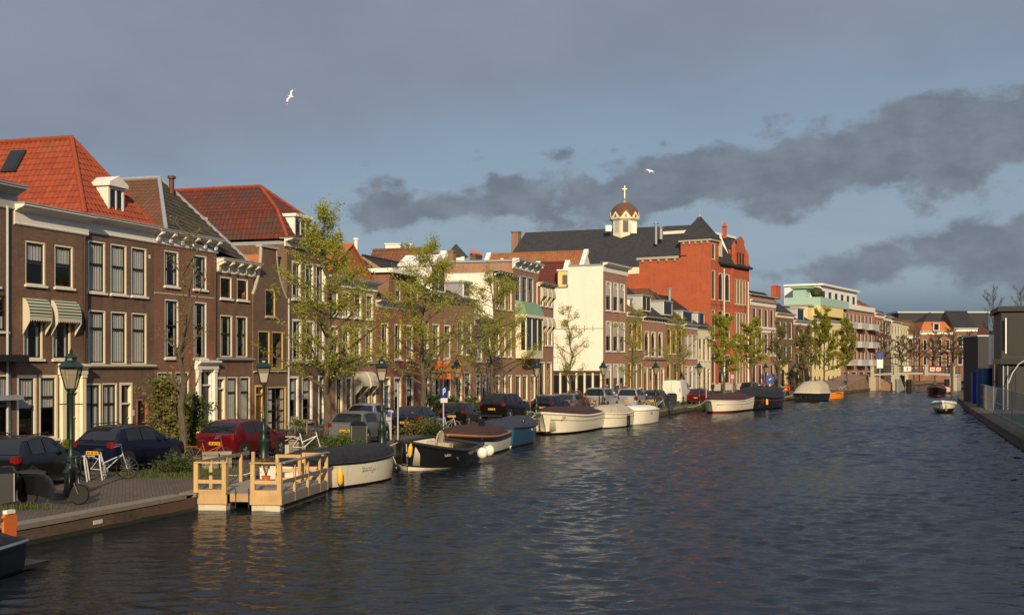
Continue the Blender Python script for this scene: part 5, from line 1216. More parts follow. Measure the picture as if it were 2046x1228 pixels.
# facing row beyond the bridge
FL = Poly([((1790 - CX) / F * 318, 318), ((1990 - CX) / F * 318, 318)])
def front(label, a, b, wall, eave, rows, n, roof, frame='white', wf=.45):
    h = House(label, a, b, wall, far=True, line=FL); h.frame = frame
    for r_ in rows: h.even(r_[0], r_[1], n, wf, curt='N', style='half')
    h.body(h.Z(eave)); h.cornice(eave - 3, eave + 4, 'white', out=.6); h.flat(z=h.Z(eave - 2))
    if roof == 'mansard':
        ze = h.ztop; z2 = h.Z(642); z3 = h.Z(622); m = MB(); W = h.W; m.face([(0, 0, ze), (W, 0, ze), (W - 1.6, 1.5, z2), (1.6, 1.5, z2)]); m.face([(0, 10, ze), (0, 0, ze), (1.6, 1.5, z2), (1.6, 10, z2)]); m.face([(W, 0, ze), (W, 10, ze), (W - 1.6, 10, z2), (W - 1.6, 1.5, z2)]); r = m.build('roof', 'tile_light', h.root)
        m = MB(); m.face([(1.6, 1.5, z2), (W - 1.6, 1.5, z2), (W - 4, 5, z3), (4, 5, z3)]); m.face([(1.6, 10, z2), (1.6, 1.5, z2), (4, 5, z3)]); m.face([(W - 1.6, 1.5, z2), (W - 1.6, 10, z2), (W - 4, 5, z3)]); m.build('upper_roof', 'tile_black', h.root)
        h.dormer(1865, 1877, 646, 660, -.1, 'white', 'white', 1, 3)
    elif roof: h.shed(*roof, sub=2)
    return h
front('far cream and brick house left of the orange mansard roof', 1808, 1836, 'brick_rust', 672, [(678, 700), (712, 735)], 3, (640, 6, 'tile_moss'))
front('far house with orange mansard roof and white dormer beyond the bridge', 1838, 1904, 'brick_rust', 664, [(678, 700), (710, 735)], 4, 'mansard')
front('far brown brick house with black roof beyond the bridge', 1906, 1952, 'brick_brown', 658, [(670, 692), (704, 728)], 2, (622, 7, 'tile_black'))
front('far low brick house with red roof beside the dark cabins', 1954, 1988, 'brick_rust', 680, [(692, 712), (716, 740)], 3, (655, 6, 'tile_rust'))
rt = thing('rear_house', 'long flat roofed block with pale roof edge on the horizon', 'building'); Yd = 420
MB().box((1795 - CX) / F * Yd, (1975 - CX) / F * Yd, Yd, Yd + 12, .4, zat(625, Yd)).build('wall', 'slate', rt); MB().box((1793 - CX) / F * Yd, (1977 - CX) / F * Yd, Yd - .4, Yd + 12, zat(625, Yd), zat(622, Yd)).build('roof', 'zinc', rt)

# ---- bridge
BR = thing('bridge', 'low arched bridge with grey piers and green railings across the canal', 'bridge')
bl = Vector(((1738 - CX) / F * 212, 212)); br_ = Vector(((1912 - CX) / F * 206, 206)); dB = (br_ - bl); LB = dB.length; dB.normalize(); nB = Vector((-dB.y, dB.x)); wB = 6.0
def bz(t): k = min(max(t / LB, -.4), 1.4); return 2.75 + .30 * (1 - (2 * min(max(k, 0), 1) - 1) ** 2) - (abs(k - .5) - .5) * 4 * (1 if k < 0 or k > 1 else 0)
def bp_(t, s, z): p = bl + dB * t + nB * s; return (p.x, p.y, z)
m = MB(); n = 12; ring = []
for i in range(n + 1):
    t = LB * i / n; z = bz(t); ring.append([bp_(t, -.2, z), bp_(t, wB + .2, z), bp_(t, wB + .2, z - .32), bp_(t, -.2, z - .32)])
m.loft(ring, close=True); m.build('deck', 'grey_paint', BR)
for t in (0.5, LB * .31, LB * .66, LB - .5):
    big = t in (0.5, LB - .5) or True
    z = bz(t)
    if abs(t - LB * .66) > .1: m = MB(); c = Vector(bp_(t, wB / 2 - .3, 0)); m.obox((c.x, c.y, (z - .5) / 2 - .2), (dB.x, dB.y, 0), (nB.x, nB.y, 0), (0, 0, 1), .55, wB / 2 + .3, (z - .5) / 2 + .2); m.build('pier', 'stone', BR)
    m = MB(); c = Vector(bp_(t, -.35, 0)); m.obox((c.x, c.y, z + .35), (dB.x, dB.y, 0), (nB.x, nB.y, 0), (0, 0, 1), .28, .28, .85); m.obox((c.x, c.y, z + 1.25), (dB.x, dB.y, 0), (nB.x, nB.y, 0), (0, 0, 1), .34, .34, .08); m.build('pier_post', 'stone', BR)
for s in (-.1, wB + .1):
    for a in range(26):
        t = LB * (a + .5) / 26; z = bz(t); p = bp_(t, s, z); MB().box(-.05, .05, -.05, .05, 0, 1.1).build('baluster', 'dark_green_metal', BR, loc=p)
    m = MB()
    for zz, r in ((1.12, .06), (.2, .04), (.65, .03)):
        m.tube([bp_(LB * i / 12, s, bz(LB * i / 12) + zz) for i in range(13)], r, 6)
    m.build('handrail', 'dark_green_metal' if zz else 'red_paint', BR)
for t, w, mat in ((LB * .44, .55, 'white_clean'), (LB * .76, .95, 'red_paint')):
    c = Vector(bp_(t, -.3, bz(t) + .62)); o = MB().obox(c, (dB.x, dB.y, 0), (nB.x, nB.y, 0), (0, 0, 1), w, .03, .42).build('navigation_board', mat, BR)
    if mat == 'white_clean':
        MB().obox(c + Vector((0, -.04, 0)), (dB.x, dB.y, 0), (nB.x, nB.y, 0), (0, 0, 1), .07, .012, .25).build('board_mark', 'sash_dark', o)
        for q in (-1, 1): MB().obox(c + Vector((dB.x * q * .62, dB.y * q * .62 - .01, 0)), (dB.x, dB.y, 0), (nB.x, nB.y, 0), (0, 0, 1), .07, .03, .42).build('board_edge', 'orange_cloth', o)
    else:
        for q in (-.48, .48): 
            b = MB().obox(c + Vector((dB.x * q, dB.y * q - .04, 0)), (dB.x, dB.y, 0), (nB.x, nB.y, 0), (0, 0, 1), .36, .012, .3).build('board_panel', 'white_clean', o)
        for sg in (1, -1): MB().bar(c + Vector((dB.x * .22, dB.y * .22 - .07, -.26 * sg)), c + Vector((dB.x * .74, dB.y * .74 - .07, .26 * sg)), .012, .05).build('board_cross', 'red_paint', o)
        for q in (-.66, -.48, -.3): MB().obox(c + Vector((dB.x * q, dB.y * q - .06, 0)), (dB.x, dB.y, 0), (nB.x, nB.y, 0), (0, 0, 1), .05, .012, .2).build('board_stroke', 'red_paint', o)
# abutment and ramp on the left bank
rp = thing('bridge_ramp', 'sunlit brick ramp wall rising to the left end of the bridge', 'ramp'); q0, _ = QUAY.hit(1676); q1 = bl
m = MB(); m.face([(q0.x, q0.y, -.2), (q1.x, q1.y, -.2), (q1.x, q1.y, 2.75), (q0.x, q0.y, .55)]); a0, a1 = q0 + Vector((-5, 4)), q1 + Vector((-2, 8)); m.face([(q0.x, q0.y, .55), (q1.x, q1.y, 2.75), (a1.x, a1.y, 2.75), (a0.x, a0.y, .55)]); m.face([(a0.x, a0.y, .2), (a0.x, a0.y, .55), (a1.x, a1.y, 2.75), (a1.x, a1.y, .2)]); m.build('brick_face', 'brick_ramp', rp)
m = MB(); e0, e1 = q1, bl + dB * 5.5; m.face([(e0.x, e0.y, -.2), (e1.x, e1.y, -.2), (e0.x + dB.x * 1.5, e0.y + dB.y * 1.5, 2.3), (e0.x, e0.y, 2.3)]); m.face([(e0.x, e0.y, -.2), (e0.x, e0.y, 2.3), (e0.x - 2, e0.y + 7, 2.3), (e0.x - 2, e0.y + 7, -.2)]); m.build('abutment', 'brick_ramp', rp)
for px, py in ((1794, 783), (1816, 783), (1892, 782)):
    p = gnd(px, py, 0); o = MB().tube([(p.x, p.y, -1), (p.x, p.y, zat(757 if px != 1816 else 761, p.y))], .42, 8).lathe([(.46, zat(758, p.y) - .3), (.46, zat(758, p.y))], 8, (p.x, p.y, 0)).build('mooring_pile', 'black_metal' if px != 1794 else 'grey_metal', None, True)
    tag(o, {1794: 'grey round pile before the left bridge pier', 1816: 'black timber pile standing free right of the bridge pier', 1892: 'dark pile by the right end of the bridge'}[px], 'pile', 'piles guarding the bridge')

# ---- right bank: stacked dark site cabins, fence, flue, drums
q, a_ = RQUAY.off(-2.2).hit(2001); Yc = q.y; sc_ = Yc / F
RB = thing('site_cabin', 'dark two storey stack of site cabins at the right picture edge', 'cabin', (q.x, q.y, 0), a_ - R(90))
def rx(px, Y): return (px - CX) / F * Y
def lx(px): return (px - 2001) * sc_
m = MB().box(0, 10, 0, 9, zat(716, Yc), zat(622, Yc)); up = m.build('upper_cabin', 'cabin_grey', RB)
MB().box(-.3, 10.2, -.3, 9.2, zat(622, Yc), zat(612, Yc)).build('roof', 'cabin_dark', RB); MB().box(-.1, 10.1, -.15, 9.1, zat(727, Yc), zat(716, Yc)).build('floor_beam', 'black_metal', RB)
MB().box(.1, 10, .3, 9, ST, zat(727, Yc)).build('lower_cabin', 'cabin_dark', RB)
MB().box(lx(2008), lx(2010.5), -.08, -.01, zat(706, Yc), zat(635, Yc)).build('corner_post', 'white_clean', up); MB().box(lx(2013), 9.8, -.05, -.01, zat(708, Yc), zat(632, Yc)).build('wall_panel', 'cabin_dark', up)
MB().box(lx(2002.5), lx(2007), -.05, -.01, zat(700, Yc), zat(640, Yc)).build('window_strip', 'pane_far', up)
for xx in (2004, 2012): MB().box(lx(xx), lx(xx + 2), .2, .29, ST, zat(728, Yc)).build('steel_post', 'grey_paint', RB)
MB().box(lx(2028), lx(2043), .24, .29, ST + .1, zat(735, Yc)).build('door_panel', 'cabin_grey', RB)
MB().tube([(lx(2013), -.6, zat(765, Yc)), (lx(2020), -.6, zat(745, Yc)), (lx(2032), -.6, zat(727, Yc)), (lx(2050), -.6, zat(715, Yc))], .05, 6).build('hose_arc', 'zinc', RB, True)
o = MB().tube([(rx(1981, 116), 116, zat(728, 116)), (rx(1981, 116), 116, zat(668, 116))], .24, 14).build('flue_pipe', 'fender_white', None, True); tag(o, 'thick white vertical flue pipe left of the dark cabins', 'flue')
MB().tube([(0, 0, 0), (0, 0, .35)], .2, 10).build('cap', 'black_metal', o, loc=(rx(1981, 116), 116, zat(668, 116))); MB().tube([(rx(1981, 116), 116, ST), (rx(1981, 116), 116, zat(728, 116))], .26, 12).build('flue_base', 'grey_metal', o)
Y2 = 124; o = MB().box(rx(1954, Y2), rx(1976, Y2), Y2, Y2 + 4, ST, zat(672, Y2)).build('wall', 'cabin_grey', thing('storage_unit', 'grey storage unit behind the white flue pipe', 'container')); MB().box(rx(1952, Y2), rx(1978, Y2), Y2 - .1, Y2 + 4.1, zat(672, Y2), zat(669, Y2)).build('roof', 'zinc', o.parent)
for i, (px, w) in enumerate(((1962, .5), (1972, .5))):
    Yd = 112 - i * 1.5; o = MB().lathe([(.0, ST), (.42, ST), (.44, zat(765, Yd)), (.44, zat(737, Yd)), (.4, zat(735, Yd))], 14, (rx(px, Yd), Yd, 0)).build('water_tank', 'blue_drum', None, True); tag(o, 'left of the two blue tanks behind the fence' if i == 0 else 'right of the two blue tanks behind the fence', 'tank', 'blue tanks')
# mesh fence on the right quay: panels between posts
fl = RQUAY.off(-1.0); pts = [fl.hit(px)[0] for px in (1945, 1957, 1970, 1985, 2002, 2022, 2048, 2085)]
fr = thing('mesh_fence', 'grey temporary mesh fence panels along the right quay', 'fence')
for i, p in enumerate(pts): MB().tube([(p.x, p.y, ST), (p.x, p.y, ST + 2.05)], .035, 6).build('post', 'grey_metal', fr, True)
for a, b in zip(pts[:-1], pts[1:]):
    m = MB(); d = b - a; k = 26
    for zz in (.12, .9, 2.0): m.tube([(a.x, a.y, ST + zz), (b.x, b.y, ST + zz)], .022, 5)
    for j in range(1, k): q = a + d * (j / k); m.tube([(q.x, q.y, ST + .12), (q.x, q.y, ST + 2.0)], .008, 3, cap=False)
    m.build('mesh_panel', 'grey_metal', fr)
p = fl.hit(1951)[0]; o = MB().box(p.x - .35, p.x + .45, p.y, p.y + .5, ST, ST + 3.0).build('site_board', 'cabin_grey', None); o.data.materials[0] = MATS['blue_sign']; tag(o, 'tall dark blue board at the end of the mesh fence', 'board')
# unseen building added outside the frame to put the right bank in shade
wh = thing('shade_building', 'unseen brick building added beside the right bank to shade it', 'building'); 

wd = (RQUAY.p[1] - RQUAY.p[0]).normalized(); wn_ = Vector((wd.y, -wd.x)); w0 = RQUAY.p[0] + wd * 31 + wn_ * 1.4; wc = w0 + wd * 23 + wn_ * 8
MB().obox((wc.x, wc.y, ST + 6.2), (wd.x, wd.y, 0), (wn_.x, wn_.y, 0), (0, 0, 1), 23, 8, 6.2).build('wall', 'brick_umber', wh); MB().obox((wc.x, wc.y, ST + 12.6), (wd.x, wd.y, 0), (wn_.x, wn_.y, 0), (0, 0, 1), 23.2, 8.2, .2).build('roof', 'lead', wh)
# ------------------------------------------------------------------ trees and shrubs
def leaf_quads(m, c, rnd, size, spread, k):
    for _ in range(k):
        p = Vector((c[0] + rnd.gauss(0, spread), c[1] + rnd.gauss(0, spread), c[2] + rnd.gauss(0, spread * .8)))
        u = Vector((rnd.gauss(0, 1), rnd.gauss(0, 1), rnd.gauss(0, .6))).normalized(); w = u.cross(Vector((rnd.gauss(0, 1), rnd.gauss(0, 1), rnd.gauss(0, 1)))).normalized()
        s = size * rnd.uniform(.6, 1.3); b = len(m.v)
        m.v += [tuple(p - u * s), tuple(p + w * s * .55 - u * s * .1), tuple(p + u * s), tuple(p - w * s * .55 + u * s * .1)]; m.f.append((b, b + 1, b + 2, b + 3)); m.tv.append(.5)
def tree(label, x, y, H, spread, seed, leaf='leaf_spring', dens=1.0, tr=.16, first=.28, size=.056, rise=(25, 55), limbs=22, group='young trees along the quay', name='street_tree', lean=0, twign=6, cat='tree', taper=.6, bottom=0.0, tw=1.0):
    rnd = random.Random(seed); root = thing(name, label, cat, (x, y, ST + bottom), 0, group); m = MB(); L = MB()
    n = 9; path = [Vector((rnd.gauss(0, .05) * i * .6 + lean * (i / n) ** 2, rnd.gauss(0, .05) * i * .6, H * .96 * i / n)) for i in range(n + 1)]; path[0] = Vector((0, 0, -.05))
    rad = [tr * (1.35 if i == 0 else 1.0) * (1 - .9 * (i / n) ** .9) + .012 for i in range(n + 1)]; m.tube(path, rad, 8)
    def on(t): 
        f = t * n; i = min(n - 1, int(f)); return path[i].lerp(path[i + 1], f - i)
    az0 = rnd.uniform(0, 6.28)
    for i in range(limbs):
        t = first + (1 - first) * ((i + rnd.uniform(-.3, .3)) / limbs); t = min(max(t, first), .97); p = on(t); az_ = az0 + i * 2.4 + rnd.uniform(-.4, .4); ln = spread * (1 - taper * (t - first) / (1 - first)) * rnd.uniform(.65, 1.15)
        up = R(rnd.uniform(*rise)); d = Vector((math.cos(az_) * math.cos(up), math.sin(az_) * math.cos(up), math.sin(up))); pts = [p]; dd = d.copy()
        for k in range(4): dd = (dd + Vector((rnd.gauss(0, .12), rnd.gauss(0, .12), .10 + rnd.gauss(0, .1)))).normalized(); pts.append(pts[-1] + dd * ln / 4)
        r0 = max(.012 * tw, tr * (1 - t) * .55 + .012); m.tube(pts, [r0 * (1 - .8 * k / 4) for k in range(5)], 5, cap=False)
        for j in range(twign):
            f = rnd.uniform(.3, 1.0) * 4; a = min(3, int(f)); q = pts[a].lerp(pts[a + 1], f - a); td = (dd + Vector((rnd.gauss(0, .7), rnd.gauss(0, .7), rnd.gauss(.15, .5)))).normalized(); tl = ln * rnd.uniform(.18, .42); e1 = q + td * tl * .5; e2 = e1 + (td + Vector((rnd.gauss(0, .3), rnd.gauss(0, .3), rnd.gauss(.1, .3)))).normalized() * tl * .5
            m.tube([q, e1, e2], [.011 * tw, .008 * tw, .004 * tw], 3, cap=False)
            if dens > 0 and rnd.random() < .85:
                for c in (q, e1, e2): leaf_quads(L, c, rnd, size, .095 + .015 * spread, max(1, int(rnd.uniform(14, 30) * dens)))
    m.build('trunk', 'bark', root, True)
    if L.v: L.build('crown', leaf, root)
    return root
def px_tree(label, px, base_y, top_y, half_px, seed, **k):
    p = gnd(px, base_y); H = zat(top_y, p.y) - ST; return tree(label, p.x, p.y, H, half_px / F * p.y, seed, **k)
px_tree('nearly bare tree with wide forked limbs before the large bush', 365, 917, 425, 105, 11, dens=.10, tr=.15, limbs=20, rise=(35, 62), first=.24, leaf='leaf_olive', twign=7)
px_tree('tallest leafy tree in front of the red gambrel roofed house', 655, 882, 412, 165, 23, dens=1.35, tr=.20, limbs=40, rise=(5, 42), first=.2, taper=.75)
px_tree('leafy tree behind the black hatchback and shrubs', 846, 854, 486, 150, 37, dens=1.35, tr=.17, limbs=38, rise=(0, 38), first=.22, taper=.7)
px_tree('leafy tree beside the black off-road car', 985, 830, 552, 125, 41, dens=1.35, tr=.17, limbs=34, rise=(0, 36), first=.24, taper=.7)
px_tree('thin sparse tree before the big white side wall', 1138, 822, 612, 58, 53, dens=.55, tr=.10, limbs=20, first=.25)
px_tree('sparse tree at the corner of the arched window house', 1262, 815, 612, 62, 59, dens=.5, tr=.12, limbs=20, first=.3, rise=(5, 40))
px_tree('slender tree beside the white delivery van', 1357, 809, 628, 52, 61, dens=.6, tr=.11, limbs=18, first=.35)
px_tree('leafy tree left of the flagpole before the red building', 1446, 792, 632, 52, 67, dens=1.3, tr=.16, limbs=22, first=.3, rise=(10, 40), size=.11)
px_tree('leafy tree right of the flagpole by the red building', 1500, 790, 636, 50, 71, dens=1.3, tr=.16, limbs=22, first=.32, rise=(5, 40), size=.11)
px_tree('dark trunked tree before the dark brown house', 1557, 786, 648, 42, 73, dens=.55, tr=.2, limbs=18, first=.3, leaf='leaf_olive', size=.11)
px_tree('olive tree before the pale yellow house', 1606, 782, 655, 40, 79, dens=.8, tr=.16, limbs=18, first=.28, leaf='leaf_olive', size=.12)
px_tree('bright lime green tree before the yellow house', 1646, 781, 628, 48, 83, dens=1.6, tr=.15, limbs=24, first=.26, leaf='leaf_bright', size=.13)
px_tree('green tree before the balcony block', 1692, 777, 638, 36, 89, dens=1.3, tr=.16, limbs=20, first=.3, leaf='leaf_bright', size=.13)
for i, (px, top, hp) in enumerate(((1768, 640, 30), (1802, 668, 26), (1826, 655, 34), (1868, 662, 34), (1902, 655, 34), (1938, 660, 30))):
    p = Vector(((px - CX) / F * (262 - i * 4), 262 - i * 4)); tree('%s bare pollarded tree behind the bridge, counted from the left' % ('first', 'second', 'third', 'fourth', 'fifth', 'sixth')[i], p.x, p.y, zat(top, p.y) - ST, hp / F * p.y, 100 + i, dens=.0, tr=.22, limbs=30, first=.40, rise=(-5, 45), group='bare trees behind the bridge', name='bare_tree', twign=22, tw=5.0)
for i, (px, Y, top, hp, dn) in enumerate(((1985, 430, 576, 48, 0.0), (2040, 400, 572, 40, 0.0))):
    p = Vector(((px - CX) / F * Y, Y)); tree(('large bare tree on the horizon left of the dark cabins', 'bare tree rising behind the dark cabins')[i], p.x, p.y, zat(top, Y) - ST, hp / F * Y, 200 + i, dens=dn, tr=.5, limbs=34, first=.3, rise=(20, 65), group='bare trees on the horizon', name='bare_tree', twign=14, taper=.5, tw=5)
def shrub(label, x, y, rx_, ry_, h, n, seed, leaf='leaf_dark', size=.07, z0=0.0, group=None, cat='shrub', name='shrub', stems=7, cone=False):
    rnd = random.Random(seed); root = thing(name, label, cat, (x, y, ST), 0, group); L = MB(); S = MB()
    for i in range(stems): a = rnd.uniform(0, 6.28); S.tube([(0, 0, 0), (math.cos(a) * rx_ * .3, math.sin(a) * ry_ * .3, h * .5), (math.cos(a) * rx_ * .6, math.sin(a) * ry_ * .6, h * .85)], [.03, .02, .006], 4, cap=False)
    cl = [(rnd.gauss(0, .42) * rx_, rnd.gauss(0, .42) * ry_, h * (.12 + .82 * rnd.random()), rnd.uniform(.6, 1.2)) for _ in range(max(6, n // 45))]
    for cx_, cy_, cz_, w in cl:
        f = 1 - .55 * (cz_ / h) ** 2 if not cone else 1.05 - cz_ / h
        leaf_quads(L, (cx_ * f * 1.3, cy_ * f * 1.3, z0 + cz_), rnd, size, .16 * w * min(1.6, max(rx_, .35) + .2), 45)
    S.build('stems', 'twig', root); L.build('foliage', leaf, root); return root
p = gnd(332, 908); shrub('large olive bush left of the bare tree trunk', p.x, p.y, .85, .8, 3.2, 5200, 5, 'leaf_olive', .075)
p = gnd(385, 906); shrub('bright green bush right of the bare tree trunk', p.x, p.y, .62, .6, 2.5, 3600, 6, 'leaf_green', .07)
p = gnd(352, 948); shrub('low clipped shrub in the planting bed below the bare tree', p.x, p.y, .8, .5, .55, 1500, 7, 'leaf_dark', .05)
for i, (px, py, w, hgt, lf, lb) in enumerate(((640, 898, .7, .55, 'leaf_dark', 'low dark shrub left of the tall tree trunk'), (684, 902, .9, .6, 'leaf_green', 'low green shrub right of the tall tree trunk'), (832, 868, 1.1, .8, 'leaf_olive', 'olive shrub under the tree by the black hatchback'), (866, 872, .8, .6, 'leaf_dark', 'dark low shrub by the black hatchback front wheel'),
        (130, 908, .3, .6, 'leaf_bright', 'small leafy plant beside the white column doorway'), (1149, 824, 1.3, 1.5, 'leaf_dry', 'brown twiggy bush by the large white sloop'), (872, 838, .8, 1.8, 'leaf_green', 'green bush against the shop front'), (900, 832, .8, 1.3, 'leaf_dark', 'dark bush behind the blue parking sign'), (938, 826, .7, 1.2, 'leaf_green', 'green bush left of the black off-road car'),
        (1587, 780, 2.2, 3.2, 'leaf_dark', 'dark round evergreen near the beige covered boat'), (1628, 778, 1.6, 1.5, 'leaf_green', 'green hedge shrub behind the beige covered boat'), (1668, 774, 1.8, 1.4, 'leaf_dark', 'dark shrub beside the ramp wall'), (595, 868, .35, .8, 'leaf_green', 'pot plant by the brown house with garden table'))):
    p = gnd(px, py); shrub(lb, p.x, p.y, w, w * .8, hgt, int(900 * w + 500), 300 + i, lf, .06 if py > 850 else .1)
# grass in the beds and along the quay edge
G = MB(); rnd = random.Random(8)
def blades(px, py, wx, wy, n, h=.16):
    c = gnd(px, py)
    for _ in range(n):
        x, y = c.x + rnd.gauss(0, wx), c.y + rnd.gauss(0, wy); a = rnd.uniform(0, 6.28); hh = h * rnd.uniform(.4, 1.2); w = .014; dx, dy = math.cos(a) * w, math.sin(a) * w; lx_, ly_ = rnd.gauss(0, .05), rnd.gauss(0, .05)
        G.face([(x - dx, y - dy, ST), (x + dx, y + dy, ST), (x + lx_, y + ly_, ST + hh)])
for a in ((25, 1016, .5, .25, 500), (352, 950, 1.0, .5, 1500), (400, 935, .8, .8, 700), (660, 898, 1.3, 1.2, 2200), (845, 862, 1.6, 1.6, 2200, .25), (985, 832, 1.5, 1.5, 900), (1262, 818, 2.5, 2, 900, .2), (1340, 813, 3, 1.6, 1200, .2), (1400, 809, 2.5, 1.5, 900, .2), (1500, 795, 3, 3, 900, .3), (1640, 783, 3, 4, 900, .35)): blades(*a)
o = G.build('grass', 'grass'); tag(o, 'tufts of grass growing round the trees along the quay', 'grass', kind='stuff')
# ------------------------------------------------------------------ cars
def lerp_curve(pts, x):
    for (a, b), (c, d) in zip(pts[:-1], pts[1:]):
        if x <= c:
            t = 0 if c == a else (x - a) / (c - a); return b + (d - b) * max(0, min(1, t))
    return pts[-1][1]
def smooth_curve(pts, x):
    n = len(pts)
    for i in range(n - 1):
        x0, x1 = pts[i][0], pts[i + 1][0]
        if x <= x1 or i == n - 2:
            t = max(0, min(1, (x - x0) / (x1 - x0))); p0 = pts[max(0, i - 1)][1]; p1 = pts[i][1]; p2 = pts[i + 1][1]; p3 = pts[min(n - 1, i + 2)][1]
            m1 = (p2 - p0) * .5; m2 = (p3 - p1) * .5; lo, hi = min(p1, p2), max(p1, p2)
            v = (2 * t ** 3 - 3 * t ** 2 + 1) * p1 + (t ** 3 - 2 * t ** 2 + t) * m1 + (-2 * t ** 3 + 3 * t ** 2) * p2 + (t ** 3 - t ** 2) * m2
            return max(lo - .01, min(hi + .012, v))
KIND = {
 'hatch': dict(top=[(0, .60), (.02, .65), (.05, .68), (.12, .86), (.17, .955), (.26, .99), (.42, 1.0), (.54, .965), (.63, .85), (.72, .70), (.78, .66), (.90, .60), (.97, .52), (1, .42)], belt=[(0, .635), (.3, .62), (.7, .58), (1, .5)], rw=(.055, .155), ws=(.56, .71), sides=[(.19, .37), (.385, .56)]),
 'suv': dict(top=[(0, .60), (.012, .64), (.03, .66), (.055, .80), (.09, .95), (.16, .99), (.40, 1.0), (.58, .97), (.66, .86), (.73, .68), (.80, .65), (.93, .60), (.985, .52), (1, .42)], belt=[(0, .63), (.5, .61), (1, .52)], rw=(.03, .088), ws=(.6, .72), sides=[(.11, .23), (.245, .42), (.435, .61)]),
 'van': dict(top=[(0, .93), (.008, .97), (.03, .99), (.3, 1.0), (.62, 1.0), (.70, .95), (.82, .68), (.88, .60), (.97, .50), (1, .42)], belt=[(0, .60), (.5, .58), (1, .48)], rw=None, ws=(.70, .81), sides=[(.60, .74)]),
}
PLATE = [0]
def car(label, px, py, kind, color, L=4.2, W=1.75, H=1.5, yaw=0.0, rails=False, name='parked_car', plate=True, lamp=(.52, .68), group='cars parked along the quay', pos=None, tall=False):
    p = pos or gnd(px, py); k = KIND[kind]
    q = None
    for a, b in zip(QUAY.p[:-1], QUAY.p[1:]):
        if a.y <= p.y <= b.y: q = b - a
    ang = math.atan2(q.y, q.x) + R(yaw); root = thing(name, label, 'van' if kind == 'van' else 'car', (p.x, p.y, ST + .004), ang, group)
    hw = W / 2
    def ring(x):
        f = x / L; top = smooth_curve(k['top'], f) * H; belt = lerp_curve(k['belt'], f) * H; e = min(f, 1 - f)
        w = hw * (1 - .13 * max(0, 1 - f / .045) ** 2 - .16 * max(0, 1 - (1 - f) / .14) ** 2); zl = .20 + .10 * max(0, 1 - e / .05)
        c = max(0.0, min(1.0, (top - belt) / (.30 * H))); b2 = min(belt, top - .01)
        return [(0, zl), (w * .86, zl), (w * .965, zl + .10), (w, zl + (b2 - zl) * .55), (w * .975, b2), (w * (.965 - (.20 if kind != 'van' else .09) * c), b2 + (top - b2) * .90), (w * (.80 - .18 * c), b2 + (top - b2) * .985), (0, top)]
    def pt(x, v):
        r = ring(x); i = min(6, int(v)); t = v - i; a, b = r[i], r[i + 1]; return (a[0] + (b[0] - a[0]) * t, a[1] + (b[1] - a[1]) * t)
    xs = sorted({L * (i / 34) ** 1.0 for i in range(35)} | {0.0, .01 * L, .02 * L, .03 * L, .985 * L, L}); rings = []
    for x in xs:
        r = ring(x); rings.append([(x, -y, z) for y, z in r] + [(x, y, z) for y, z in reversed(r[1:-1])])
    m = MB(); m.loft(rings, close=True); m.build('body', color, root, 35)
    def patch(nm, x0, x1, v0, v1, side, off, nx=6, nv=3, mat='car_glass', par=root, inset=0.0):
        g = MB(); rr = []
        for i in range(nx + 1):
            x = x0 + (x1 - x0) * i / nx; row = []
            for j in range(nv + 1):
                y, z = pt(x, v0 + (v1 - v0) * j / nv); row.append((x + off[0], side * (y + off[1]), z + off[2]))
            rr.append(row if side > 0 else row[::-1])
        g.loft(rr); return g.build(nm, mat, par, 'all')
    for s in (1, -1):
        for a, b in k['sides']: patch('side_window', a * L, b * L, 4.16, 4.92, s, (0, .012, .006))
    def fullpatch(nm, x0, x1, off, mat='car_glass', v0=5.12):
        g = MB(); rr = []
        for i in range(7):
            x = x0 + (x1 - x0) * i / 6; row = []
            for s in (1, -1):
                vs = [v0 + (7 - v0) * j / 5 for j in range(6)]; vs = vs if s > 0 else vs[::-1][1:]
                for v in vs: y, z = pt(x, v); row.append((x + off[0], s * y * .93, z + off[1]))
            rr.append(row)
        g.loft(rr); return g.build(nm, mat, root, 'all')
    if k['rw']: fullpatch('rear_window', k['rw'][0] * L, k['rw'][1] * L, (-.014, .012))
    fullpatch('windscreen', k['ws'][0] * L, k['ws'][1] * L, (.012, .012))
    zl0, zl1 = lamp[0] * H, lamp[1] * H
    for s in (1, -1):
        if kind == 'van' or tall: b = MB().box(-.012, .02, s * hw * .80, s * hw * .87, zl0, zl1)
        else: b = MB().loft([[(-.012, s * hw * .68, zl0 + .06), (-.012, s * hw * .72, zl1 - .03)], [(-.014, s * hw * .872, zl0 + .02), (-.014, s * hw * .872, zl1 - .02)], [(.03, s * hw * .955, zl0 + .03), (.03, s * hw * .95, zl1 - .015)], [(.10, s * (hw * 1.0 + .004), zl0 + .08), (.12, s * (hw * .985 + .006), zl1 - .02)]])
        b.build('tail_light', 'tail_red', root)
        mr = MB().ball((k['ws'][1] * L - .25, s * (hw + .09), H * .66), .10, 8, 6, (.5, 1, .75)); mr.build('mirror', color, root, True)
        MB().box(.99 * L - .12, .99 * L, s * hw * .5, s * hw * .8, H * .42, H * .5).build('headlight', 'chrome', root)
    if plate:
        pl = MB().box(-.022, -.004, -.26, .26, H * .39, H * .39 + .115).build('number_plate', 'plate_yellow', root); MB().box(-.026, -.023, .215, .255, H * .39, H * .39 + .115).build('plate_band', 'blue_sign', pl)
        for i, y in enumerate((-.2, -.14, -.05, .01, .10, .16)): MB().box(-.026, -.023, y - .02, y + .022, H * .39 + .025, H * .39 + .09).build('plate_character', 'sash_dark', pl)
    MB().box(-.03, .05, -hw * .80, hw * .80, .27, .27 + H * .05).build('rear_bumper', 'plastic_dark', root)
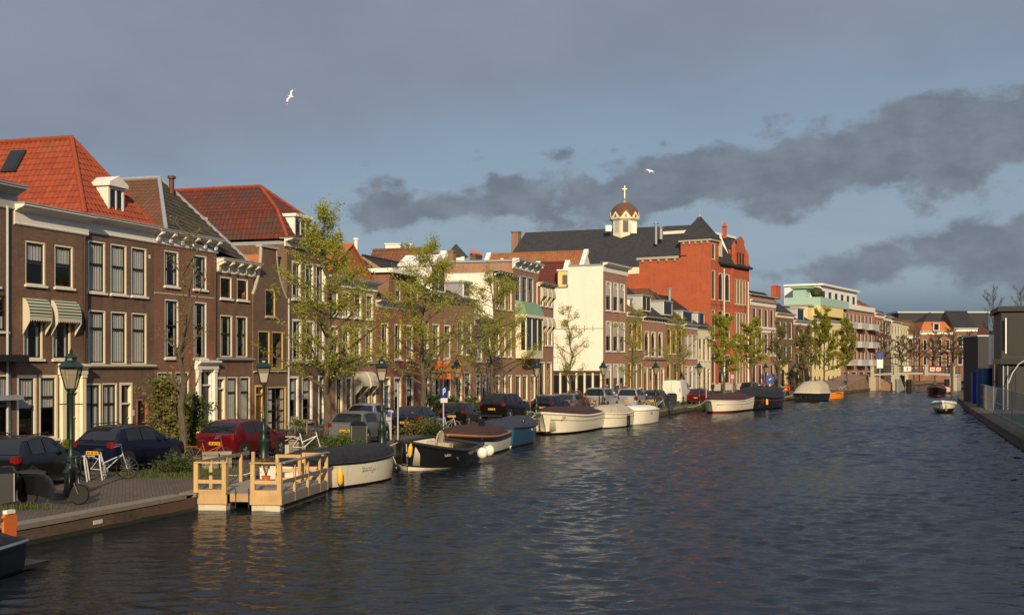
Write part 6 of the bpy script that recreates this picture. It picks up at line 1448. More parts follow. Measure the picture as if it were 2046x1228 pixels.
    wr = .31 if kind == 'hatch' else .35; tyre = MB().lathe([(wr * .62, -.10), (wr * .95, -.105), (wr, -.07), (wr, .07), (wr * .95, .105), (wr * .62, .10)], 20, axis='y').mesh('wheel', 'rubber', True)
    rim = MB().lathe([(.03, .0), (wr * .62, .0), (wr * .62, .05)], 16, axis='y').mesh('rim', 'rim'); arch = MB().lathe([(wr * .6, -.02), (wr + .065, -.02), (wr + .065, .012), (wr * .6, .012)], 20, axis='y').mesh('wheel_arch', 'plastic_dark')
    spoke = MB()
    for i in range(5): a = i * 2 * math.pi / 5; spoke.bar((0, 0, 0), (math.cos(a) * wr * .6, 0, math.sin(a) * wr * .6), .035, .02, (0, 1, 0))
    spoke = spoke.mesh('spokes', 'grey_metal')
    for xw in (.18 * L, .81 * L):
        for s in (1, -1):
            inst('wheel_arch', arch, root, (xw, s * (hw - .004), wr + .03)); w_ = inst('wheel', tyre, root, (xw, s * (hw - .085), wr)); inst('rim', rim, w_, (0, s * .075, 0)); inst('spokes', spoke, w_, (0, s * .10, 0))
    if rails:
        for s in (1, -1): MB().tube([(.16 * L, s * hw * .70, H * .985), (.2 * L, s * hw * .71, H * 1.025), (.5 * L, s * hw * .71, H * 1.03), (.56 * L, s * hw * .71, H * .98)], .018, 6).build('roof_rail', 'black_metal', root, True)
    if kind != 'van': MB().tube([(.02 * L, 0, H * .70), (.06 * L, .25, H * .735)], .012, 5).build('wiper', 'plastic_dark', root)
    else:
        MB().box(-.012, -.002, -.012, .012, H * .25, H * .93).build('door_gap', 'plastic_dark', root)
        for s in (1, -1): MB().box(-.02, -.002, s * .12, s * .14, H * .5, H * .56).build('door_handle', 'plastic_dark', root)
    return root
car('black estate car with red tail light at the left picture edge', -22, 985, 'hatch', 'car_black', 4.3, 1.78, 1.52, rails=True)
car('dark blue estate with roof rails behind the white bicycle', 184, 944, 'hatch', 'car_blue', 4.15, 1.75, 1.53, rails=True)
car('dark red hatchback parked beside the green bush', 428, 920, 'hatch', 'car_red', 4.1, 1.76, 1.5)
car('grey hatchback directly behind the black bin', 688, 889, 'hatch', 'car_grey', 4.0, 1.7, 1.48)
car('silver car parked further back behind the grey hatchback', 716, 862, 'hatch', 'car_silver', 4.2, 1.75, 1.5)
car('black hatchback with yellow plate behind the signpost', 808, 868, 'hatch', 'car_midnight', 4.0, 1.72, 1.45)
car('black car half hidden behind the blue parking sign', 902, 852, 'hatch', 'car_black', 4.0, 1.7, 1.42)
car('large black off-road car beside the tree', 982, 840, 'suv', 'car_black', 4.7, 1.92, 1.78)
car('dark blue car with round red tail lights near the turquoise bicycle', 1082, 832, 'hatch', 'car_blue', 4.0, 1.72, 1.5)
car('grey car behind the brown twiggy bush', 1124, 826, 'hatch', 'car_grey', 4.2, 1.75, 1.5)
car('silver off-road car with dark rear glass and red lamp strip', 1186, 821, 'suv', 'car_silver', 4.7, 1.92, 1.85, lamp=(.44, .60))
car('silver and dark estate car with tall red lamps', 1252, 817, 'suv', 'car_silver', 4.5, 1.85, 1.7, lamp=(.42, .66))
car('dark grey car with bicycles leaning behind it', 1300, 815, 'hatch', 'car_darkgrey', 4.3, 1.8, 1.55)
car('white delivery van with its rear doors towards the camera', 1341, 809, 'van', 'car_white', 5.0, 1.95, 2.3, name='delivery_van')
car('red hatchback in front of the white delivery van', 1391, 808, 'hatch', 'car_red', 4.0, 1.7, 1.5)
car('black car before the entrance of the red building', 1492, 790, 'suv', 'car_black', 4.4, 1.8, 1.65)

# ------------------------------------------------------------------ street lamps
def lamp_mesh():
    d = {}
    d['post'] = MB().lathe([(.26, 0), (.26, .1), (.22, .16), (.22, .62), (.25, .68), (.17, .78), (.14, 1.0), (.15, 1.06), (.10, 1.14), (.075, 1.5), (.09, 1.54), (.07, 1.58), (.055, 2.75), (.08, 2.80), (.05, 2.86)], 12).mesh('post', 'dark_green_metal', 35)
    m = MB(); m.tube([(-.3, 0, 2.5), (.3, 0, 2.5)], .018, 6); d['ladder_bar'] = m.mesh('ladder_bar', 'dark_green_metal')
    m = MB()
    for i in range(4):
        a = math.pi / 4 + i * math.pi / 2; c, s = math.cos(a), math.sin(a); m.tube([(c * .05, s * .05, 2.78), (c * .17, s * .17, 2.92), (c * .33, s * .33, 3.45)], .018, 5)
    m.lathe([(.17, 2.90), (.18, 2.93)], 4, a0=math.pi / 4).lathe([(.34, 3.44), (.36, 3.48), (.34, 3.5)], 4, a0=math.pi / 4); d['lantern_frame'] = m.mesh('lantern_frame', 'dark_green_metal')
    d['lantern_glass'] = MB().lathe([(.155, 2.93), (.315, 3.44)], 4, a0=math.pi / 4).mesh('lantern_glass', 'lamp_glass')
    d['lantern_roof'] = MB().lathe([(.37, 3.5), (.16, 3.68), (.15, 3.74), (.19, 3.76), (.10, 3.84), (.04, 3.88), (.05, 3.93), (.01, 4.02)], 8, a0=math.pi / 8).mesh('lantern_roof', 'dark_green_metal')
    return d
LM = lamp_mesh(); lline = QUAY.off(3.1)
lamps = ((142, 992, 'nearest green street lamp beside the scooter'), (527, 917, 'green street lamp before the ochre framed house'), (763, 889, 'green street lamp left of the black hatchback'), (913, 850, 'green street lamp behind the brown covered sloop'), (1072, 834, 'green street lamp by the turquoise bicycle'), (1205, 823, 'street lamp at the corner by the silver off-road car'), (1310, 815, 'street lamp behind the small white open boat'), (1397, 808, 'street lamp by the red hatchback'), (1530, 796, 'far street lamp beside the round blue sign'), (1588, 790, 'far street lamp near the dark evergreen'))
for px, py, lb in lamps:
    p = gnd(px, py); r = thing('street_lamp', lb, 'street lamp', (p.x, p.y, ST), random.uniform(0, .4), 'green street lamps along the quay')
    sc = (zat(733, p.y) - ST) / 3.72
    for n_, me in LM.items(): inst(n_, me, r).scale = (.82, .82, 1) if n_ == 'post' else (1, 1, 1)

# ------------------------------------------------------------------ bicycles
BK = {}
def bike(label, px, py, yaw, color='black_metal', lean=4, pos=None, tyre_m='rubber', group='bicycles parked along the quay'):
    key = (color, tyre_m)
    if key not in BK:
        d = {}
        w = MB(); w.tube([(math.cos(a) * .33, 0, math.sin(a) * .33) for a in [i * math.pi / 12 for i in range(24)]], .020, 6, close=True); d['wheel'] = w.mesh('wheel', tyre_m, 'all')
        s = MB()
        for i in range(14): a = i * math.pi / 7; s.tube([(0, 0, 0), (math.cos(a) * .32, 0, math.sin(a) * .32)], .0035, 3, cap=False)
        s.lathe([(.025, -.04), (.025, .04)], 8, axis='y'); d['spokes'] = s.mesh('spokes', 'grey_metal')
        f = MB(); bb, st, sd, hd, hb, fa, ra = (.42, 0, .30), (.30, 0, .78), (.28, 0, .88), (.92, 0, .92), (.95, 0, .78), (1.08, 0, .34), (0, 0, .34)
        for a, b in ((bb, sd), (bb, hb), ((.37, 0, .52), hb), (hd, hb)): f.tube([a, b], .018, 6)
        for y in (.05, -.05): f.tube([(ra[0], y, ra[2]), bb], .01, 5); f.tube([(ra[0], y, ra[2]), st], .01, 5); f.tube([hb, (fa[0], y, fa[2])], .012, 5)
        f.tube([(-.3, 0, .58), (0, 0, .73), (.28, 0, .62)], .012, 5); f.box(-.28, .12, -.07, .07, .74, .755); d['frame'] = f.mesh('frame', color, True)
        h_ = MB(); h_.tube([hd, (.90, 0, 1.06)], .014, 6); h_.tube([(.70, -.30, 1.04), (.86, -.22, 1.08), (.91, 0, 1.07), (.86, .22, 1.08), (.70, .30, 1.04)], .013, 6); d['handlebar'] = h_.mesh('handlebar', 'chrome' if color != 'black_metal' else 'grey_metal', True)
        d['saddle'] = MB().ball((.24, 0, .93), .13, 10, 6, (1.15, .75, .35)).mesh('saddle', 'rubber', True)
        c = MB(); c.lathe([(.012, -.10), (.012, .048), (.09, .048), (.09, .072), (.012, .072), (.012, .10)], 14, (.42, 0, .30), axis='y'); c.bar((.42, .09, .30), (.42, .09, .13), .012); c.bar((.42, -.09, .30), (.42, -.09, .47), .012); c.box(.38, .46, .07, .16, .12, .14); c.box(.38, .46, -.16, -.07, .46, .48); d['crank'] = c.mesh('crank', 'grey_metal')
        BK[key] = d
    d = BK[key]; p = pos or gnd(px, py); r = thing('bicycle', label, 'bicycle', (p.x, p.y, ST), R(yaw), group); r.rotation_euler = (R(lean), 0, R(yaw))
    for x in (0, 1.08): w_ = inst('wheel', d['wheel'], r, (x, 0, .35)); inst('spokes', d['spokes'], w_)
    for n_ in ('frame', 'handlebar', 'saddle', 'crank'): inst(n_, d[n_], r)
    return r
bike('pale grey bicycle at the hoop rack behind the nearest lamp', 182, 958, 14, 'zinc')
bike('brown bicycle with panniers before the dark red hatchback', 388, 934, 10, 'varnish')
bike('black bicycle left of the wooden post by the landing stage', 548, 904, 20, 'black_metal')
bike('black bicycle leaning against the two others near the white sloop', 560, 908, 55, 'black_metal')
bike('bicycle with pale front fork above the black covered sloop', 585, 909, 5, 'white')
bike('silver bicycle leaning on the blue parking sign', 882, 864, -40, 'zinc', tyre_m='grey_metal')
bike('turquoise ladies bicycle behind the blue boat', 1062, 846, -8, 'mint')
bike('dark bicycle behind the silver off-road car', 1182, 825, 8, 'black_metal')
bike('yellow bicycle beside the dark grey car', 1286, 819, 30, 'ochre')
bike('grey bicycle right of the yellow bicycle', 1302, 818, 5, 'zinc')
for i, (px, py, yw, cl) in enumerate(((1452, 797, 30, 'zinc'), (1468, 796, 60, 'black_metal'), (1540, 792, 45, 'zinc'), (1548, 791, 70, 'black_metal'), (1556, 790, 30, 'zinc'), (1588, 787, 80, 'ochre'), (1676, 782, 10, 'zinc'))):
    bike(('grey bicycle left of the black covered boat', 'black bicycle behind the black covered boat', 'grey bicycle under the round blue sign', 'black bicycle right of the round blue sign', 'grey bicycle left of the red motor scooter', 'yellowish bicycle right of the red motor scooter', 'bicycle parked at the foot of the brick ramp')[i], px, py, yw, cl)
# hoop racks
for px, py, yw, lb in ((160, 962, 12, 'left grey hoop of the bicycle rack'), (178, 960, 12, 'middle grey hoop of the bicycle rack'), (208, 957, 12, 'right grey hoop of the bicycle rack')):
    p = gnd(px, py); o = MB().tube([(-.02, -.28, 0), (-.1, -.28, .55), (-.12, -.2, .78), (-.12, .2, .78), (-.1, .28, .55), (-.02, .28, 0)], .024, 8).build('bicycle_hoop', 'zinc', None, True); o.location = (p.x, p.y, ST); o.rotation_euler = (0, 0, R(yw)); tag(o, lb, 'bicycle rack', 'hoops of the bicycle rack')
# panniers / wooden crates by the bikes
for i, (px, py, w, hh, lb) in enumerate(((420, 936, .55, .62, 'left grey wooden crate by the brown bicycle'), (448, 934, .5, .6, 'right grey wooden crate by the brown bicycle'), (586, 908, .4, .75, 'grey wooden box behind the landing stage post'))):
    p = gnd(px, py); r = thing('wooden_crate', lb, 'crate', (p.x, p.y, ST), R(14), 'grey crates by the bicycles')
    for j in range(4): MB().box(-w / 2, w / 2, -.25, -.225, j * hh / 4 + .012, (j + 1) * hh / 4 - .012).build('slat', 'timber_grey', r); MB().box(-w / 2, -w / 2 + .025, -.225, .25, j * hh / 4 + .012, (j + 1) * hh / 4 - .012).build('slat', 'timber_grey', r)
    MB().box(-w / 2 + .025, w / 2, -.224, .25, .0, hh - .03).build('core', 'soil', r)

# ------------------------------------------------------------------ scooter, bins, signs
p = gnd(52, 1008); r = thing('motor_scooter', 'black motor scooter parked beside the nearest street lamp', 'scooter', (p.x, p.y, ST), R(4))
wm = MB().lathe([(.13, -.055), (.24, -.06), (.26, -.03), (.26, .03), (.24, .06), (.13, .055)], 18, axis='y').mesh('wheel', 'rubber', True); rm = MB().lathe([(.02, -.03), (.14, -.03), (.14, .03), (.02, .03)], 14, axis='y').mesh('rim', 'chrome')
for x in (.05, 1.32): w_ = inst('wheel', wm, r, (x, 0, .26)); inst('rim', rm, w_)
m = MB(); sec = [(-.30, .56, .70, .08), (-.24, .42, .76, .15), (0, .34, .80, .20), (.25, .30, .82, .21), (.5, .24, .78, .20), (.62, .18, .62, .19), (.72, .16, .36, .19), (.95, .16, .34, .18), (1.02, .20, .60, .20), (1.10, .34, .90, .21), (1.18, .52, 1.0, .19), (1.26, .66, .96, .12)]
m.loft([[(x, -w_, z0), (x, -w_ * .9, z1 - .05), (x, -w_ * .45, z1), (x, w_ * .45, z1), (x, w_ * .9, z1 - .05), (x, w_, z0), (x, w_ * .5, z0 - .04), (x, -w_ * .5, z0 - .04)] for x, z0, z1, w_ in sec], close=True); m.build('body', 'car_black', r, 50)
m = MB(); m.loft([[(x, -.13, z), (x, -.1, z + .09), (x, .1, z + .09), (x, .13, z)] for x, z in ((-.25, .76), (0, .80), (.3, .80), (.52, .74))], cap=False); m.build('seat', 'rubber', r, 'all')
m = MB().tube([(1.14, 0, .95), (1.08, 0, 1.08)], .03, 6); m.tube([(1.0, -.32, 1.10), (1.08, -.15, 1.10), (1.08, .15, 1.10), (1.0, .32, 1.10)], .018, 6); m.build('handlebar', 'black_metal', r, True)
m = MB(); 
for y in (.07, -.07): m.tube([(1.17, y, .66), (1.32, y, .27)], .025, 6)
m.build('front_fork', 'chrome', r, True); MB().loft([[(1.32 + .29 * math.cos(a), -.08, .26 + .29 * math.sin(a)), (1.32 + .29 * math.cos(a), .08, .26 + .29 * math.sin(a))] for a in [.4 + i * .25 for i in range(8)]]).build('front_mudguard', 'car_black', r, 'all')
MB().tube([(.45, .10, .2), (.5, .24, .0)], .012, 5).build('stand', 'grey_metal', r)
def bin_(label, px, py, w, hgt, yaw=14):
    p = gnd(px, py); r = thing('litter_bin', label, 'bin', (p.x, p.y, ST), R(yaw), 'dark litter bins on the quay')
    m = MB(); m.loft([[(-w, -w * .8, .18), (w, -w * .8, .18), (w, w * .8, .18), (-w, w * .8, .18)], [(-w * 1.1, -w * .9, hgt * .85), (w * 1.1, -w * .9, hgt * .85), (w * 1.1, w * .9, hgt * .85), (-w * 1.1, w * .9, hgt * .85)]], close=True); m.build('body', 'plastic_dark', r)
    MB().loft([[(-w * 1.15, -w * .95, hgt * .86), (w * 1.15, -w * .95, hgt * .86), (w * 1.15, w * .95, hgt * .86), (-w * 1.15, w * .95, hgt * .86)], [(-w * .8, -w * .6, hgt), (w * .8, -w * .6, hgt), (w * .8, w * .6, hgt), (-w * .8, w * .6, hgt)]], close=True).build('lid', 'car_black', r)
    for s in (-.6, .6): MB().tube([(w * s, 0, 0), (w * s, 0, .2)], .03, 6).build('leg', 'black_metal', r)
    for s in (-1, 1): MB().box(s * w * 1.1 - .012, s * w * 1.1 + .012, -w * .95, -w * .9, .2, hgt * .85).build('edge_strip', 'grey_metal', r)
bin_('dark litter bin at the left edge beside the scooter', 8, 1016, .24, 1.05); bin_('black bin on the quay before the grey hatchback', 716, 893, .30, 1.12); bin_('dark bin before the white delivery van', 1342, 812, .35, 1.2)
p = gnd(776, 878); r = thing('parking_meter', 'grey parking meter with small blue sign beside the lamp', 'parking meter', (p.x, p.y, ST), R(14)); MB().box(-.14, .14, -.1, .1, 0, 1.45).build('cabinet', 'grey_paint', r); MB().box(-.16, .16, -.12, .12, 1.45, 1.55).build('cap', 'black_metal', r); MB().box(-.1, .1, -.115, -.102, 1.1, 1.35).build('sign', 'blue_sign', r)
def signpost(label, px, py, ytop, plates, r0=.035, mat='zinc'):
    p = gnd(px, py); zt = zat(ytop, p.y) - ST; r = thing('sign_post', label, 'sign', (p.x, p.y, ST), R(48) if 'parking' in label else 0.0); MB().tube([(0, 0, 0), (0, 0, zt)], r0, 8).build('pole', mat, r, True)
    for kind, y0, y1, w, mat_ in plates:
        z0, z1 = zat(y1, p.y) - ST, zat(y0, p.y) - ST
        if kind == 'round': o = MB().lathe([(.01, -.052), ((z1 - z0) / 2, -.052), ((z1 - z0) / 2, -.04), (.01, -.04)], 20, (0, 0, (z0 + z1) / 2), axis='y').build('sign_plate', mat_, r)
        else: o = MB().box(-w / 2, w / 2, -.055, -.04, z0, z1).build('sign_plate', mat_, r)
        if kind == 'P':
            h_ = z1 - z0; a = MB().box(-w * .2, -w * .08, -.062, -.056, z0 + h_ * .2, z0 + h_ * .85); a.box(-w * .08, w * .16, -.062, -.056, z0 + h_ * .74, z0 + h_ * .85); a.box(-w * .08, w * .16, -.062, -.056, z0 + h_ * .45, z0 + h_ * .56); a.box(w * .1, w * .2, -.062, -.056, z0 + h_ * .5, z0 + h_ * .8); a.build('letter_p', 'white_clean', o)
        if kind == 'round': MB().bar((-.12, -.06, (z0 + z1) / 2 - .12), (.1, -.06, (z0 + z1) / 2 + .1), .006, .035).bar((.1, -.06, (z0 + z1) / 2 + .1), (.1, -.06, (z0 + z1) / 2 - .05), .006, .03).build('arrow', 'white_clean', o)
    return r
signpost('plain grey pole standing before the black hatchback', 795, 884, 765, [])
signpost('blue parking sign with white plate under it', 886, 866, 772, [('P', 772, 793, .5, 'blue_sign'), ('box', 795, 804, .5, 'white_clean')])
signpost('round blue traffic sign with white arrow near the red building', 1538, 795, 748, [('round', 748, 766, 0, 'blue_sign')], .05, 'white')
signpost('blue sign post left of the bridge railing', 1758, 776, 704, [('box', 704, 716, 1.2, 'blue_sign'), ('box', 718, 735, 1.0, 'white')], .06)
signpost('grey sign post behind the white brown covered boat', 1411, 812, 764, []); signpost('thin sign post before the black car by the red building', 1463, 798, 748, [('box', 748, 756, .35, 'grey_paint')])
p = gnd(1340, 819); o = MB().lathe([(.16, 0), (.19, .35)], 12).build('bucket', 'blue_drum', None); o.data.materials[0] = MATS['blue_drum']; o.location = (p.x, p.y, ST); tag(o, 'small bright blue bucket on the quay before the van', 'bucket')
# red motor scooter far off
p = gnd(1571, 789); r = thing('motor_scooter', 'small red motor scooter seen from behind on the far quay', 'scooter', (p.x, p.y, ST), R(66)); sc = 1.15
MB().loft([[(x, -w_, z0), (x, -w_, z1), (x, w_, z1), (x, w_, z0)] for x, z0, z1, w_ in ((-.1, .5, .9, .22), (.4, .4, .95, .28), (.7, .25, .5, .24), (1.1, .3, .9, .26), (1.3, .6, 1.15, .2))], close=True).build('body', 'red_paint', r); 
for x in (.1, 1.25): inst('wheel', wm, r, (x, 0, .26))
MB().box(-.13, -.1, -.12, .12, .62, .8).build('number_plate', 'plate_yellow', r); MB().tube([(1.15, -.35, 1.2), (1.2, 0, 1.2), (1.15, .35, 1.2)], .02, 6).build('handlebar', 'black_metal', r)
# garden table and chair by the house
p = gnd(612, 866); r = thing('garden_table', 'grey wooden garden table against the brick house', 'table', (p.x, p.y, ST), R(72)); MB().box(-.55, .55, -.35, .35, .70, .74).build('table_top', 'timber_grey', r)
for sx in (-1, 1):
    for sy in (-1, 1): MB().box(sx * .48 - .03, sx * .48 + .03, sy * .28 - .03, sy * .28 + .03, 0, .70).build('leg', 'timber_grey', r)
p = gnd(592, 868); r = thing('garden_chair', 'grey slatted garden chair left of the garden table', 'chair', (p.x, p.y, ST), R(40)); MB().box(-.22, .22, -.22, .22, .42, .45).build('seat', 'timber_grey', r)
for i in range(4): MB().box(-.2 + i * .11, -.13 + i * .11, .2, .225, .45, .95).build('back_slat', 'timber_grey', r)
for sx in (-1, 1):
    for sy in (-1, 1): MB().box(sx * .2 - .02, sx * .2 + .02, sy * .2 - .02, sy * .2 + .02, 0, .42).build('leg', 'timber_grey', r)
# ------------------------------------------------------------------ landing stage
D0 = gnd(390, 1018, 0); LS = thing('landing_stage', 'new pale timber landing stage with railings floating by the quay', 'landing stage', (D0.x, D0.y, 0), R(-8))
wD, lD, zD = 2.45, 4.5, .46
for a, b in ((0.02, .88), (1.62, wD - .02)):
    MB().box(a, b, .02, .35, -.25, .16).build('float', 'stone_light', LS); MB().box(a + .01, b - .01, .35, lD - .1, -.25, .155).build('float', 'pile_wood', LS)
for a, b in ((-.04, .92), (1.58, wD + .04)): MB().box(a, b, -.03, .02, .17, zD - .03).build('fascia_board', 'timber', LS)
MB().box(.92, 1.58, .22, .27, .22, .43).build('fascia_board', 'timber', LS)
MB().box(wD - .0, wD + .04, .02, lD, .17, zD - .03).build('side_board', 'timber_grey', LS); MB().box(-.04, 0, .02, lD, .17, zD - .03).build('side_board', 'timber_grey', LS)
k = 34; me = MB().box(0, wD, 0, lD / k - .014, zD - .03, zD).mesh('deck_plank', 'timber_grey')
mid = MB().box(0, .9, 0, lD / k - .014, zD - .03, zD).mesh('deck_plank', 'timber_grey'); mid2 = MB().box(1.60, wD, 0, lD / k - .014, zD - .03, zD).mesh('deck_plank', 'timber_grey')
for i in range(k):
    if i < 2: inst('deck_plank', mid, LS, (0, i * lD / k, 0)); inst('deck_plank', mid2, LS, (0, i * lD / k, 0))
    else: inst('deck_plank', me, LS, (0, i * lD / k, random.uniform(-.003, .003)))
zr = 1.30
def post(x, y, s=.045, z0=.17, z1=None, mat='timber'): MB().box(x - s, x + s, y - s, y + s, z0, (z1 or zr)).build('post', mat, LS)
def rail(a, b, z, s=.02, hgt=.05, mat='timber', nm='rail'): MB().bar((a[0], a[1], z), (b[0], b[1], z), s, hgt).build(nm, mat, LS)
for x in (.03, .84, 1.66, wD - .03): post(x, 0.02, .06)
for a, b in ((.09, .78), (1.72, wD - .09)):
    rail((a, .0), (b, .0), zD + .33); rail((a, 0), (b, 0), zD + .04, hgt=.07)
for a, b in ((-.02, .92), (1.58, wD + .04)): MB().box(a, b, -.06, .09, zr, zr + .035).build('top_rail', 'timber', LS)
for y in (1.2, 2.45, 3.65, lD - .08): post(wD + .01, y, .035, .17)
MB().box(wD - .05, wD + .10, .09, lD, zr, zr + .035).build('top_rail', 'timber_grey', LS); rail((wD + .02, .08), (wD + .02, lD), zD + .33, mat='timber_grey')
for x in (wD - .75, wD - .03): post(x, lD, .05)
rail((wD - .75, lD), (wD, lD), zD + .36); rail((wD - .75, lD), (wD, lD), zr - .05); rail((wD - .75, lD), (wD, lD), zD + .05)
for y in (1.1, 2.3, 3.5, 4.6): post(.03, y, .045)
rail((.03, .05), (.03, lD - .3), zr, mat='timber_grey'); 
for x in (1.15, 1.85): post(x, lD - .9, .045, zD)
for z in (zr - .05, zD + .36, zD + .08): rail((1.15, lD - .9), (1.85, lD - .9), z)
ld = MB()
for x in (1.10, 1.48): ld.tube([(x, .24, .62), (x, .17, .60), (x, .17, .05)], .018, 6)
ld.build('ladder', 'chrome', LS, True)
o = D0 + Vector((1.45, 2.6)); pt_ = thing('flower_pot', 'orange flower pot with dry plant on the landing stage', 'flower pot', (o.x, o.y, zD)); MB().lathe([(.09, 0), (.13, .24), (.14, .26)], 14).build('pot', 'terracotta', pt_, True)
L = MB(); leaf_quads(L, (0, 0, .62), random.Random(2), .05, .13, 130); S = MB()
for i in range(9): a = i * .7; S.tube([(0, 0, .2), (math.cos(a) * .08, math.sin(a) * .08, .5), (math.cos(a) * .18, math.sin(a) * .18, .85)], .006, 4)
S.build('stems', 'twig', pt_); L.build('foliage', 'leaf_dry', pt_)
p = gnd(577, 935); o = MB().box(-.07, .07, -.07, .07, -.6, zat(880, p.y)).box(-.075, .075, -.075, .075, zat(880, p.y) - .25, zat(880, p.y) - .22).build('mooring_post', 'stone', None); o.data.materials[0] = MATS['stone']; o.location = (p.x + .35, p.y - 2.2, 0); tag(o, 'square weathered post behind the landing stage', 'post')

# ------------------------------------------------------------------ boats
def boat(label, stern, bow, B, hull='hull_white', sheer=(.62, .55, .85), band='antifoul_red', band_h=.12, rail_m='teak', cover=None, inside='hull_white', fend=(), stern_w=.72, deck=False, name='moored_boat', cov_h=.5, cov=(0.0, 1.0), rail_r=.055, strip=None, full=2.4, group='boats moored along the quay', cat='boat', open_floor='teak', text=None, windows=False):
    s, b = Vector(stern), Vector(bow); d = b - s; L = d.length; root = thing(name, label, cat, (s.x, s.y, 0), math.atan2(d.y, d.x), group); n = 18
    def hb(t):
        w = stern_w + (1 - stern_w) * math.sin(min(1, t / .45) * math.pi / 2); 
        if t > .45: w *= max(0.0, 1 - ((t - .45) / .55) ** full)
        return max(.02, w * B / 2)
    def sh(t): return sheer[0] + (sheer[1] - sheer[0]) * min(1, t / .4) if t < .4 else sheer[1] + (sheer[2] - sheer[1]) * ((t - .4) / .6) ** 1.7
    ts = [i / n for i in range(n + 1)]
    def xx(t, z): return t * L + (.18 * L * .35 * (z - sh(t)) / 1.0 if t > .85 else 0) * ((t - .85) / .15 if t > .85 else 0)
    def ringh(t): w = hb(t); z = sh(t); return [(xx(t, band_h), w * .90, band_h), (xx(t, z * .5), w * .97, band_h + (z - band_h) * .45), (t * L, w, z)]
    def ringb(t): w = hb(t); return [(xx(t, -.3), 0, -.35), (xx(t, -.2), w * .6, -.22), (xx(t, band_h), w * .90, band_h)]
    m = MB(); 
    for s_ in (1, -1): m.loft([[(x, s_ * y, z) for x, y, z in ringh(t)] for t in ts])
    r0 = ringh(0); m.face([(x, y, z) for x, y, z in r0] + [(x, -y, z) for x, y, z in reversed(r0)]); m.build('hull', hull, root, 50)
    m = MB()
    for s_ in (1, -1): m.loft([[(x, s_ * y, z) for x, y, z in ringb(t)] for t in ts])
    r0 = ringb(0); m.face([(x, y, z) for x, y, z in r0] + [(x, -y, z) for x, y, z in reversed(r0)]); m.build('bottom', band or hull, root, 50)
    if rail_m:
        m = MB(); m.tube([(t * L, hb(t) + .01, sh(t)) for t in ts] + [(t * L, -hb(t) - .01, sh(t)) for t in reversed(ts)], rail_r, 6, close=True); m.build('gunwale', rail_m, root, True)
    if strip:
        for s_ in (1, -1): MB().tube([(t * L, s_ * (hb(t) * .985 + .012), sh(t) * .72) for t in ts[:-1]], .022, 5).build('rubbing_strake', strip, root, True)
    c0, c1 = cov
    if cover:
        m = MB(); rr = []
        for i in range(15):
            t = c0 + (c1 - c0) * i / 14; w = hb(t) * 1.03; z = sh(t) + .02; e = min(i, 14 - i) / 14; hh = cov_h * (min(1, e * 5) ** .6); sag = .03 * math.sin(i * 2.2)
            half = [(w, z - .06), (w * .98, z + .04), (w * .8, z + hh * .62 + sag * .6), (w * .42, z + hh * .93 + sag), (0, z + hh)]; rr.append([(t * L, y, zz) for y, zz in half] + [(t * L, -y, zz) for y, zz in reversed(half[:-1])])
        m.loft(rr); m.face(rr[0]); m.face(rr[-1][::-1]); m.build('cover', cover, root, 'all')
    if not cover or c1 < .98 or c0 > .02:
        m = MB(); f = .92; m.loft([[(t * L, hb(t) * f, sh(t) - .03), (t * L, hb(t) * .75, .22), (t * L, 0, .2), (t * L, -hb(t) * .75, .22), (t * L, -hb(t) * f, sh(t) - .03)] for t in ts[:-1]]); m.build('inner_hull', inside, root, 'all')
        m = MB(); m.loft([[(t * L, hb(t) * .72, .25), (t * L, -hb(t) * .72, .25)] for t in ts[:-2]]); m.build('floor', open_floor, root)
        for t in (.12, .42, .66): m = MB().box(t * L - .13, t * L + .13, -hb(t) * .9, hb(t) * .9, sh(t) * .55, sh(t) * .55 + .04); m.build('thwart', open_floor, root)
        m = MB(); m.loft([[(t * L, hb(t) * .95, sh(t) - .01), (t * L, 0, sh(t) + .04), (t * L, -hb(t) * .95, sh(t) - .01)] for t in (.80, .85, .9, .95, .99)]); m.build('foredeck', rail_m or hull, root)
    sgn = 1 if -math.sin(math.atan2(d.y, d.x)) < 0 else -1
    if L < 9.5 and group == 'boats moored along the quay':
        for t, lx_ in ((.06, -.8), (.88, .8)):
            p0 = Vector((t * L, sgn * hb(t), sh(t))); p1 = Vector((t * L + lx_, sgn * (B / 2 + .75), ST + .05)); MB().tube([p0.lerp(p1, k / 6) - Vector((0, 0, .16 * math.sin(math.pi * k / 6))) for k in range(7)], .014, 5).build('mooring_rope', 'rope', root, True)
    for t, s_, mat, r_ in fend:
        y = s_ * (hb(t) + r_ + .02); z = sh(t) * .45; f = MB().ball((t * L, y, z), r_, 14, 9, (1, 1, 1.08)).build('fender', mat, root, 'all'); MB().tube([(t * L, y, z + r_), (t * L, s_ * hb(t), sh(t))], .012, 4).build('fender_rope', 'rope', f)
    return root, hb, sh, L
def wp(px, py): return gnd(px, py, 0)
def along(a, L, yaw=0.0):
    for p, q in zip(QUAY.p[:-1], QUAY.p[1:]):
        if p.y <= a.y <= q.y: d = (q - p).normalized()
    c, s = math.cos(R(yaw)), math.sin(R(yaw)); d = Vector((d.x * c - d.y * s, d.x * s + d.y * c)); return a + d * L
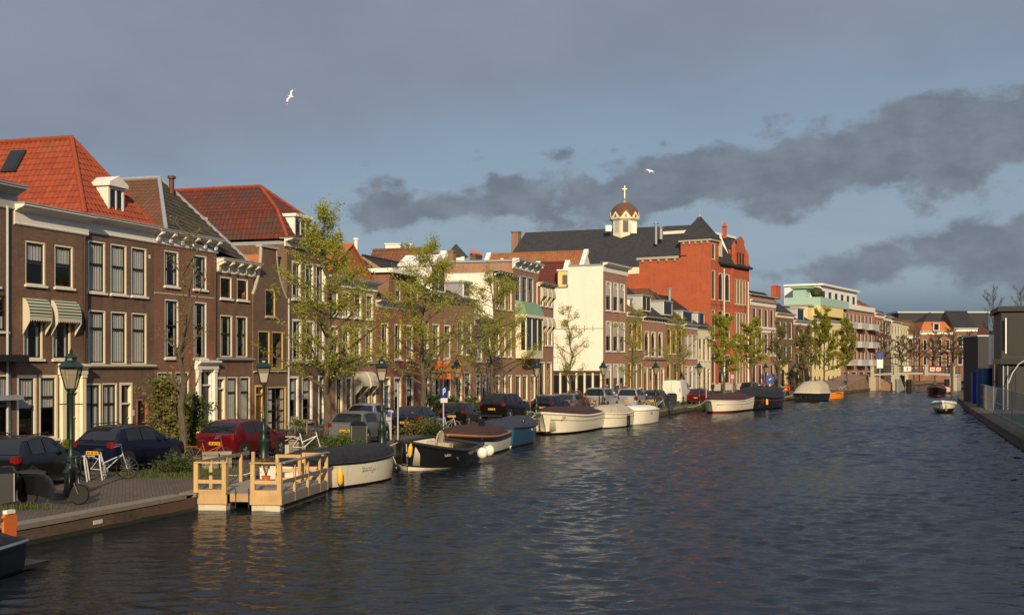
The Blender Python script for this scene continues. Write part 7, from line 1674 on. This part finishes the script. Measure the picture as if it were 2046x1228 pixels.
# white sloop with black cover: bow away to the right
bt, hb, sh, L = boat('white sloop under a black cover behind the landing stage', Vector((-7.25, 39.6)), Vector((-4.35, 45.6)), 2.3, 'hull_white', (.85, .80, .95), 'antifoul_red', .07, 'hull_black', 'tarp_black', fend=((.80, -1, 'hull_black', .14),), cov_h=.40, stern_w=.8, rail_r=.04, full=2.6)
f = MB().lathe([(.02, -.28), (.10, -.18), (.10, .12), (.03, .3)], 10, (.22 * L, -hb(.22) - .1, .42)).build('fender', 'fender_yellow', bt, True)
def lettering(par, word, x, y, z, hgt, mat, flip=1, dx=1.0):
    c = bpy.data.curves.new('lettering', 'FONT'); c.body = word; c.size = hgt; c.extrude = .003; o = bpy.data.objects.new('lettering', c); COL.objects.link(o)
    dg = bpy.context.evaluated_depsgraph_get(); me = bpy.data.meshes.new_from_object(o.evaluated_get(dg)); bpy.data.objects.remove(o); me.name = 'lettering'; me.materials.clear(); me.materials.append(MATS[mat])
    o = inst('lettering', me, par, (x, y, z), (R(90 - 6), 0, 0)); o.scale = (dx, 1, 1); return o
lettering(bt, 'StormJU', .42 * L, -hb(.5) * .99 - .035, .50, .24, 'grey_paint')
# black sloop: bow towards the camera, left
a = wp(806, 941); st_ = Vector((-2.35, 52.6)); bt, hb, sh, L = boat('black open sloop with round white fenders and rope gunwale', st_, a, 2.8, 'hull_black', (.88, .80, 1.12), 'hull_white', .15, 'plastic_dark', None, 'hull_white', fend=(), stern_w=.82, rail_r=.07, full=2.2)
for t, s_ in ((.22, 1), (.02, 1)): y = s_ * (hb(t) + .24); f = MB().ball((t * L - (.15 if t < .1 else 0), y, .62), .22, 16, 10, (1, 1, 1.08)).build('fender', 'fender_white', bt, 'all'); MB().tube([(t * L, y, .84), (t * L, s_ * hb(t), sh(t))], .014, 4).build('fender_rope', 'black_metal', f)
MB().lathe([(.02, -.26), (.09, -.17), (.09, .12), (.03, .28)], 10, (L * .985, .16, .8)).build('fender', 'fender_yellow', bt, True)
bt.rotation_euler.x = R(-6)
MB().lathe([(.42, -.03), (.45, 0), (.42, .03)], 20, (.42 * L, .1, .98), axis='y').build('tonneau', 'tarp_beige', bt); MB().box(.38 * L, .46 * L, -.4, .6, .3, .95).build('engine_box', 'tarp_beige', bt)
o = lettering(bt, 'Boulkeine', .80 * L, hb(.7) + .04, .62, .17, 'grey_paint'); o.rotation_euler = (R(90 - 6), 0, R(180)); MB().lathe([(.01, 0), (.1, 0), (.1, .03)], 14, (.60 * L, hb(.6) * .99, .52), axis='y').build('vent', 'chrome', bt)
# sloop with brown spray hood
a = wp(962, 905); st_ = along(a, 0); bt, hb, sh, L = boat('white sloop with dark sheer band and brown spray hood', Vector((-1.0, 60.6)), Vector((-2.75, 53.6)), 2.4, 'hull_white', (.85, .80, 1.05), None, .1, 'teak', 'tarp_brown', cov_h=.5, cov=(.12, .80), stern_w=.85, rail_r=.06)
for s_ in (1, -1): MB().loft([[(t * L, s_ * (hb(t) * .99 + .012), sh(t) - .03), (t * L, s_ * (hb(t) * .975 + .012), sh(t) - .25)] for t in [i / 16 for i in range(17)]]).build('sheer_band', 'hull_black', bt)
MB().box(.45 * L, .60 * L, .55, .58, 1.2, 1.6).build('hood_window', 'pane_far', bt)
# blue sloop
a = wp(1030, 888); bt, hb, sh, L = boat('blue sloop with rope fenders and dark blue cover', Vector((-.9, 61.4)), Vector((.75, 68.4)), 2.5, 'hull_blue', (1.0, .92, 1.1), 'hull_white', .10, 'tarp_blue', 'tarp_blue', cov_h=.36, stern_w=.82, rail_r=.07)
for i in range(6):
    t = .55 + i * .06; MB().tube([(t * L, -hb(t) - .05, sh(t) - .05), ((t + .02) * L, -hb(t + .02) - .08, sh(t) - .32), ((t + .04) * L, -hb(t + .04) - .08, sh(t) - .32), ((t + .06) * L, -hb(t + .06) - .05, sh(t) - .05)], .035, 6).build('rope_loop', 'rope', bt, True)
MB().lathe([(.05, 1.0), (.09, 1.3)], 10, (.25 * L, -hb(.25) * .9, 0)).build('bollard', 'chrome', bt); lettering(bt, 'Mila', .40 * L, -hb(.4) - .03, .72, .16, 'white_clean')
# long white sloop with brown cover, stern to camera
a = wp(1078, 868); bt, hb, sh, L = boat('long white sloop with dark brown cover and pointed bow', Vector((4.9, 80.8)), Vector((1.75, 72.4)), 2.7, 'hull_white', (1.05, 1.0, 1.30), 'hull_black', .12, 'hull_white', 'tarp_brown', cov_h=.5, cov=(.03, .93), stern_w=.86, strip='stone', rail_r=.07, full=3.0)
o = lettering(bt, 'Bovenkruyer', .93 * L, hb(.80) + .02, .98, .2, 'grey_paint'); o.rotation_euler = (R(90 - 6), 0, R(186))
bt, hb, sh, L = boat('small white motor boat with grey cover and black fenders', Vector((7.5, 84.9)), Vector((5.3, 79.9)), 2.1, 'hull_white', (1.0, .9, 1.0), 'hull_black', .08, 'hull_white', 'tarp_beige', cov_h=.55, cov=(.05, .9), stern_w=.8, strip='stone', rail_r=.05)
MB().tube([(.4 * L, hb(.4) + .12, .1), (.4 * L, hb(.4) + .12, .8)], .11, 8).build('fender', 'hull_black', bt, True); MB().box(-.3, .0, -.12, .12, .1, .9).build('outboard_bracket', 'plastic_dark', bt)
bt, hb, sh, L = boat('small round white tender with plain hull', Vector((9.9, 90.2)), Vector((7.7, 85.2)), 2.1, 'hull_white', (.95, .98, 1.0), 'stone', .05, 'hull_white', 'fender_white', cov_h=.28, stern_w=.7, rail_r=.05, full=3.5)
o = lettering(bt, 'Lily', .55 * L, hb(.48) + .04, .70, .22, 'blue_sign'); o.rotation_euler = (R(90 - 6), 0, R(180))
a = wp(1420, 826); boat('white sloop with maroon cover and red waterline', along(a, 9.0, -8), a, 2.8, 'hull_white', (1.2, 1.0, 1.1), 'antifoul_red', .2, 'hull_white', 'tarp_brown', cov_h=.6, stern_w=.9, strip='stone', full=3.2)
a = wp(1482, 819); bt, hb, sh, L = boat('black sloop under black cover beyond the white maroon covered one', a, along(a, 11, -12), 3.0, 'hull_black', (1.3, 1.1, 1.3), None, .1, 'hull_black', 'tarp_black', cov_h=.9, stern_w=.8, strip='antifoul_red', full=2.8); MB().lathe([(.02, -.3), (.12, -.2), (.12, .2), (.03, .3)], 10, (.22 * L, -hb(.22) - .15, .7)).build('fender', 'fender_yellow', bt, True)
a = wp(1606, 802); boat('black boat with beige canopy seen end on', a + Vector((.3, 0)), along(a + Vector((.3, 0)), 7.5, -2), 3.2, 'hull_black', (1.0, .95, 1.1), None, .1, 'hull_white', 'tarp_beige', cov_h=1.35, stern_w=.95, full=3)
a = wp(1650, 797); boat('small orange dinghy on the far quay side', a, along(a, 5.2, -14), 1.7, 'hull_orange', (.7, .6, .8), None, .05, 'hull_orange', None, 'hull_orange', stern_w=.7)
# right bank boats
bt, hb, sh, L = boat('white and dark open boat moored at the right bank', (38.7, 112.0), (36.5, 106.0), 2.0, 'hull_white', (.85, .75, 1.05), 'hull_black', .42, 'gull_white', None, 'hull_white', stern_w=.75, rail_r=.09, group='boats at the right bank')
boat('dark barge like boat further up the right bank', (60.3, 178), (57.3, 168.5), 2.6, 'hull_black', (1.0, .9, 1.3), 'antifoul_red', .15, 'varnish', 'tarp_brown', cov_h=.5, stern_w=.85, group='boats at the right bank')
boat('white boat with red stripe behind the mooring pole', (65.5, 190), (62.5, 181), 2.4, 'hull_white', (1.0, .9, 1.2), 'antifoul_red', .35, 'red_paint', None, 'hull_white', stern_w=.85, group='boats at the right bank')
p = wp(1911, 791); o = MB().tube([(p.x - .6, p.y, -1), (p.x - .6, p.y, 4.6)], .2, 8).build('mooring_pole', 'pile_wood', None, True); tag(o, 'pale timber mooring pole at the right bank', 'pole')
# boat cut by the lower left picture edge
bt, hb, sh, L = boat('grey black boat with orange rudder at the lower left corner', (-9.85, 24.2), (-11.8, 18.0), 2.0, 'hull_black', (.62, .6, .9), None, .1, 'grey_metal', 'tarp_black', cov_h=.38, stern_w=.55, rail_r=.045)
m = MB(); m.loft([[(-.34, -.03, .4), (-.34, .03, .4)], [(-.38, -.03, 1.02), (-.38, .03, 1.02)], [(-.28, -.03, 1.12), (-.28, .03, 1.12)], [(-.1, -.03, 1.14), (-.1, .03, 1.14)], [(.0, -.03, 1.05), (.0, .03, 1.05)], [(-.02, -.03, .4), (-.02, .03, .4)]], close=False); m.face([(-.34, -.03, .4), (-.02, -.03, .4), (0, -.03, 1.05), (-.1, -.03, 1.14), (-.28, -.03, 1.12), (-.38, -.03, 1.02)]); m.face([(-.34, .03, .4), (-.38, .03, 1.02), (-.28, .03, 1.12), (-.1, .03, 1.14), (0, .03, 1.05), (-.02, .03, .4)]); m.build('rudder', 'orange_cloth', bt)
MB().box(-.30, -.06, -.05, .05, 1.10, 1.17).build('rudder_cap', 'fender_white', bt); MB().bar((-.1, 0, 1.0), (.9, 0, 1.08), .025).build('tiller', 'varnish', bt)
MB().ball((.15, -hb(.05) - .2, .32), .2, 14, 9).build('fender', 'plastic_dark', bt, 'all'); MB().box(-.75, .05, -.5, .5, .06, .14).build('swim_platform', 'plastic_dark', bt)

# ------------------------------------------------------------------ people
def person(label, px, py, facing, top='cloth_black', legs='cloth_navy', h=1.74, stride=.12, arms=0.0, pos=None):
    p = pos or gnd(px, py); r = thing('person', label, 'person', (p.x, p.y, p.z if len(p) == 3 else ST), R(facing)); k = h / 1.75
    V = [(0, 0, .95), (0, 0, 1.15), (0, 0, 1.38), (0, 0, 1.50), (0, .0, 1.62), (0, .01, 1.72), (.18, 0, 1.40), (.24, .03, 1.15), (.25, .12 + arms, .92 + arms), (-.18, 0, 1.40), (-.24, .0, 1.15), (-.25, .06, .92), (.10, 0, .88), (.11, .06 + stride * .4, .50), (.11, stride, .06), (.11, stride + .12, .03), (-.10, 0, .88), (-.11, .03, .50), (-.11, -stride, .06), (-.11, -stride + .12, .03)]
    E = [(0, 1), (1, 2), (2, 3), (3, 4), (4, 5), (2, 6), (6, 7), (7, 8), (2, 9), (9, 10), (10, 11), (0, 12), (12, 13), (13, 14), (14, 15), (0, 16), (16, 17), (17, 18), (18, 19)]
    rad = [.15, .15, .16, .065, .10, .08, .085, .06, .045, .085, .06, .045, .10, .075, .055, .04, .10, .075, .055, .04]
    me = bpy.data.meshes.new('body'); me.from_pydata([(x * k, y * k, z * k) for x, y, z in V], E, []); o = inst('body', me, r); me.materials.append(MATS[top]); me.materials.append(MATS[legs]); me.materials.append(MATS['skin'])
    sk = o.modifiers.new('skin', 'SKIN'); 
    for i, v in enumerate(me.skin_vertices[0].data): v.radius = (rad[i] * k, rad[i] * .8 * k if i < 3 else rad[i] * k); v.use_root = (i == 0)
    ss = o.modifiers.new('sub', 'SUBSURF'); ss.levels = 1; ss.render_levels = 1
    dg = bpy.context.evaluated_depsgraph_get(); nm = bpy.data.meshes.new_from_object(o.evaluated_get(dg)); o.modifiers.clear(); o.data = nm
    for f in nm.polygons:
        z = f.center.z / k; f.material_index = 2 if z > 1.50 or (z < .96 and abs(f.center.x) > .215 * k and z > .8) else (1 if z < .93 else 0); f.use_smooth = True
    MB().ball((0, -.02 * k, 1.70 * k), .115 * k, 10, 6, (1, 1.05, .85)).build('hair', 'hair', r, 'all'); return r
person('person in black standing behind the silver off-road car, leftmost of three', 1213, 800, 160); person('person in navy standing between two others behind the parked cars', 1232, 798, 200, 'cloth_navy', h=1.82); person('person in brown standing rightmost of three behind the parked cars', 1250, 798, 120, 'cloth_brown', 'cloth_black')
person('person in dark coat walking past the red building', 1424, 792, 30, 'cloth_black', stride=.25); person('person in brown standing by bicycles before the red building', 1443, 791, 90, 'cloth_brown')
person('person in dark clothes near the ramp planter', 1690, 778, 150, 'cloth_navy', 'cloth_black'); person('person in black sitting area by the balcony block', 1707, 775, 210)
for i, t in enumerate((LB * .90, LB * .95)): q = bp_(t, 1.0 + i * .6, bz(t)); person(('left of two people in black on the bridge', 'right of two people in black on the bridge')[i], 0, 0, 180, pos=Vector(q))

# ------------------------------------------------------------------ gulls
def gull(label, px, py, Y, span, roll, yaw):
    x, z = (px - CX) / F * Y, zat(py, Y); r = thing('gull', label, 'bird', (x, Y, z), 0, 'gulls in the sky'); X_ = Vector((math.cos(R(roll)), .15, math.sin(R(roll)))).normalized(); Z_ = Vector((-.35, -.75, .3)); Z_ = (Z_ - X_ * Z_.dot(X_)).normalized(); Y_ = Z_.cross(X_); r.rotation_euler = Matrix((X_, Y_, Z_)).transposed().to_euler(); s = span / 1.3
    m = MB(); prof = [(.005, -.28), (.05, -.2), (.08, -.05), (.075, .08), (.05, .18), (.045, .24), (.012, .31)]; m.lathe([(a * s, b * s) for a, b in prof], 8, axis='y'); 
    top, bot = [], []
    for sg in (1, -1):
        P = [(0.05, .10, -.10, .02), (.28, .16, -.02, .10), (.48, .08, -.06, .09), (.65, -.10, -.14, .05)]
        a = [(sg * x_ * s, y0 * s, z_ * s + .01) for x_, y0, y1, z_ in P]; b = [(sg * x_ * s, y1 * s, z_ * s + .01) for x_, y0, y1, z_ in P]; m.loft([a, b]); m.loft([[(p[0], p[1], p[2] - .012) for p in a], [(p[0], p[1], p[2] - .012) for p in b]])
    m.build('body', 'gull_white', r, 'all')
    for sg in (1, -1): MB().face if False else None
    for sg in (1, -1):
        w = MB(); w.face([(sg * .50 * s, .06 * s, .105 * s), (sg * .66 * s, -.10 * s, .07 * s), (sg * .50 * s, -.08 * s, .105 * s)]); w.face([(sg * .50 * s, .06 * s, .06 * s), (sg * .66 * s, -.10 * s, .03 * s), (sg * .50 * s, -.08 * s, .06 * s)]); w.build('wing_tip', 'gull_grey', r)
    return r
gull('white gull gliding steeply banked in the open grey sky', 581, 193, 70, 1.0, 66, 25); gull('small distant white gull before the cloud bank', 1298, 342, 150, 1.2, -15, 10)
